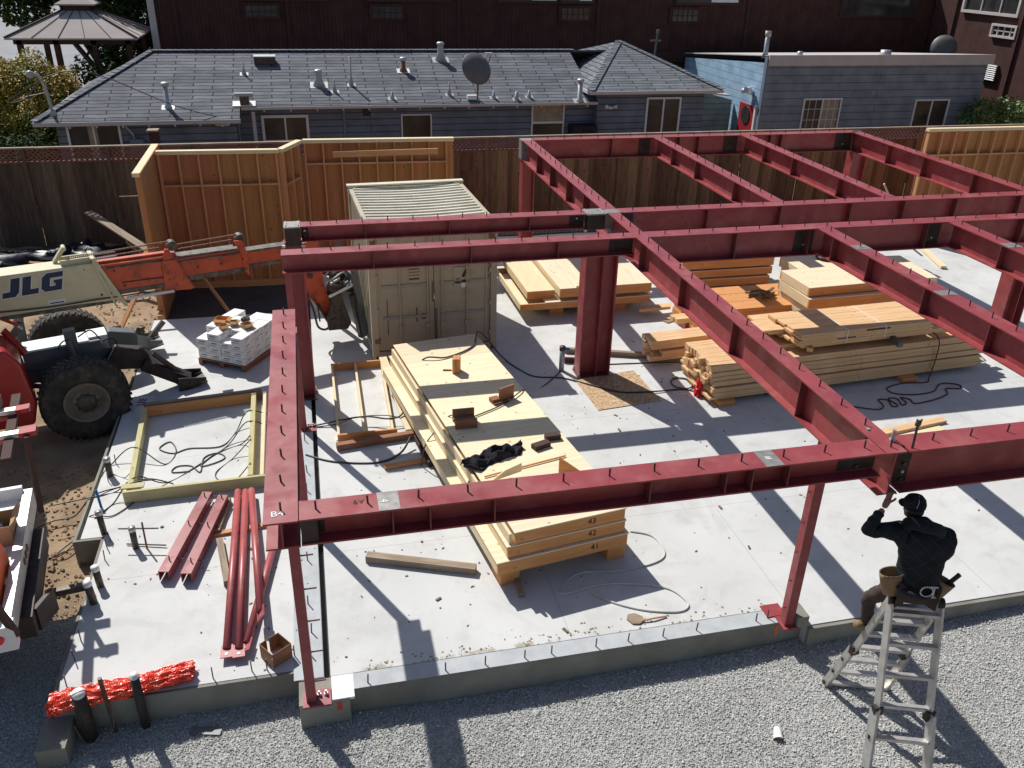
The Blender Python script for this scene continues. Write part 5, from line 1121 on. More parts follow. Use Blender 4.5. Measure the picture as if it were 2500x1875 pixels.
tp(B().bx(1.9, 3.04, -.19, .07, 2.12, 2.15).bx(1.9, 3.0, -.225, -.20, 2.05, 2.075).bx(1.9, 3.0, -.21, .09, 1.70, 1.785), 'rail', 'grease', s3)
tp(B().prism([(2.86, 2.30), (3.0, 2.30), (3.05, 2.2), (3.08, 1.60), (3.02, 1.70), (2.96, 2.05)], -.23, -.205, 'xz').prism([(2.86, 2.30), (3.0, 2.30), (3.08, 1.60), (2.96, 2.05)], .085, .11, 'xz').bar((3.03, -.06, 2.15), (3.07, -.06, 1.62), .30, .02, up=(1, 0, 0)), 'collar', 'orange', s3)
s4 = tp(B().bx(3.05, 4.05, -.17, .05, 1.82, 2.04), 'boom_section', 'orange')
tp(B().bx(3.08, 3.95, -.17, .05, 2.04, 2.075).bx(3.05, 3.95, -.18, .06, 1.75, 1.82), 'rail', 'grease', s4)
for (xa, xb, za, zb) in ((.25, 1.84, 2.36, 2.41), (1.84, 3.0, 2.33, 2.37)):
    ch = B(); n_ = int((xb - xa) / .03)
    for i in range(n_): u = i / n_; ch.box((xa + (xb - xa) * u, -.09, za + (zb - za) * u), (.020, .03 if i % 2 else .042, .026))
    tp(ch, 'chain', 'rust')
    ch = B()
    for i in range(int(n_ * .9)): u = i / n_; ch.box((xa + (xb - xa) * u, -.09, za - .08 + (zb - za) * u), (.020, .03 if i % 2 else .042, .022))
    tp(ch, 'chain', 'rust'); tp(B().cyl((xb, -.16, zb - .07), (xb, -.01, zb - .07), .085, n=22), 'chain_wheel', 'grease')
tp(B().tube([(-.9, -.30, 1.70), (-.2, -.31, 1.66), (.5, -.31, 1.66), (.9, -.27, 1.64), (1.5, -.27, 1.63)], .012).tube([(.95, -.24, 1.86), (1.4, -.245, 1.85), (1.7, -.245, 1.84)], .008), 'hose', 'cable')
for kx, kz in ((1.66, 2.05), (1.70, 1.80), (1.80, 1.68), (.86, 2.08), (.98, 1.80), (2.98, 1.95), (3.02, 1.76), (2.2, 1.92), (2.6, 1.92)): tp(B().cyl((kx, -.275 if kx < 1.9 else -.245, kz), (kx, -.2, kz), .013, n=8), 'bolt', 'darksteel')
tp(B().bx(-.2, .05, by0 - .004, by0 - .001, 1.68, 1.76), 'decal', 'white', bo); tp(B().bx(-.18, .03, by0 - .006, by0 - .0045, 1.70, 1.72), 'decal_print', 'print', bo)
tp(B().cyl((.25, -.09, 2.35), (.95, -.09, 2.36), .014, n=8).cyl((.25, -.16, 2.30), (.95, -.16, 2.31), .012, n=8), 'rod', 'zinc')
hd = bevel(tp(B().prism([(4.0, 2.06), (4.32, 2.10), (4.42, 2.02), (4.44, 1.24), (4.58, .62), (4.42, .50), (4.06, 1.14), (4.02, 1.70)], -.21, .09, 'xz'), 'boom_head', 'orange'), .015, 2)
tp(B().lathe([(.055, 0), (.055, .02), (.035, .024), (.001, .024)], (4.18, -.212, 1.43), (0, -1, 0), n=20), 'pin', 'darksteel', hd)
tp(B().tube([(4.08, -.25, 1.1), (4.16, -.32, .75), (4.22, -.32, .42), (4.40, -.28, .32), (4.55, -.2, .45)], .022, sub=8).tube([(4.2, -.25, 1.0), (4.25, -.30, .8), (4.28, -.26, .5)], .016).cyl((4.26, -.26, .86), (4.46, -.26, .42), .03, n=10), 'hose', 'cable')
cr1 = tp(B().prism([(4.52, 1.02), (4.68, 1.05), (4.86, .42), (4.78, .30), (4.40, .34), (4.38, .55)], -.42, -.36, 'xz').prism([(4.60, 1.12), (4.72, 1.12), (4.90, .52), (4.52, .50)], .06, .12, 'xz').cyl((4.50, -.44, .50), (4.50, .15, .50), .08, n=14), 'tilt_bracket', 'darksteel')
tp(B().box((5.02, .05, .80), (.05, 1.10, 1.30), rot=(0, -.16, 0)), 'carriage_plate', 'mgrey'); tp(B().bar((5.12, -.46, .10), (4.96, -.44, 1.55), .07, .14).bar((5.05, .2, 1.3), (4.92, .25, 1.9), .06, .10), 'carriage_post', 'mgrey')
tp(B().bar((5.06, -.40, .07), (4.90, -.45, 1.0), .10, .10).bar((4.9, .5, .05), (4.86, .5, 1.1), .12, .10), 'fork_leg', 'darksteel')
for (x, y, z, L_) in ((4.62, -.30, 1.16, .24), (4.76, -.05, 1.28, .22), (4.85, .2, 1.36, .22), (4.90, -.3, 1.12, .25)):
    q = tp(B().box((x, y, z), (L_, .18, .15), rot=(.2, .3, .4)), 'valve_block', 'darksteel'); tp(B().cyl((x - .1, y - .06, z + .09), (x + .12, y + .06, z + .12), .03, n=10), 'spool', 'zinc', q)
tp(B().tube([(4.5, -.2, 1.2), (4.62, -.34, 1.36), (4.8, -.3, 1.42), (4.92, -.2, 1.3)], .018).tube([(4.55, .0, 1.3), (4.7, -.1, 1.5), (4.9, .05, 1.55), (4.95, .2, 1.4)], .016).tube([(4.7, -.35, 1.05), (4.85, -.42, 1.2), (4.98, -.36, 1.3)], .016), 'hose', 'zinc')
tp(B().bar((4.45, -.40, 1.02), (4.98, -.42, 1.20), .03, .05), 'cross_bar', 'white')
# outriggers
def outrig(y, ys, elbow, pad, mt='mgrey'):
    a = Vector((.35, y, .70)); e_ = Vector(elbow); p_ = Vector(pad)
    o1 = tp(B().prism([(.30, .52), (.62, .86), (1.05, .74), (e_.x + .06, e_.z + .14), (e_.x + .02, e_.z - .20), (.9, .42)], y + ys * .0, y + ys * .24, 'xz'), 'outrigger_arm', mt); bevel(o1, .02, 2)
    mid = (e_ + p_) / 2
    lg = tp(B().bar(e_ + Vector((-.05, 0, 0)), p_ + Vector((0, 0, .10)), .24, .20), 'outrigger_leg', mt)
    tp(B().cyl(e_ + Vector((.12, -.02, .16)), p_ + Vector((-.10, 0, .24)), .045, n=12), 'ram', 'darksteel', lg); tp(B().cyl(p_ + Vector((-.28, 0, .34)), p_ + Vector((-.02, 0, .17)), .028, n=12), 'ram_rod', 'zinc', lg)
    tp(B().box(p_ + Vector((.05, 0, .05)), (.46, .42, .025), rot=(0, -.22, 0)).prism([(p_.x - .22, p_.z + .0), (p_.x + .26, p_.z + .12), (p_.x + .26, p_.z + .18), (p_.x - .20, p_.z + .26)], p_.y - .21, p_.y - .19, 'xz').prism([(p_.x - .22, p_.z + .0), (p_.x + .26, p_.z + .12), (p_.x + .26, p_.z + .18), (p_.x - .20, p_.z + .26)], p_.y + .19, p_.y + .21, 'xz'), 'foot_pad', mt, lg)
outrig(-.62, 1, (1.05, -.60, .50), (1.66, -.76, -.01), 'black')
outrig(.22, 1, (1.02, .55, .50), (1.28, .96, .10))
tp(B().bar((1.08, .92, .02), (1.66, 1.08, .52), .05, .09).cyl((.9, .75, .45), (1.25, .80, .55), .07, n=14).cyl((.85, .6, .35), (.85, .95, .62), .05, n=12), 'folded_ram', 'darksteel')
GL = [[(.35, 1), (.78, 1), (.78, .22), (.62, 0), (0, 0), (0, .30), (.35, .30)], [(.92, 1), (1.32, 1), (1.32, .28), (1.72, .28), (1.72, 0), (.92, 0)],
      [(2.85, .72), (2.85, 1), (2.04, 1), (1.84, .8), (1.84, .2), (2.04, 0), (2.85, 0), (2.85, .58), (2.42, .58), (2.42, .42), (2.52, .42), (2.52, .26), (2.24, .26), (2.24, .72)]]
def gp(p): return (-.82 + .30 * p[0] + .075 * p[1], 1.905 + .30 * p[1] + .006 * p[0])
for G_ in GL:
    P_ = [gp(p) for p in G_]; ob_ = B()
    for i in range(len(P_)): a_, c_ = P_[i], P_[(i + 1) % len(P_)]; ob_.bar((a_[0], by0 - .003, a_[1]), (c_[0], by0 - .003, c_[1]), .002, .030, up=(0, -(c_[1] - a_[1]) * 0 + 0, 1) if abs(c_[0] - a_[0]) > .03 else (1, 0, 0))
    q = tp(ob_, 'letter_outline', 'white', bo)
    tp(B().prism(P_, by0 - .010, by0 - .004, 'xz'), 'letter', 'print', bo)

# ---------------------------------------------------------------- work truck at the lower left (bed tail along the right side)
tr = thing('flatbed_truck', 'tail of a white work truck with pipe rack and tow hitch at the left edge', 'truck', (-3.3, 7.5, 0), math.atan2(2.43, -.38) - math.pi / 2)
# local: y along the tail towards the far side (0..2.46), x positive away from the bed (to the right), bed extends to -x
def kp(b, name, m, parent=tr, smooth=False): return b.build(name, m, parent, smooth)
kp(B().bx(-4, -.10, .05, 2.40, .78, .84), 'bed_floor', 'white')
kp(B().bx(-.10, .0, 0, 2.46, .68, .93), 'tail_rail', 'zinc'); kp(B().bx(-4, -.1, -.02, .05, .70, 1.02), 'side_board', 'white'); kp(B().bx(-4, -.1, 2.40, 2.46, .70, 1.0), 'side_board', 'white')
kp(B().bx(-.28, .02, -.12, .02, .62, .92), 'lamp_panel', 'white'); kp(B().lathe([(.055, 0), (.05, .02)], (-.13, -.12, .78), (0, -1, 0), n=20), 'tail_lamp', 'plastic_red')
b = B()
for i in range(3): b.lathe([(.045, 0), (.045, .012)], (.0, 1.12 + i * .13, .80), (1, 0, 0), n=16)
kp(b, 'lamp_hole', 'rust')
kp(B().bx(-.25, .10, .35, 2.0, .35, .62).bx(-3, -.2, .6, .9, .35, .65).bx(-3, -.2, 1.6, 1.9, .35, .65).bar((.10, .5, .45), (.25, .8, .45), .05, .3), 'bumper', 'black')
hb = kp(B().bx(.10, .52, 1.20, 1.28, .16, .24), 'tow_hitch', 'darksteel'); kp(B().bx(.50, .56, 1.17, 1.31, .13, .26), 'receiver', 'zinc', hb); kp(B().bx(.565, .57, 1.205, 1.275, .16, .235), 'socket', 'black', hb)
kp(B().cyl((-1.6, .1, .1), (-1.6, .45, .1), .42, n=30), 'tyre', 'rubber'); kp(B().cyl((-1.6, 2.0, .1), (-1.6, 2.35, .1), .42, n=30), 'tyre', 'rubber')
rk = kp(B().bar((.10, 2.09, .80), (.20, 1.88, 1.96), .055, .055).bar((.02, -.05, .75), (-.12, -.42, 2.0), .06, .06).bar((-.10, .0, .80), (-.62, .9, 1.95), .07, .05), 'rack_post', 'bwall')
kp(B().bar((-1.7, 2.47, 1.94), (.02, 2.47, 1.94), .07, .05).bar((-1.7, 1.97, 1.90), (.02, 1.97, 1.90), .07, .05), 'rack_bar', 'mred', rk)
kp(B().bar((-.45, 2.2, .9), (-.14, 2.05, 1.88), .10, .05), 'rack_brace', 'zinc', rk)
kp(B().bar((.02, 1.50, 1.90), (.0, 3.0, 1.96), .10, .05), 'rack_rail', 'bwall', rk)
kp(B().bar((-3, 2.45, 2.01), (.05, 2.49, 2.01), .10, .05).bar((-3, 1.93, 1.96), (.12, 1.98, 1.96), .10, .05), 'ladder_rail', 'alu', rk)
kp(B().bar((.05, 2.49, 2.01), (.20, 2.49, 2.02), .13, .05).bar((.12, 1.98, 1.96), (.30, 1.98, 1.97), .15, .06), 'red_tip', 'mred', rk)
kp(B().cyl((-.36, 1.75, 1.99), (-.22, 2.40, 2.09), .035, n=12).bx(-.20, -.10, 2.55, 2.68, 2.04, 2.16), 'rack_fitting', 'oldwood', rk)
tw_ = lambda lx, ly, z: tuple(tr.matrix_basis @ Vector((lx, ly, z)))
TM = Matrix.Translation(tr.location) @ Matrix.Rotation(tr.rotation_euler.z, 4, 'Z')
def on_truck(b): b.v = [TM @ v for v in b.v]; return b
t = thing('cardboard_box', 'open cardboard box with plastic inside on the white truck bed', 'box', TM @ Vector((-.45, 1.65, .85)))
x0_, x1_, y0_, y1_, z0_, z1_ = -.40, -.11, 1.42, 1.78, .845, 1.10
part(on_truck(B().bx(x0_, x1_, y0_, y0_ + .006, z0_, z1_).bx(x0_, x1_, y1_ - .006, y1_, z0_, z1_).bx(x0_, x0_ + .006, y0_, y1_, z0_, z1_).bx(x1_ - .006, x1_, y0_, y1_, z0_, z1_).bx(x0_, x1_, y0_, y1_, z0_, z0_ + .006)), 'carton', 'card', t)
part(on_truck(B().bar((x1_ + .0, (y0_ + y1_) / 2, z1_), (x1_ + .11, (y0_ + y1_) / 2, z1_ + .12), .36, .006).bar((x0_, (y0_ + y1_) / 2, z1_), (x0_ - .12, (y0_ + y1_) / 2, z1_ + .05), .36, .006)), 'flap', 'card', t)
t2_ = lumpy('plastic_sheet', TM @ Vector((-.26, 1.6, .86)), (.11, .12, .12), 'white', 'clear plastic wrapping crumpled inside the cardboard box on the truck', 'wrapping', 7, .3, 20)
t = thing('orange_board', 'bright orange upright road-works board on the truck bed', 'sign board', TM @ Vector((-.35, .6, .85)))
part(on_truck(B().prism([(.10, .845), (1.10, .845), (1.02, 1.12), (.90, 1.30), (.16, 1.10)], -.34, -.13, 'yz')), 'board', 'hazor', t)
t = thing('hand_tool', 'grey hand tool with a red grip standing behind the cardboard box', 'tool', TM @ Vector((-.62, 1.95, .85))); part(on_truck(B().cyl((-.62, 1.90, .85), (-.50, 2.05, 1.15), .018, n=10)), 'shaft', 'darksteel', t); part(on_truck(B().tube([(-.57, 2.05, 1.16), (-.50, 2.10, 1.20), (-.43, 2.08, 1.16)], .02)), 'grip', 'mred', t)
for i, (lx, ly, s, lb) in enumerate(((-.45, 1.15, (.55, .35, .02), 'white sheet of board lying flat on the truck bed near the box'), (-.35, .72, (.45, .3, .05), 'folded white sheet nearer the tail lamp on the truck bed'))):
    tag(on_truck(B().box((lx, ly, .87 + i * .01), s, rot=(.02, .03, .1 + i * .2))).build('white_sheet', 'white'), lb, 'sheet')

# ---------------------------------------------------------------- stacked floor panels in the middle
ex = Vector((.9886, .1506, 0)); ey = Vector((-.1506, .9886, 0)); SA = Vector((2.02, 8.02, 0))
def sp(u, v, z): return SA + ex * u + ey * v + Vector((0, 0, z))
SM = Matrix((ex, ey, Vector((0, 0, 1)))).transposed().to_4x4(); SM.translation = SA
def wb_(b): b.v = [SM @ v for v in b.v]; return b
def floor_panel(label, u0, u1, v0, v1, z0, z1, num, seams=()):
    t = thing('floor_panel', label, 'wall panel', sp((u0 + u1) / 2, (v0 + v1) / 2, z0), group='prefabricated panels stacked in the middle of the slab')
    s = B(); vv = v0
    while vv < v1 - .01:
        w = min(1.22, v1 - vv); s.bx(u0 + .003, u1 - .003, vv, vv + w - .003, z1 - .016, z1); vv += w
    part(wb_(s), 'plywood_sheet', 'ply', t)
    e_ = B().bx(u0 + .02, u0 + .058, v0 + .042, v1 - .042, z0, z1 - .017).bx(u1 - .058, u1 - .02, v0 + .042, v1 - .042, z0, z1 - .017)
    vv = v0 + .45
    while vv < v1 - .1: e_.bx(u0 + .06, u1 - .06, vv, vv + .038, z0, z1 - .018); vv += .406
    part(wb_(e_), 'side_rail', 'lumpale', t)
    part(wb_(B().bx(u0 + .02, u1 - .02, v0, v0 + .04, z0, z1 - .017)), 'end_rail', 'orwood', t); part(wb_(B().bx(u0 + .02, u1 - .02, v1 - .04, v1, z0, z1 - .017)), 'end_rail', 'orwood', t)
    q = text_part(num, .12, frame4(sp(u1 - .48, v0 - .002, (z0 + z1) / 2), ex, (0, 0, 1)), 'marker', t)
    return t
floor_panel('prefabricated panel marked 41 at the bottom of the middle stack, its ledge sticking out on the left', -.24, 1.56, -.05, 5.62, .26, .45, '41')
floor_panel('prefabricated panel marked 42 second from the top of the middle stack', -.10, 1.53, -.01, 5.66, .455, .63, '42')
floor_panel('prefabricated panel marked 43 on top of the middle stack, with blocks and a jacket lying on it', 0, 1.52, 0, 5.70, .635, .81, '43')
tag(wb_(B().bx(-.055, -.02, .03, 5.6, .632, .78)).build('edge_board', 'lumpale'), 'long pale board standing on edge along the left side of the middle stack', 'board')
for u, v, lb in ((-.14, .06, 'front left wooden block carrying the middle panel stack'), (1.32, .03, 'front right wooden block carrying the middle panel stack'), (-.1, 2.9, 'wooden block under the left side of the middle panel stack'), (1.3, 2.9, 'wooden block under the right side of the middle panel stack')):
    tag(wb_(B().bx(u, u + .25, v, v + .32, 0, .258)).build('support_block', 'orwood'), lb, 'block')
# things on the stack
def block(label, c, s, rz, m='brownwood', name='wood_block'): return tag(B().box(c, s, rot=(0, 0, rz)).build(name, m), label, 'block')
t = thing('joist_offcut', 'offcut of wooden joist standing on the far part of the panel stack', 'offcut', (2.06, 12.42, .81)); part(B().box((2.04, 12.42, .94), (.05, .16, .26), rot=(0, 0, -.3)).box((2.10, 12.42, .94), (.06, .17, .26), rot=(0, 0, -.3)), 'web', 'orwood', t); part(B().bar((1.86, 12.50, .82), (2.0, 12.47, .82), .03, .02), 'tail', 'brownwood', t)
t = thing('joist_offcut', 'V-shaped offcut of brown angle near the right edge of the panel stack', 'offcut', (2.62, 11.3, .81)); part(B().box((2.54, 11.28, .83), (.26, .17, .03), rot=(0, 0, .3)).box((2.66, 11.32, .93), (.03, .28, .22), rot=(0, 0, -1.1)).box((2.47, 11.28, .86), (.14, .12, .05), rot=(0, 0, .3)), 'angle', 'brownwood', t)
t = thing('joist_offcut', 'short brown I-section offcut in the middle of the panel stack', 'offcut', (1.85, 10.7, .81)); part(B().bx(1.74, 2.06, 10.56, 10.60, .812, .95).bx(1.74, 2.06, 10.80, 10.84, .812, 1.0).bx(1.74, 2.06, 10.601, 10.799, .86, .885), 'section', 'brownwood', t)
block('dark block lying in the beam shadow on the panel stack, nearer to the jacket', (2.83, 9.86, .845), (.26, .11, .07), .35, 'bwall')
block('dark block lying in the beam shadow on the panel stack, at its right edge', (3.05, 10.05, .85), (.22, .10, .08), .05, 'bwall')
t = thing('ply_offcuts', 'pale triangular plywood offcuts standing by the near end of the panel stack', 'offcut', (2.5, 9.1, .81))
part(B().prism([(0, 0), (.42, .12), (.42, .25), (.2, .16)], 0, .02, 'xz', Matrix.Translation((1.95, 9.12, .82))).bar((1.85, 9.0, .84), (2.25, 9.05, .84), .12, .05).bar((1.9, 8.85, .84), (2.6, 8.95, .85), .1, .04), 'offcut', 'lumpale', t)
part(B().prism([(0, 0), (.30, 0), (.30, .06), (0, .26)], 0, .02, 'xz', Matrix.Translation((2.88, 9.14, .82)) @ Matrix.Rotation(-.35, 4, 'Z')).bar((1.9, 9.25, .83), (3.1, 9.55, .83), .012, .02), 'offcut', 'orwood', t)
# dark jacket: crumpled sheet
def crumple(name, label, cat, c, outline, m, seed=1, h=.12, n=46, sub=None):
    """a cloth sheet gathered over an elongated outline"""
    rg = np.random.default_rng(seed); b = B(); ph = rg.uniform(0, 6, 8); n2 = n // 2
    for j in range(n2 + 1):
        for i in range(n + 1):
            u = i / n; v = j / n2 * 2 - 1; w = np.interp(u, [0, .15, .3, .5, .7, .85, 1], outline)
            x = (u - .5) * .95; y = v * w
            z = h * (1 - abs(v) ** 3) * (.45 + .35 * math.sin(9 * u + 5 * v + ph[0]) * math.cos(4 * v + ph[1]) + .22 * math.sin(23 * u + 9 * v + ph[2]) + .16 * math.sin(31 * v + 7 * u + ph[3]))
            b.v.append(Vector((x + .02 * math.sin(14 * v + ph[4]), y + .03 * math.sin(11 * u + ph[5]), max(z, .006))))
    for j in range(n2):
        for i in range(n): a = j * (n + 1) + i; b.f.append([a, a + 1, a + n + 2, a + n + 1]); b.uv.append(None)
    b.v = [Matrix.Translation(c) @ (Matrix.Rotation(.38, 4, 'Z') @ v) for v in b.v]
    o = b.build(name, m, smooth=True); sl = o.modifiers.new('thick', 'SOLIDIFY'); sl.thickness = .006; return tag(o, label, cat)
crumple('jacket', 'crumpled dark jacket thrown on the panel stack behind the front beam', 'jacket', (2.12, 9.72, .812), [.05, .20, .12, .18, .10, .13, .05], 'jacket', 4, .16)

# ---------------------------------------------------------------- small ladder-like frame, timbers and boards left of the stack
t = thing('small_stud_frame', 'small open frame of pale studs lying flat left of the panel stack', 'frame', (.52, 13.1, 0))
part(B().bar((.08, 14.48, .07), (1.02, 14.50, .07), .04, .13), 'end_rail', 'orwood', t); part(B().bar((.08, 11.90, .07), (1.02, 11.92, .07), .04, .13), 'end_rail', 'orwood', t)
for xa, xb in ((.10, .10), (.50, .52), (.95, 1.00)): part(B().bar((xa, 11.93, .07), (xb, 14.45, .07), .038, .12), 'stud', 'lumpale', t)
tag(B().bar((1.02, 14.3, .28), (1.22, 11.9, .10), .14, .02).build('leaning_board', 'lumpale'), 'pale thin board leaning between the small frame and the panel stack', 'board')
tag(B().bar((.05, 11.66, .06), (1.45, 11.84, .06), .10, .10).build('rough_timber', 'brownwood'), 'rough dark timber beside the near end of the small frame', 'timber')
tag(B().bar((1.30, 11.80, .05), (1.42, 10.9, .05), .10, .08).build('rough_timber', 'bwall'), 'short dark timber end between the rough timber and the panel stack', 'timber')
tag(B().bar((.72, 10.98, .03), (1.62, 11.10, .03), .09, .05).build('stray_board', 'stud'), 'stray board in front of the small frame pointing under the panel stack', 'board')
tag(B().bar((.30, 8.88, .05), (1.62, 8.36, .05), .115, .10).build('weathered_timber', 'oldwood'), 'weathered grey-brown timber lying alone on the front of the slab', 'timber')
tag(B().bar((2.10, 8.35, .03), (2.08, 7.80, .03), .07, .06).build('short_post', 'oldwood'), 'short square post sticking out from under the front of the panel stack', 'post')

# big frame
t = thing('large_lumber_frame', 'large rectangular frame of greenish yellow lumber lying on the left part of the slab', 'frame', (-2, 12.1, 0))
hh = .19
part(B().bar((-2.98, 13.42, hh / 2), (-1.12, 13.62, hh / 2), .04, hh).bar((-2.98, 13.38, hh / 2), (-1.12, 13.58, hh / 2), .04, hh), 'header', 'oldwood', t)
part(B().bar((-2.95, 13.30, hh / 2), (-1.2, 13.50, hh / 2), .04, hh * .9), 'inner_rail', 'orwood', t)
part(B().bar((-2.82, 10.84, hh / 2), (-2.96, 13.28, hh / 2), .075, hh), 'side_rail', 'green', t)
part(B().bar((-1.20, 10.90, hh / 2), (-1.24, 13.46, hh / 2), .075, hh), 'side_rail', 'green', t); part(B().bar((-1.04, 10.90, hh / 2), (-1.06, 13.5, hh / 2), .05, hh * .9), 'side_rail', 'lumpale', t)
part(B().bar((-2.90, 10.79, hh / 2), (-.95, 10.86, hh / 2), .045, hh), 'front_rail', 'green', t); part(B().box((-2.78, 10.9, hh + .012), (.30, .12, .02)), 'cleat', 'green', t)
text_part('LEE', .20, frame4((-3.02, 13.88, .010), (.05, -1, 0), (1, .05, 0)), 'marker', None) if False else None
sn = thing('paper_sign', 'white paper sheet with black letters lying upside down by the near tyre', 'sign', (-3.08, 13.8, 0)); part(B().prism([(-3.36, 13.62), (-2.98, 13.56), (-2.92, 14.02), (-3.30, 14.08)], .002, .006), 'sheet', 'white', sn)
text_part('LEE', .17, frame4((-3.10, 13.84, .008), (.12, 1, 0), (-1, .12, 0)), 'marker', sn)
# ---------------------------------------------------------------- pallet of white boxes
pe1 = Vector((.853, -.522, 0)); pe2 = Vector((.522, .853, 0)); PO = Vector((-2.30, 15.22, 0)); PM = Matrix((pe1, pe2, Vector((0, 0, 1)))).transposed().to_4x4(); PM.translation = PO
def pb(b): b.v = [PM @ v for v in b.v]; return b
t = thing('pallet', 'dark wooden pallet under the white cartons', 'pallet', PM @ Vector((.5, .6, 0)))
b = B()
for i in range(7): b.bx(.0, 1.0, i * .185, i * .185 + .12, .10, .12)
part(pb(b), 'deck_board', 'brownwood', t); part(pb(B().bx(0, .08, 0, 1.22, 0, .10).bx(.46, .54, 0, 1.22, 0, .10).bx(.92, 1.0, 0, 1.22, 0, .10)), 'runner', 'brownwood', t)
bx_w, bx_d, bx_h = .245, .30, .132
rg = random.Random(11); first = None; cnt = 0
pos = ['front row', 'second row', 'third row', 'back row']; lv = ['bottom layer', 'second layer', 'third layer', 'top layer']; cl_ = ['leftmost', 'second from the left', 'third from the left', 'rightmost']
for k in range(4):
    for j in range(4):
        for i in range(4):
            if k == 3 and ((i == 0 and j == 0) or (i == 1 and j == 3) or (i == 2 and j == 0)): continue
            if 0 < i < 3 and 0 < j < 3 and k < 3: continue
            if j > 0 and i > 0 and i < 3 and k < 2: continue
            c = PM @ Vector((.01 + bx_w / 2 + i * (bx_w + .003) + rg.uniform(-.008, .008), .02 + bx_d / 2 + j * (bx_d + .003) + rg.uniform(-.008, .008), .12 + bx_h * k))
            ca_ = math.atan2(pe1.y, pe1.x) + rg.uniform(-.03, .03)
            if first is None:
                e0 = bpy.data.objects.new('carton', None); col.objects.link(e0); first = e0
                bo_ = bevel(B().box((0, 0, bx_h / 2), (bx_w, bx_d, bx_h - .004)).build('box', 'whitebox', e0), .004, 1); la = []
                q = B().bx(-.06, .06, -bx_d / 2 - .0015, -bx_d / 2 - .0005, .075, .09).bx(-.10, .03, -bx_d / 2 - .0015, -bx_d / 2 - .0005, .045, .05).bx(-.10, .05, -bx_d / 2 - .0015, -bx_d / 2 - .0005, .03, .034).build('print', 'print', e0)
                q2 = B().bx(bx_w / 2 + .0005, bx_w / 2 + .0015, -.06, .07, .08, .092).bx(bx_w / 2 + .0005, bx_w / 2 + .0015, -.09, .03, .045, .05).build('print', 'print', e0)
                ob = e0
            else:
                ob = first.copy(); col.objects.link(ob)
                for chd in list(first.children): cp(chd, ob)
            ob.location = c; ob.rotation_euler = (0, 0, ca_)
            ob['label'] = 'white carton on the pallet, %s, %s, %s' % (lv[k], pos[j], cl_[i]); ob['category'] = 'carton'; ob['group'] = 'white cartons stacked on the pallet'
zt_ = .12 + bx_h * 3.95
def open_box(label, c, s, rz, m='card'):
    t = thing('open_box', label, 'box', c); M4 = Matrix.Translation(c) @ Matrix.Rotation(rz, 4, 'Z'); x, y, z = s[0] / 2, s[1] / 2, s[2]
    b = B().bx(-x, x, -y, -y + .005, 0, z).bx(-x, x, y - .005, y, 0, z).bx(-x, -x + .005, -y, y, 0, z).bx(x - .005, x, -y, y, 0, z).bx(-x, x, -y, y, 0, .005); b.v = [M4 @ v for v in b.v]; part(b, 'carton', m, t)
    b = B().bar((0, -y, z), (0, -y - .05, z - .03), s[0] * .95, .004).bar((x, 0, z), (x + .05, 0, z - .02), s[1] * .95, .004); b.v = [M4 @ v for v in b.v]; part(b, 'flap', m, t); return t
tb = PM @ Vector((.22, .55, zt_)); open_box('flat reddish-brown box on top of the white cartons, leftmost', tb, (.24, .20, .10), -.3, 'orwood')
open_box('small open brown box on top of the white cartons, nearest the camera', PM @ Vector((.42, .30, zt_)), (.14, .12, .09), .4); open_box('small open brown box on top of the white cartons, in the middle', PM @ Vector((.50, .52, zt_)), (.13, .12, .10), -.1); open_box('open white-edged box at the right on top of the white cartons', PM @ Vector((.78, .50, zt_)), (.16, .16, .10), .5, 'card')
tag(B().box(PM @ Vector((.55, .80, zt_ + .03)), (.16, .08, .06), rot=(.2, .1, .9)).box(PM @ Vector((.60, .76, zt_ + .05)), (.05, .12, .05), rot=(0, .3, .5)).build('cordless_tool', 'black'), 'black cordless tool lying among the open boxes on the cartons', 'tool')

# ---------------------------------------------------------------- red pipes and red channels
def braced_pipe(label, p0, p1, r=.046, plate_rot=0, m='redl'):
    p0 = Vector(p0); p1 = Vector(p1); d = (p1 - p0).normalized(); t = thing('red_pipe', label, 'pipe', p0, group='red primed pipes lying at the left')
    part(B().cyl(p0, p1, r, n=20), 'pipe', m, t, True)
    a = Vector((d.y, -d.x, 0)).normalized(); u = a.cross(d); a2 = a * math.cos(plate_rot) + u * math.sin(plate_rot); 
    part(B().bar(p0 - d * .13, p0 + d * .06, .13, .012, up=tuple(d.cross(a2))), 'end_plate', m, t); nn_ = d.cross(a2).normalized()
    part(B().cyl(p0 - d * .08 - nn_ * .012, p0 - d * .08 + nn_ * .012, .016, n=12), 'bolt_hole', 'zinc', t); part(B().cyl(p1, p1 + d * .004, r * .9, n=18), 'open_end', 'rust', t); return t
M['redl'] = mat('red_primer_pipe', (0.42, 0.095, 0.095), (0.35, 0.075, 0.078), 3, 0.4, dirt=(0.44, 0.18, 0.16), dscale=5, damt=0.6)
braced_pipe('red pipe, leftmost of the four, with a bolt plate at its near end', (-1.33, 7.55, .075), (-1.37, 10.68, .075))
braced_pipe('red pipe, second from the left, parallel to the leftmost one', (-1.20, 7.53, .075), (-1.265, 10.66, .075))
braced_pipe('red pipe lying crosswise on top of the one beneath, its tilted end plate highest', (-.97, 7.95, .20), (-1.18, 10.62, .11), plate_rot=.9)
braced_pipe('lower red pipe slanting away under the left beam', (-1.12, 7.60, .075), (-.76, 9.95, .075), plate_rot=.5)
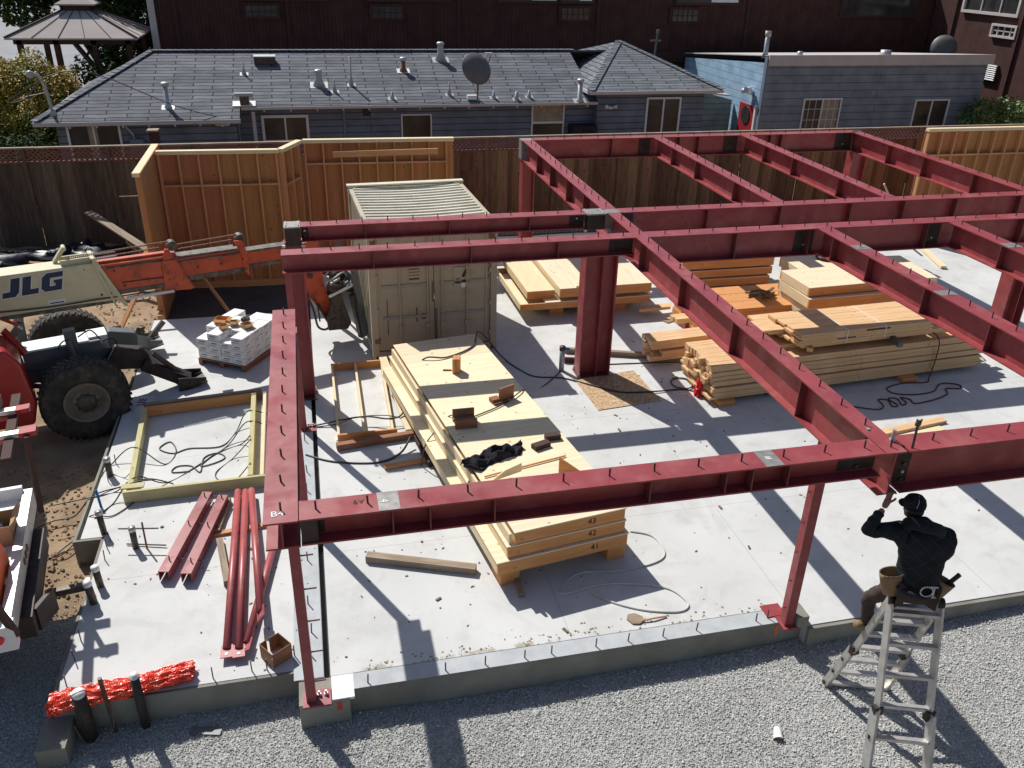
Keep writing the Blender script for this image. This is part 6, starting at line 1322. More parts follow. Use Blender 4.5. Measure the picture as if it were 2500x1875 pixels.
def chan(label, p0, p1, side):
    p0 = Vector(p0); p1 = Vector(p1); t = thing('red_channel', label, 'steel channel', (p0 + p1) / 2); d = (p1 - p0).normalized(); a = Vector((0, 0, 1)).cross(d); z = Vector((0, 0, 1))
    part(B().bar(p0 + z * .155, p1 + z * .155, .13, .01).bar(p0 + a * .06 + z * .085, p1 + a * .06 + z * .085, .01, .13).bar(p0 - a * .06 + z * .085, p1 - a * .06 + z * .085, .01, .13), 'channel', 'red', t)
    stud = B()
    for s in (.22, .95, 1.6):
        q = p0 + d * s + z * .16; part(B().cyl(q, q + z * .07, .008, n=8), 'stud', 'darksteel', t)
        q = p0 + d * (s + .1) - a * .065 + z * .10 ; part(B().cyl(q, q - a * .08, .006, n=8), 'stud', 'darksteel', t)
chan('red primed channel with studs, left one of the pair lying by the large frame', (-2.15, 8.95, 0), (-1.77, 10.62, 0), 1)
chan('red primed channel with studs, right one of the pair lying by the large frame', (-1.88, 8.86, 0), (-1.55, 10.50, 0), 1)
tag(B().bar((-1.55, 9.62, .04), (-1.40, 8.72, .04), .085, .08).build('dunnage', 'oldwood'), 'weathered wood stick lying beside the leftmost red pipe', 'timber')
tag(B().bar((-1.60, 9.80, .04), (-1.50, 10.55, .04), .085, .08).build('dunnage', 'oldwood'), 'weathered wood stick between the red channels and the red pipes', 'timber')
tag(B().bar((-1.70, 9.78, .02), (-.85, 9.88, .02), .08, .04).build('dunnage', 'stud'), 'bearer stick crossing under the far part of the red pipes', 'timber')
# open particle board box with corner stakes
t = thing('particle_box', 'open box of reddish particle board at the left foot of the front corner column', 'box', (-.82, 7.38, 0))
Mx = Matrix.Translation((-.80, 7.40, 0)) @ Matrix.Rotation(.62, 4, 'Z') @ Matrix.Scale(.80, 4); b = B()
for (a_, c_) in (((-.15, -.15), (.15, -.15)), ((.15, -.15), (.15, .15)), ((.15, .15), (.0, .155)), ((-.15, .15), (-.15, -.15)), ((-.15, .15), (-.04, .155))): b.bar((*a_, .12), (*c_, .12), .008, .24)
b.v = [Mx @ v for v in b.v]; part(b, 'side', 'brownwood', t)
b = B(); 
for (x, y) in ((-.17, -.17), (.17, -.17)): b.bar((x, y, 0), (x, y, .20), .015, .015)
b.v = [Mx @ v for v in b.v]; part(b, 'stake', 'oldwood', t)

# ---------------------------------------------------------------- lumber stacks
def lumber(label, name, org, ang, L, cols, layers, bw, bh, z0=.1, jitter=.06, m='lum', group=None, gap=.004, stagger=0.0, crop=None, cap=100, sag=0):
    """bundle of boards along local x; only boards one can see are built singly, inner ones of the pile are left out"""
    t = thing(name, label, 'lumber', org, ang); cnt = 0
    for k in range(layers):
        nc = cols if not callable(cols) else cols(k)
        for i in range(nc):
            vis = (i == 0 or k == layers - 1 or i == nc - 1 or (stagger and i <= 1))
            if not vis and cnt > 70: continue
            if not (vis or k >= layers - 2 or True): continue
            j0 = R.uniform(-jitter, jitter); j1 = R.uniform(-jitter, jitter); y = i * (bw + gap) + k * stagger
            if cnt >= cap: break
            b = B(); b.box(((L + j0 + j1) / 2 - 0 + j0, y + bw / 2 + R.uniform(-.002, .002), z0 + k * (bh + gap * .6) + bh / 2), (L, bw, bh), rot=(R.uniform(-.012, .012), 0, R.uniform(-.002, .002)))
            b.build('board', m, t); cnt += 1
    return t
la = math.radians(3.8)
S1 = lumber('long low stack of fir boards, lowest tier nearest the camera in the lumber yard', 'lumber_stack', (6.46, 11.93, 0), la, 5.70, 4, 5, .27, .040, .10, .03, gap=.006)
S1a = lumber('tier of thick fir boards on the long stack, above its lowest tier', 'lumber_stack', (6.44, 11.96, 0), la, 5.75, 7, 1, .14, .088, .335, .03, gap=.012)
S1b = lumber('tier of boards tied with brown rope, third from below in the long stack', 'lumber_stack', (6.46, 11.99, 0), la, 5.85, 11, 2, .088, .072, .43, .04, gap=.010, cap=40)
S1c = lumber('upper tier of narrow boards standing on edge, with its even left end sunlit', 'lumber_stack', (6.44, 12.02, 0), la, 5.60, 12, 1, .082, .115, .585, .035, gap=.006)
S1d = lumber('loose boards lying back from the front edge on top of the long stack', 'lumber_stack', (7.35, 12.42, 0), la, 4.6, 8, 1, .088, .085, .705, .35, gap=.01)
S1e = lumber('two long boards supporting the strapped pack on top of the long stack', 'lumber_stack', (8.3, 12.25, 0), la, 3.7, 2, 1, .09, .09, .795, .10, gap=.25)
pk_ = lumber('pack of wide tan boards bound with white straps on top of the long stack', 'lumber_pack', (8.12, 12.15, 0), la * .9, 2.78, 4, 5, .245, .038, .90, .05, m='lum', gap=.006)
bsd = B()
for s in (.95, 1.75):
    bsd.bx(s, s + .018, -.006, 1.0, 1.103, 1.107).bx(s, s + .018, -.010, -.006, .89, 1.107)
bsd.build('strap', 'white', pk_)
B().bx(.75, 1.15, -.0045, -.003, .95, .97).bx(1.35, 1.85, -.0045, -.003, 1.05, 1.085).build('print', 'marker', pk_)
pk2 = lumber('short pale boards sticking out left of the strapped pack', 'lumber_pack', (7.85, 12.62, 0), la * .9, 1.2, 3, 4, .24, .038, .86, .16, m='lum')
tag(B().bar((8.35, 12.15, .80), (8.75, 12.95, .80), .10, .07).build('cross_bearer', 'lum'), 'cross bearer under the left end of the strapped pack', 'bearer')
tag(B().bar((10.1, 12.05, .80), (10.25, 13.1, .80), .10, .08).build('cross_bearer', 'mgrey'), 'dark cross bearer under the right end of the strapped pack', 'bearer')
for (x, y, lb) in ((6.62, 11.88, 'near wooden block under the left end of the long lumber stack'), (10.4, 12.1, 'wooden block under the right part of the long lumber stack')):
    tag(B().box((x + .1, y + .1, .048), (.32, .26, .09), rot=(0, 0, .06)).build('support_block', 'orwood'), lb, 'block')
lumber('group of thick boards left of the long stack, upper tier', 'lumber_stack', (6.05, 13.66, 0), math.radians(5), 2.2, 3, 2, .13, .085, .30, .10, gap=.01)
lumber('group of thick boards left of the long stack, lower tier', 'lumber_stack', (6.15, 13.60, 0), math.radians(4), 2.5, 4, 2, .13, .085, .10, .14, gap=.01)
lumber('short boards between the long stack and the thick boards, stacked three high', 'lumber_stack', (6.55, 13.10, 0), math.radians(4), 1.5, 2, 3, .15, .045, .10, .10)
tag(B().box((6.95, 14.55, .49 + .05), (.42, .14, .10), rot=(0, 0, .08)).box((6.97, 14.42, .49 + .05), (.40, .12, .10), rot=(0, 0, .06)).build('short_blocks', 'lum'), 'short cut block pair on top of the thick boards', 'block')
S3 = lumber('flat stack of wide brown planks behind the long stack, scraps on top', 'plank_stack', (7.4, 14.62, 0), math.radians(1), 2.75, 3, 6, .40, .085, .05, .03, m='orwood', gap=.01)
t = thing('scrap_pile', 'small pile of dark wood scraps on the wide brown planks', 'scraps', (9.1, 15.1, .6))
b = B()
for i in range(12): b.box((9.05 + R.uniform(-.2, .2), 15.15 + R.uniform(-.2, .2), .62 + i * .008), (R.uniform(.2, .5), .05, .03), rot=(R.uniform(-.1, .1), R.uniform(-.15, .15), R.uniform(-1.2, 1.2)))
part(b, 'scraps', 'plyd', t)
def box_panel(label, x0, y0, L, W_, z0, h, rz=0.0, m='orwood', open_end=False, top='ply', name='box_panel'):
    t = thing(name, label, 'wall panel', (x0, y0, 0), rz)
    B().bx(0, L, 0, .04, z0, z0 + h - .016).bx(0, L, W_ - .04, W_, z0, z0 + h - .016).build('side_rail', m, t)
    B().bx(0, .04, .041, W_ - .041, z0, z0 + h - .016).bx(L - .04, L, .041, W_ - .041, z0, z0 + h - .016).build('end_rail', 'lumpale', t)
    if not open_end: B().bx(.0, L, .0, W_, z0 + h - .015, z0 + h).build('plywood_sheet', top, t)
    else:
        B().bx(.55, L, .0, W_, z0 + h - .015, z0 + h).build('plywood_sheet', top, t); B().bx(.04, L, .04, W_ - .04, z0, z0 + .015).build('bottom_sheet', top, t)
    return t
box_panel('topmost box panel of the orange-edged pair right of the wide planks', 9.42, 14.12, 1.95, 1.05, .98, .18, math.radians(3), open_end=False)
box_panel('lower box panel of the orange-edged pair right of the wide planks', 9.40, 14.02, 2.1, 1.15, .76, .20, math.radians(2))
box_panel('bottom box panel beneath the orange-edged pair', 9.45, 14.10, 2.1, 1.1, .50, .22, math.radians(2)); box_panel('ground-level box panel carrying the orange-edged pair', 9.5, 14.10, 2.1, 1.1, .08, .40, math.radians(2))
# upright-edge panels behind
box_panel('upper box panel of the shaded stack behind the main beam', 8.1, 17.2, 2.3, 1.1, .52, .26, m='orwood', top='plyd'); box_panel('middle box panel of the shaded stack behind the main beam', 8.15, 17.22, 2.25, 1.1, .30, .17, m='orwood'); box_panel('lowest box panel of the shaded stack behind the main beam', 8.1, 17.2, 2.25, 1.1, .08, .18, m='orwood')
box_panel('box panel with a black coil on it near the back of the slab', 10.85, 16.75, 1.9, .95, .30, .22, m='orwood'); box_panel('lower box panel under the black coil near the back of the slab', 10.9, 16.7, 1.95, .95, .08, .20, m='orwood')
tag(B().lathe([(.22, 0), (.26, .03), (.22, .07), (.14, .07), (.12, .03), (.14, 0)], (11.9, 17.4, .53), n=24).build('black_coil', 'black', smooth=True), 'black coiled hose on a box panel near the back of the slab', 'coil')
box_panel('plywood-topped panel at the far right partly in beam shadow', 12.7, 16.2, 1.35, 1.6, .22, .16, math.radians(-4), m='lumpale')
# panels left of the middle column, right of the container
box_panel('upper wide panel with pale plywood behind the middle column', 4.90, 16.12, 2.05, 2.35, .48, .20, math.radians(1), m='orwood')
box_panel('long pale panel beside the wide one, right of the container', 4.25, 16.35, .60, 2.5, .40, .17, math.radians(1), m='orwood', top='lumpale')
box_panel('long open-ended panel at the left of the pale stack by the container', 4.05, 16.12, 2.9, 2.3, .24, .15, math.radians(1), m='orwood', open_end=True, top='ply'); box_panel('lowest panel of the pale stack by the container, set back from the edge', 4.5, 16.4, 2.2, 2.1, .12, .12, math.radians(1), m='orwood')
tag(B().bx(4.78, 5.08, 16.42, 16.7, 0, .118).build('support_block', 'orwood'), 'wooden block under the pale panel stack by the container', 'block'); tag(B().bx(6.2, 6.5, 16.42, 16.7, 0, .118).build('support_block', 'orwood'), 'wooden block under the right side of the pale panel stack', 'block')
tag(B().bar((5.3, 16.12, .70), (5.52, 16.62, .70), .11, .03).build('loose_strip', 'lumpale'), 'loose pale strip lying on the wide panel left of the middle column', 'board')
tag(B().bar((7.02, 18.3, .30), (7.02, 16.5, .30), .22, .05).build('white_strip', 'white'), 'long white strip on edge beside the pale panel stack', 'board')
tag(B().prism([(6.72, 16.10), (7.45, 16.15), (7.35, 15.95), (6.62, 15.90)], .12, .18).build('short_boards', 'lum'), 'few short boards on the slab right of the pale panel stack', 'board'); tag(B().box((7.2, 15.6, .012), (.28, .16, .018), rot=(0, 0, .4)).build('tiny_offcut', 'oldwood'), 'tiny flat offcut on the slab near the short boards', 'offcut')
tag(B().box((7.55, 15.3, .10), (.5, .3, .16), rot=(0, 0, .2)).build('red_steel_offcut', 'red'), 'short red primed steel piece among the lumber left of the main beam', 'steel piece')
# timber behind the column, particle sheet, pipe stub
tag(B().bar((4.55, 14.48, .05), (6.85, 13.70, .05), .09, .10).build('long_timber', 'oldwood'), 'long weathered timber running behind the middle column to the lumber', 'timber')
tag(B().bar((4.4, 14.05, .06), (4.75, 13.95, .06), .05, .10).build('timber_piece', 'bwall'), 'short dark piece of steel behind the grey pipe stub', 'offcut')
tag(B().prism([(4.40, 13.30), (4.47, 12.11), (5.66, 12.24), (5.60, 13.46)], .002, .014).build('particle_board', 'osb'), 'square sheet of particle board lying at the foot of the middle column', 'sheet')
t = thing('pipe_stub', 'grey capped pipe stub sticking up beside the middle column', 'pipe', (4.27, 13.72, 0)); part(B().cyl((4.27, 13.72, 0), (4.27, 13.72, .46), .05, n=18), 'pipe', 'zinc', t, True); part(B().cyl((4.27, 13.72, .42), (4.27, 13.72, .50), .056, n=18), 'cap', 'darksteel', t, True); part(B().box((4.36, 13.72, .44), (.10, .03, .05), rot=(0, .3, .2)), 'blue_tie', mat('blue_tape', (.02, .2, .6)), t)
tag(B().bar((8.70, 10.44, .03), (10.15, 10.66, .03), .15, .05).build('loose_board', 'lum'), 'loose board on the slab just beyond the deep front beam, the farther of two', 'board'); tag(B().bar((8.6, 10.2, .02), (9.95, 10.42, .02), .13, .03).build('loose_board', 'lumpale'), 'loose pale board on the slab just beyond the deep front beam, the nearer of two', 'board')
tag(B().bar((15.85, 18.95, .05), (15.40, 17.55, .05), .14, .06).build('pale_plank', 'lumpale'), 'pale plank lying alone on the far right part of the slab', 'plank')
tag(B().bx(12.9, 13.1, 19.0, 19.2, .0, .1).build('dark_block', 'bwall'), 'small dark block at the far back edge of the slab', 'block')
lumpy('red_bag', (6.42, 12.32, 0), (.10, .09, .24), 'plastic_red', 'crumpled shiny red plastic bag by the left end of the long lumber stack', 'bag', 9, .35, 26)
tag(B().lathe([(.05, 0), (.06, .03), (.04, .08), (.02, .1)], (6.38, 14.25, 0), n=14).build('glove', 'white'), 'white rag at the foot of the thick boards', 'rag')

# ---------------------------------------------------------------- cables, hoses, rope
def cable(label, pts, r=.011, m='cable', z=.012, name='cable', cat='cable', sub=8): return tag(B().tube([(p[0], p[1], p[2] if len(p) > 2 else z) for p in pts], r, sub=sub).build(name, m, smooth=True), label, cat)
cable('thick black cable curving from under the left beam up over the panel stack', [(-.36, 12.45), (.48, 12.40, .14), (.93, 12.25, .14), (1.18, 12.35, .20), (1.42, 12.95, .50), (1.62, 12.95, .84), (2.0, 12.95, .83), (2.5, 13.3, .83), (2.75, 13.9, .83), (3.26, 14.3, .1), (3.50, 13.89), (3.72, 13.55), (4.21, 13.39), (4.66, 12.97, .03), (5.07, 12.64, .03), (5.68, 12.55, .03), (6.25, 12.55), (6.60, 12.19), (6.9, 11.98)], .014)
cable('thin black cable lying on the slab under the small stud frame', [(-.3, 12.42), (.09, 12.46), (.47, 12.41, .14), (1.0, 12.32, .14), (1.31, 12.2)], .008)
cable('black hose curving in front of the rough timber with its free end up', [(-.42, 11.59), (-.01, 11.31), (.62, 11.16), (1.00, 11.32, .04), (1.19, 11.57, .16)], .016)
cable('thin black cable climbing the left side of the panel stack past the brown offcut', [(1.27, 10.95), (1.35, 10.9, .42), (1.58, 11.05, .60), (1.72, 10.95, .83), (1.9, 10.9, .83)], .010)
cable('black cable slanting across the right edge of the stack to the pipe stub', [(2.05, 10.85, .83), (2.57, 11.15, .83), (2.98, 11.55, .83), (3.1, 11.8, .60), (3.42, 12.8, .02), (3.88, 13.26), (4.24, 13.68)], .010)
cable('straight black cable running from the middle column to the long stack', [(5.2, 13.80), (6.0, 13.72), (6.73, 13.62)], .010)
lp_ = [(6.29 + .20 * math.cos(t_), 12.78 + .22 * math.sin(t_), .015 + .002 * t_) for t_ in [i * .5 for i in range(14)]]
cable('loop of black cable beside the red bag', lp_, .013, sub=4)
cable('looped dark cord crossing the large lumber frame', [(-3.35, 11.55), (-3.26, 11.85), (-2.93, 11.99, .20), (-2.49, 11.72), (-2.36, 12.05), (-2.48, 12.38), (-2.62, 12.2), (-2.40, 12.02), (-2.17, 12.12), (-1.70, 12.10), (-1.5, 12.5), (-1.30, 12.82, .2), (-.9, 12.9)], .009)
cable('dark cord lying diagonally through the large lumber frame', [(-3.9, 10.9), (-3.3, 11.03), (-3.06, 11.10), (-2.75, 11.12, .21), (-2.4, 11.2), (-2.01, 11.58), (-1.6, 12.1), (-1.30, 12.45, .21), (-.95, 12.55)], .009)
cable('coil of dark cord inside the large lumber frame', [(-2.1, 11.45), (-2.35, 11.47), (-2.30, 11.62), (-2.1, 11.6), (-1.95, 11.4), (-1.93, 11.79), (-1.75, 11.9), (-1.62, 11.75), (-1.75, 11.62), (-1.96, 11.57), (-1.75, 11.9), (-1.4, 12.1), (-1.24, 12.0, .21)], .009)
cable('dark cord bulging near the front rail of the large lumber frame', [(-1.22, 11.9, .21), (-1.5, 11.7), (-1.72, 11.35), (-1.66, 11.12), (-1.45, 11.05), (-1.2, 11.2, .21)], .008)
cable('long cable from the truck across the soil to the large lumber frame, farther one', [(-4.3, 10.7, -.30), (-3.94, 10.95, -.28), (-3.64, 11.0, -.26), (-3.36, 11.05, .012), (-3.0, 11.22), (-2.6, 11.05, .20), (-2.3, 11.15)], .010)
cable('cable from the truck past the stub pipes to the large lumber frame, nearer one', [(-4.3, 9.6, -.30), (-3.81, 10.07, -.30), (-3.6, 10.35, -.28), (-3.38, 10.5, -.2), (-3.22, 10.50, .012), (-3.05, 10.8), (-2.85, 10.95, .20), (-2.5, 11.0, .21)], .010)
cable('brown cable drooping over the slab notch', [(-4.0, 10.2, -.30), (-3.74, 10.1, -.28), (-3.61, 10.15, -.27), (-3.46, 10.45, -.24), (-3.30, 10.55, .012), (-3.0, 10.5), (-2.7, 10.9)], .008, 'rope')
cable('thin grey cord from the near stub pipe to the frame corner', [(-3.2, 11.6), (-3.0, 11.45), (-2.85, 11.4, .2)], .006)
wh = cable('white hose in an open loop on the front of the slab with a frayed joint', [(3.83, 8.78), (4.09, 8.61), (4.12, 8.26), (3.93, 8.09), (3.44, 8.02), (2.92, 8.08), (2.66, 7.92), (2.58, 7.76), (2.52, 7.80), (2.62, 7.74), (3.13, 7.81), (3.62, 7.71), (3.91, 7.56), (4.02, 7.32), (3.98, 7.20), (3.81, 7.17), (3.47, 7.27), (3.16, 7.46), (2.92, 7.71)], .012, 'hose', name='hose', cat='hose')
cable('brown rope trailing in a loop behind the deep front beam', [(8.3, 11.62), (8.87, 11.41), (9.26, 11.23), (9.45, 11.32), (9.5, 11.55), (9.66, 11.5), (9.6, 11.28), (9.72, 11.3), (9.70, 11.55), (9.86, 11.52), (9.80, 11.30), (9.93, 11.35), (9.95, 11.55), (10.07, 11.45), (10.07, 11.30), (10.5, 11.36), (10.88, 11.51), (11.0, 11.7), (11.26, 11.66), (11.35, 11.78), (11.15, 11.9), (10.95, 11.85), (10.7, 11.65), (10.30, 11.60), (9.95, 11.7), (9.93, 11.92), (10.34, 12.04), (10.8, 12.0), (10.95, 12.12)], .012, 'rope', name='rope', cat='rope')
cable('brown rope hanging down the front of the long stack and tied round it', [(11.0, 12.9, .84), (11.05, 12.5, .82), (11.08, 12.26, .72), (11.06, 12.20, .4), (11.0, 12.16, .10), (10.95, 12.12, .02)], .011, 'rope', name='rope', cat='rope')
cable('thin cord loop at the right end of the long stack', [(12.1, 12.75, .35), (12.45, 12.7, .10), (12.5, 12.5, .06), (12.25, 12.45, .25)], .008, 'hose')

# ---------------------------------------------------------------- stub pipes and rebar at the slab's left edge
def stub(label, x, y, h, r=.04, cap='zinc', lean=(0, 0)):
    t = thing('pipe_stub', label, 'pipe', (x, y, 0), group='conduit stubs along the left slab edge'); b0 = Vector((x, y, -.30 if cap == 'deep' else -.02)); e_ = Vector((x + lean[0], y + lean[1], h))
    part(B().cyl(b0, e_, r, n=16), 'pipe', 'darksteel', t, True); part(B().cyl(e_ - (e_ - b0).normalized() * .05, e_ + (e_ - b0).normalized() * .012, r * 1.12, n=16), 'cap', 'white' if cap == 'w' else 'zinc', t, True)
stub('dark stub pipe by the cord loop, farthest along the left slab edge', -3.22, 11.56, .30, .045)
stub('dark stub pipe at the slab notch, with cables passing it', -3.05, 10.12, .34, .04, 'g', (-.02, .02))
stub('white-capped stub pipe, upper one of the close pair at the slab edge', -2.90, 9.02, .28, .042, 'w', (-.02, .02))
stub('white-capped stub pipe, lower one of the close pair at the slab edge', -2.92, 8.72, .30, .045, 'w', (-.03, .02))
stub('dark stub pipe beside the crossed reinforcing bars', -2.60, 9.72, .32, .04, 'g')
t = thing('rebar_pair', 'rusty reinforcing bar with cross bars standing next to the dark stub pipe', 'rebar', (-2.45, 9.7, 0)); part(B().cyl((-2.46, 9.68, 0), (-2.46, 9.70, .40), .012, n=8), 'upright', 'rust', t); part(B().cyl((-2.78, 9.80, .27), (-2.28, 9.70, .28), .010, n=8).cyl((-2.72, 9.80, .02), (-2.22, 9.66, .03), .010, n=8), 'cross_bar', 'darksteel', t)
tag(B().bar((-3.20, 10.75, 0), (-3.23, 10.80, .26), .03, .02).build('blue_stake', mat('blue_paint', (.01, .16, .42), (.01, .12, .34))), 'small blue painted stake at the slab edge', 'stake')
for (x, y, h, lb) in ((-2.70, 7.00, .30, 'white-capped large riser pipe wrapped in netting at the lower left, nearest the corner'), (-2.17, 7.05, .38, 'white-capped riser pipe in front of the left slab edge, right of the netting-wrapped one')):
    t = thing('riser_pipe', lb, 'pipe', (x, y, -.42)); rr_ = .062 if x < -2.5 else .040
    part(B().cyl((x, y, -.42), (x, y, h - .05), rr_ * 1.12, n=18), 'sleeve', 'black', t, True); part(B().cyl((x, y, h - .30 if x > -2.5 else h - .08), (x, y, h), rr_, n=18), 'pipe', 'white', t, True)
    b = B()
    for i in range(10):
        for sg in (1, -1): b.tube([(x + rr_ * 1.16 * math.cos(sg * a_ + i * .628), y + rr_ * 1.16 * math.sin(sg * a_ + i * .628), -.40 + a_ * .10) for a_ in [k * .35 for k in range(16)]], .0022, n=4, sub=1)
    part(b, 'netting', 'darksteel', t)
t = thing('thin_riser', 'thin dark riser between the two white-capped pipes', 'pipe', (-2.46, 7.05, -.42)); part(B().cyl((-2.46, 7.04, -.42), (-2.48, 7.02, .42), .022, n=10), 'pipe', 'darksteel', t)
cable('copper wire tied round the riser pipes', [(-2.82, 7.0, .1), (-2.78, 6.92, .3), (-2.6, 6.95, .35), (-2.45, 7.0, .05), (-2.45, 6.9, -.2), (-2.7, 6.88, -.3), (-2.8, 6.95, -.1)], .005, 'rust', name='wire', cat='wire')
# orange safety netting roll
t = thing('safety_netting', 'crumpled roll of bright orange safety netting along the left slab edge', 'netting', (-2.3, 7.2, 0))
rg2 = np.random.default_rng(5); nL, nR = 64, 22; LAY = [1.0]
def net_pt(i, k):
    u = i / nL; th_ = 2 * math.pi * k / nR; ra = (.088 * LAY[0]) + .008 * math.sin(9 * u * 6.28 + th_) + .015 * (1 - u) + (.006 * math.sin(31 * u + 5 * th_))
    cx = -3.02 + 1.36 * u; cy_ = 7.10 + .20 * u + .015 * math.sin(8 * u)
    return Vector((cx + .012 * math.sin(5 * th_), cy_ + ra * 1.3 * math.cos(th_), .07 + ra * .85 * math.sin(th_) * (1 if math.sin(th_) > 0 else .6) + .01 * math.sin(13 * th_ + 20 * u)))
for LAY[0] in (1.0, .72, .45):
    b = B()
    for i in range(nL):
        for k in range(nR):
            P0, P1, P2 = net_pt(i, k), net_pt(i + 1, k), net_pt(i, k + 1)
            jig = Vector(rg2.uniform(-.006, .006, 3)); b.bar(P0 + jig, P1 + jig, .008, .004); b.bar(P0, P2, .015, .004, up=(0, 1, .2))
    part(b, 'mesh', 'netting', t)
LAY[0] = .80; b = B()
for i in range(nL):
    for k in range(nR): b.poly([net_pt(i, k), net_pt(i + 1, k), net_pt(i + 1, k + 1), net_pt(i, k + 1)])
part(b, 'inner_fold', 'netting', t)

# ---------------------------------------------------------------- litter
t = thing('trowel', 'flat brown trowel with a thin handle lying by the front ledge', 'trowel', (3.3, 7.1, 0)); part(B().prism([(3.20, 7.17), (3.24, 7.24), (3.33, 7.24), (3.40, 7.17), (3.40, 7.10), (3.32, 7.06), (3.24, 7.08)], .004, .02), 'blade', 'oldwood', t); part(B().tube([(3.36, 7.10, .02), (3.5, 7.10, .03), (3.68, 7.12, .015)], .011), 'handle', 'stud', t)
t = thing('paper_cup', 'crushed white paper cup lying on the gravel, red stain inside its mouth', 'cup', (4.36, 5.55, -.36)); Mc = Matrix.Translation((4.33, 5.53, -.315)) @ Matrix.Rotation(-.35, 4, 'Z') @ Matrix.Rotation(1.75, 4, 'X')
b = B().lathe([(.035, -.07), (.036, -.069), (.052, .06), (.055, .065), (.050, .060), (.033, -.06)], (0, 0, 0), n=24); b.v = [Mc @ v for v in b.v]; part(b, 'cup', 'white', t, True)
b = B().lathe([(.001, .052), (.049, .054)], (0, 0, 0), n=24); b.v = [Mc @ v for v in b.v]; part(b, 'mouth', mat('stain', (.30, .10, .08), (.45, .25, .22)), t)
lumpy('pale_stone', (1.92, 6.38, -.42), (.055, .055, .07), 'mudsill', 'pale pinkish lump of stone on the gravel below the foundation wall', 'stone', 12, .08, 18)
lumpy('torn_paper', (-2.45, 6.25, -.41), (.12, .07, .05), 'white', 'torn white paper on the gravel at the lower left', 'paper', 14, .35, 22); lumpy('pebble', (4.40, 6.30, -.40), (.03, .025, .03), 'mudsill', 'small pale pebble on the gravel near the cup', 'stone', 15, .1, 12)
tag(B().bar((3.90, 6.0, -.385), (4.06, 5.85, -.375), .02, .015).build('stick', 'bwall'), 'short dark stick on the gravel left of the ladder', 'stick'); tag(B().box((3.3, 4.9, -.40), (.07, .035, .01), rot=(0, 0, .3)).build('wood_chip', 'oldwood'), 'small brown chip with a stripe on the gravel', 'chip')
t = thing('perforated_block', 'dark perforated block lying below the left slab edge', 'block', (-1.55, 6.85, -.40)); part(B().box((-1.55, 6.85, -.38), (.32, .10, .06), rot=(0, 0, -.25)), 'block', 'mgrey', t)
cable('thin rebar wire stuck in the gravel at the lower left', [(-.05, 6.15, -.42), (-.08, 6.3, -.34), (-.1, 6.35, -.30)], .006, 'rust', name='wire', cat='wire', sub=2)

b = B()
for i in range(420):
    c_ = R.choice(((.9, 9.8, 1.0), (3.6, 11.6, 1.2), (5.6, 13.0, .8), (-1.8, 9.8, 1.0), (6.2, 12.6, .9), (1.6, 7.9, .9), (4.5, 9.5, 1.6), (-.9, 8.0, .6), (6.8, 9.5, 1.8)))
    x = c_[0] + R.gauss(0, c_[2]); y = c_[1] + R.gauss(0, c_[2])
    if y < 7.05 or -.33 < x < -.2 or x < -2.95: continue
    s_ = R.uniform(.005, .016) * (2 if R.random() < .08 else 1); b.box((x, y, .004 + s_ * .2), (s_ * R.uniform(1, 3), s_, s_ * .4), rot=(0, 0, R.uniform(0, 3.1)))
o = b.build('slab_debris', 'plyd'); tag(o, 'scattered wood chips, nails and crumbs of dirt on the slab', 'debris', kind='stuff')
b = B()
for i in range(120):
    x = R.uniform(.0, 5.1); y = 7.0 + abs(R.gauss(0, .10)); s_ = R.uniform(.006, .018); b.box((x + R.choice((0, .3)) * math.sin(i), y, .003), (s_ * 1.6, s_, s_ * .5), rot=(0, 0, R.uniform(0, 3)))
o = b.build('mortar_crumbs', 'oldwood'); tag(o, 'crumbs of mortar and wood chips spilled behind the front ledge', 'debris', kind='stuff')

# ---------------------------------------------------------------- folding ladder (multi-position) and worker
LA = Vector((5.03, 5.29, 0)); LX = Vector((.944, -.33, 0)); LY = Vector((.33, .944, 0)); LW = .46; LZ = 1.62
ld = thing('stepladder', 'aluminium multi-position ladder spread into an A on the gravel, a worker sitting on its hinge', 'ladder', LA + Vector((0, 0, -.42)))
def rail(a, b_, w=.036, h=.08): part(B().bar(a, b_, w, h, up=(0, .8, .6)), 'rail', 'alu', ld)
far = []; near = []
for s in (0, 1):
    top = LA + LX * (LW * s) + Vector((0, 0, LZ)); fl = (-.10 if s == 0 else .10)
    f_ = LA + LX * (LW * s + fl) + LY * .80 + Vector((0, 0, -.39)); n_ = LA + LX * (LW * s + fl * .7) - LY * .84 + Vector((-.03, 0, -.39))
    kf = top.lerp(f_, .52) - LX * (fl * .25); kn = top.lerp(n_, .50) - LX * (fl * .25)
    rail(top, kf, .032, .068); rail(kf + LX * (fl * .2), f_, .042, .088); rail(top, kn, .032, .068); rail(kn + LX * (fl * .2), n_, .042, .088)
    for kk in (kf, kn): part(B().bar(kk - Vector((0, 0, .06)), kk + Vector((0, 0, .05)), .055, .09), 'lock_collar', 'black', ld)
    part(B().lathe([(.05, -.022), (.055, 0), (.05, .022)], top, tuple(LX), n=20), 'hinge', 'black', ld)
    for q in (f_, n_): part(B().bar(q, q + Vector((0, 0, -.03)), .05, .09), 'rubber_foot', 'black', ld)
    far.append((top, kf, f_)); near.append((top, kn, n_))
for rails in (far, near):
    for k in range(7):
        t_ = .06 + k * .145
        a_, c_ = [ (r_[0].lerp(r_[1], t_ / .52) if t_ < .52 else r_[1].lerp(r_[2], (t_ - .52) / .48)) for r_ in rails]
        part(B().bar(a_, c_, .055, .034), 'rung', 'alu', ld)
        if t_ > .52 - .0: part(B().cyl(a_ - LX * .045, a_ - LX * .015, .022, n=10).cyl(c_ + LX * .015, c_ + LX * .045, .022, n=10), 'rung_plug', 'black', ld)

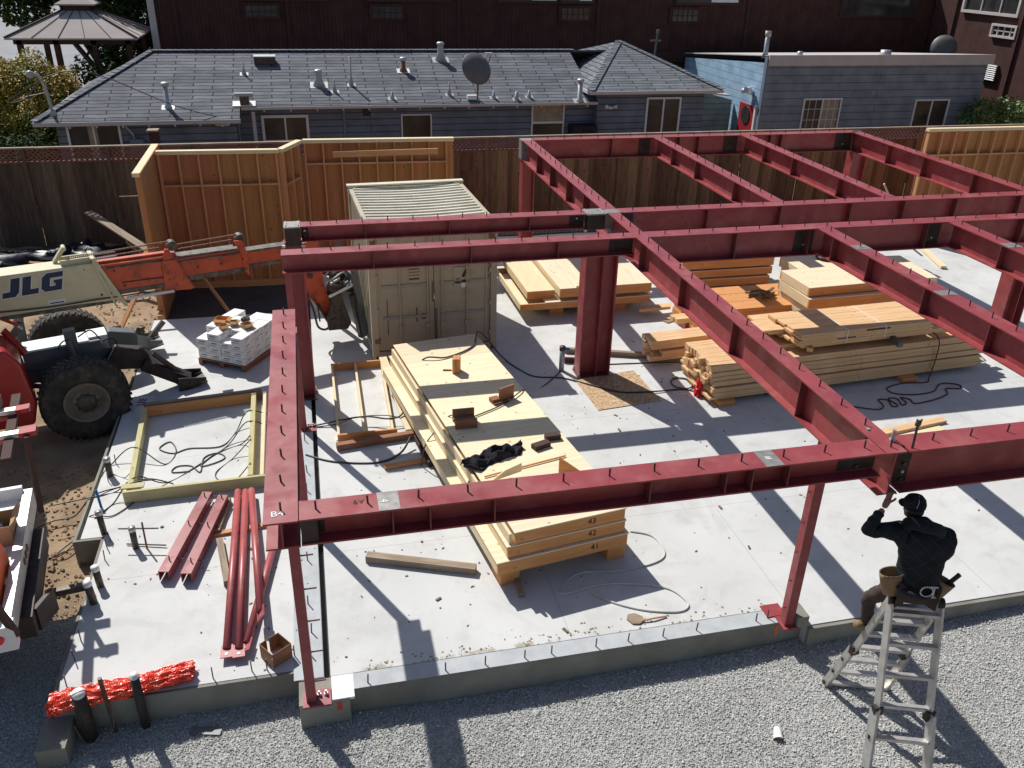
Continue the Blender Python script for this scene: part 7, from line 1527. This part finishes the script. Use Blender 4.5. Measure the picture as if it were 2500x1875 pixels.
def skin_mesh(nodes, edges, name, m, parent=None, root=0, sub=2, disp=None):
    me = bpy.data.meshes.new(name); me.from_pydata([n_[0] for n_ in nodes], edges, []); me.update(); o = bpy.data.objects.new(name, me); col.objects.link(o)
    md = o.modifiers.new('skin', 'SKIN'); md.use_smooth_shade = True
    for i, n_ in enumerate(nodes):
        r_ = n_[1]; sv = me.skin_vertices[0].data[i]; sv.radius = (r_, r_) if not isinstance(r_, tuple) else r_; sv.use_root = (i == root)
    s = o.modifiers.new('sub', 'SUBSURF'); s.levels = sub; s.render_levels = sub
    dg = bpy.context.evaluated_depsgraph_get(); m2 = bpy.data.meshes.new_from_object(o.evaluated_get(dg)); bpy.data.objects.remove(o, do_unlink=True)
    m2.materials.clear(); m2.materials.append(M[m]); m2.polygons.foreach_set('use_smooth', [True] * len(m2.polygons))
    if disp:
        rr_ = np.random.default_rng(3)
        for v in m2.vertices:
            p = v.co; k = disp * (math.sin(p.x * 33 + p.z * 19) * math.cos(p.y * 29 + p.z * 43) + .5 * math.sin(p.z * 90 + p.x * 30)); v.co = p + v.normal * k
    off = OFF[parent.name] if parent is not None else Vector((0, 0, 0))
    m2.transform(Matrix.Translation(-off)); q = bpy.data.objects.new(name, m2); col.objects.link(q); q.parent = parent; m2.name = name; return q
PX = LX.copy(); PYd = LY.copy()                      # to his right, and where he faces
pel = Vector((5.22, 5.26, 1.76))
worker = thing('person', 'person in dark cap and jacket seated on the ladder, left hand raised to the beam', 'person', pel)
def W_(x, y, z): return pel + PX * x + PYd * y + Vector((0, 0, z))
sh = .60
Lsh, Rsh = Vector((4.95, 5.42, 2.34)), W_(.21, .08, sh - .07)
Lel = Vector((4.64, 5.38, 2.40)); Lwr = Vector((4.815, 5.44, 2.585)); Lha = Vector((4.86, 5.47, 2.645))
Rel = W_(.27, .12, .28); Rwr = W_(.10, .36, .32)
neck = W_(-.08, .11, .64); headc = W_(-.13, .17, .765)
Lhip, Rhip = W_(-.11, .02, -.02), W_(.11, .02, -.02); Lkn = Vector((5.06, 5.60, 1.36)); Rkn = W_(.07, .40, -.12); Lan = Vector((5.14, 5.62, .98)); Ran = W_(.02, .36, -.55); Lto = Vector((5.02, 5.62, 1.0)); Rto = W_(.0, .48, -.62)
body = skin_mesh([(W_(0, .0, 0), .13), (W_(0, .02, .16), .125), (W_(-.01, .06, .36), .14), (W_(-.02, .08, .54), .13), (W_(-.03, .09, .63), .075), (neck, .055), (headc + Vector((0, 0, -.03)), .080), (headc + Vector((0, 0, .06)), .082),
    (Lsh, .062), (Lel, .045), (Lwr, .030), (Rsh, .062), (Rel, .045), (Rwr, .030), (Lhip, .085), (Lkn, .055), (Lan, .038), (Rhip, .085), (Rkn, .055), (Ran, .038)],
    [(0, 1), (1, 2), (2, 3), (3, 4), (4, 5), (5, 6), (6, 7), (3, 8), (8, 9), (9, 10), (3, 11), (11, 12), (12, 13), (0, 14), (14, 15), (15, 16), (0, 17), (17, 18), (18, 19)], 'body', 'skin', worker)
# raised left hand with five fingers closed on the bolt
def hand(wr, pc, d, side, up_, parent, s=1.0):
    """wrist, palm centre, finger direction, thumb side"""
    d = Vector(d).normalized(); sd = Vector(side).normalized(); n_ = d.cross(sd).normalized() * (1 if True else -1); nodes = [(wr, .026), (pc, (.040, .020))]; edges = [(0, 1)]
    for i, (o_, L_) in enumerate(((.030, .072), (.011, .080), (-.009, .075), (-.027, .060))):
        b0 = len(nodes); base = pc + d * .040 + sd * o_; k1 = base + d * L_ * .42 - n_ * .006; k2 = k1 + d * L_ * .22 - n_ * L_ * .30; k3 = k2 - d * L_ * .10 - n_ * L_ * .26
        nodes += [(base, .0105), (k1, .0095), (k2, .0088), (k3, .0078)]; edges += [(1, b0), (b0, b0 + 1), (b0 + 1, b0 + 2), (b0 + 2, b0 + 3)]
    b0 = len(nodes); t0 = pc - d * .012 + sd * .036; t1 = t0 + sd * .028 + d * .022 - n_ * .012; t2 = t1 + d * .028 - n_ * .018
    nodes += [(t0, .013), (t1, .011), (t2, .0095)]; edges += [(1, b0), (b0, b0 + 1), (b0 + 1, b0 + 2)]
    return skin_mesh(nodes, edges, 'hand', 'skin', parent, 0, 2)
hand(Lwr, Lha, (.30, .28, .9), (.80, .1, -.25), None, worker); hand(Rwr, Rwr + Vector((-.05, .05, .02)), (-.6, .6, .1), (0, .2, 1), None, worker)
# face: nose, eyes, ears
fd = (PYd * .80 - PX * .55).normalized(); fs = Vector((fd.y, -fd.x, 0))
part(B().lathe([(.001, .022), (.010, .012), (.014, 0), (.001, -.004)], headc + fd * .078 + Vector((0, 0, -.015)), tuple(fd), n=10), 'nose', 'skin', worker, True)
part(B().lathe([(.004, -.008), (.011, 0), (.004, .008)], headc + fd * .070 + fs * .030 + Vector((0, 0, .012)), tuple(fd), n=10).lathe([(.004, -.008), (.011, 0), (.004, .008)], headc + fd * .070 - fs * .030 + Vector((0, 0, .012)), tuple(fd), n=10), 'eye', 'white', worker, True)
part(B().box(headc + fd * .078 + Vector((0, 0, -.052)), (.01, .038, .008), rot=(0, 0, math.atan2(fd.y, fd.x))), 'mouth', 'mred', worker)
part(B().lathe([(.010, -.006), (.028, 0), (.010, .008)], headc + fs * .082, tuple(fs), n=14).lathe([(.010, -.006), (.028, 0), (.010, .008)], headc - fs * .082, tuple(-fs), n=14), 'ear', 'skin', worker, True)
part(B().lathe([(.001, -.085), (.074, -.07), (.088, -.02), (.086, .03)], headc - fd * .012 + Vector((0, 0, -.0)), (0, 0, 1), n=22), 'hair', 'black', worker, True)
capo = part(B().lathe([(.096, -.012), (.102, .025), (.094, .068), (.066, .104), (.030, .118), (.001, .122)], headc - fd * .008 + Vector((0, 0, .025)), (fd.x * .18, fd.y * .18, 1), n=28), 'cap', 'jacketg', worker, True)
bp_ = B(); nn_ = 14
for i in range(nn_ + 1):
    a_ = math.radians(-62 + 124 * i / nn_); dr_ = fd * math.cos(a_) + fs * math.sin(a_); L_ = .052 * math.cos(a_ * 1.2)
    bp_.v += [headc + dr_ * .090 + Vector((0, 0, .035)), headc + dr_ * (.090 + max(L_, .004)) + Vector((0, 0, .014)), headc + dr_ * .090 + Vector((0, 0, .041)), headc + dr_ * (.090 + max(L_, .004)) + Vector((0, 0, .019))]
for i in range(nn_):
    a_ = 4 * i; bp_.f += [[a_, a_ + 4, a_ + 5, a_ + 1], [a_ + 2, a_ + 3, a_ + 7, a_ + 6], [a_ + 1, a_ + 5, a_ + 7, a_ + 3]]; bp_.uv += [None] * 3
part(bp_, 'cap_peak', 'jacketg', capo, True)
part(B().tube([headc - fd * .02 + fs * .0 + Vector((0, 0, .145)), headc - fd * .07 - fs * .05 + Vector((0, 0, .12)), headc - fd * .08 - fs * .075 + Vector((0, 0, .07))], .003), 'piping', 'zinc', capo)
# clothing follows the body
skin_mesh([(W_(0, -.02, .02), (.215, .17)), (W_(0, -.01, .17), (.21, .165)), (W_(-.0, .03, .37), (.235, .175)), (W_(-.01, .05, .52), (.215, .16)), (W_(-.05, .07, .63), .115), (W_(-.09, .11, .71), .102),
    (Lsh, .088), (Lsh.lerp(Lel, .5), .074), (Lel, .066), (Lel.lerp(Lwr, .5), .057), (Lwr - (Lwr - Lel) * .10, .048), (Rsh, .092), (Rsh.lerp(Rel, .5), .078), (Rel, .066), (Rwr, .048)],
    [(0, 1), (1, 2), (2, 3), (3, 4), (4, 5), (3, 6), (6, 7), (7, 8), (8, 9), (9, 10), (3, 11), (11, 12), (12, 13), (13, 14)], 'jacket', 'jacketg', worker, disp=.0075)
part(B().tube([W_(.07, -.0, .60), W_(.06, -.03, .67), W_(.0, -.05, .71), W_(-.10, -.04, .72), W_(-.19, .03, .69), W_(-.19, .04, .60)], .060), 'hood', 'jacketg', worker, True)
skin_mesh([(W_(0, .0, -.02), (.175, .14)), (Lhip, .108), (Lhip.lerp(Lkn, .5), .092), (Lkn, .078), (Lkn.lerp(Lan, .5), .066), (Lan, .060), (Rhip, .108), (Rhip.lerp(Rkn, .5), .092), (Rkn, .078), (Rkn.lerp(Ran, .5), .066), (Ran, .060)],
    [(0, 1), (1, 2), (2, 3), (3, 4), (4, 5), (0, 6), (6, 7), (7, 8), (8, 9), (9, 10)], 'trousers', 'trouser', worker, disp=.006)
for an, to in ((Lan, Lto), (Ran, Rto)): skin_mesh([(an + Vector((0, 0, .05)), .058), (an + Vector((0, 0, -.05)), .055), (an + (to - an) * .7, .058), (an + (to - an) * 1.25, .048)], [(0, 1), (1, 2), (2, 3)], 'boot', 'leather', worker)
def pouch(c, w, d, h, rz, tilt):
    Mq = Matrix.Translation(c) @ Matrix.Rotation(rz, 4, 'Z') @ Matrix.Rotation(tilt, 4, 'Y'); b = B(); n_ = 18; prof = [(.45, 0), (.8, .05), (1.0, .4), (1.08, .8), (1.12, 1.0), (1.02, .98), (.9, .5), (.3, .12)]
    for r_, z in prof:
        for i in range(n_): a_ = 2 * math.pi * i / n_; b.v.append(Mq @ Vector((w / 2 * r_ * math.cos(a_), d / 2 * r_ * math.sin(a_), -h + h * z)))
    for k in range(len(prof) - 1):
        for i in range(n_): b.f.append([k * n_ + i, k * n_ + (i + 1) % n_, (k + 1) * n_ + (i + 1) % n_, (k + 1) * n_ + i]); b.uv.append(None)
    b.f.append(list(range(n_))[::-1]); b.uv.append(None); return part(b, 'tool_pouch', 'leather', worker, True)
pouch(W_(-.24, -.03, .18), .22, .14, .27, -.3, -.2); pr_ = pouch(W_(.25, -.02, .12), .20, .13, .26, -.3, .45)
part(B().cyl(W_(.26, -.02, .04), W_(.36, -.02, .20), .022, n=12), 'hammer_handle', 'black', worker)
part(B().tube([W_(-.19, -.08, .06), W_(-.1, -.17, .05), W_(.05, -.18, .04), W_(.17, -.1, .04), W_(.2, 0, .05)], .028), 'tool_belt', 'jacket', worker, True)
rgp = [W_(.03 + .055 * math.cos(a_), -.20, .11 + .055 * math.sin(a_)) for a_ in [k * .52 for k in range(13)]]
part(B().tube(rgp, .0075, n=6, sub=2).bar(W_(.088, -.20, .165), W_(.092, -.20, .055), .012, .012).bar(W_(.05, -.20, .168), W_(.118, -.20, .170), .012, .012).bar(W_(.08, -.20, .052), W_(.122, -.20, .054), .012, .012), 'hammer_ring', 'zinc', worker)
tag(B().box(W_(.32, .05, -.35), (.08, .05, .12), rot=(.2, .4, 0)).build('glove', 'leather'), 'tan work glove tucked at the right rail of the ladder', 'glove')
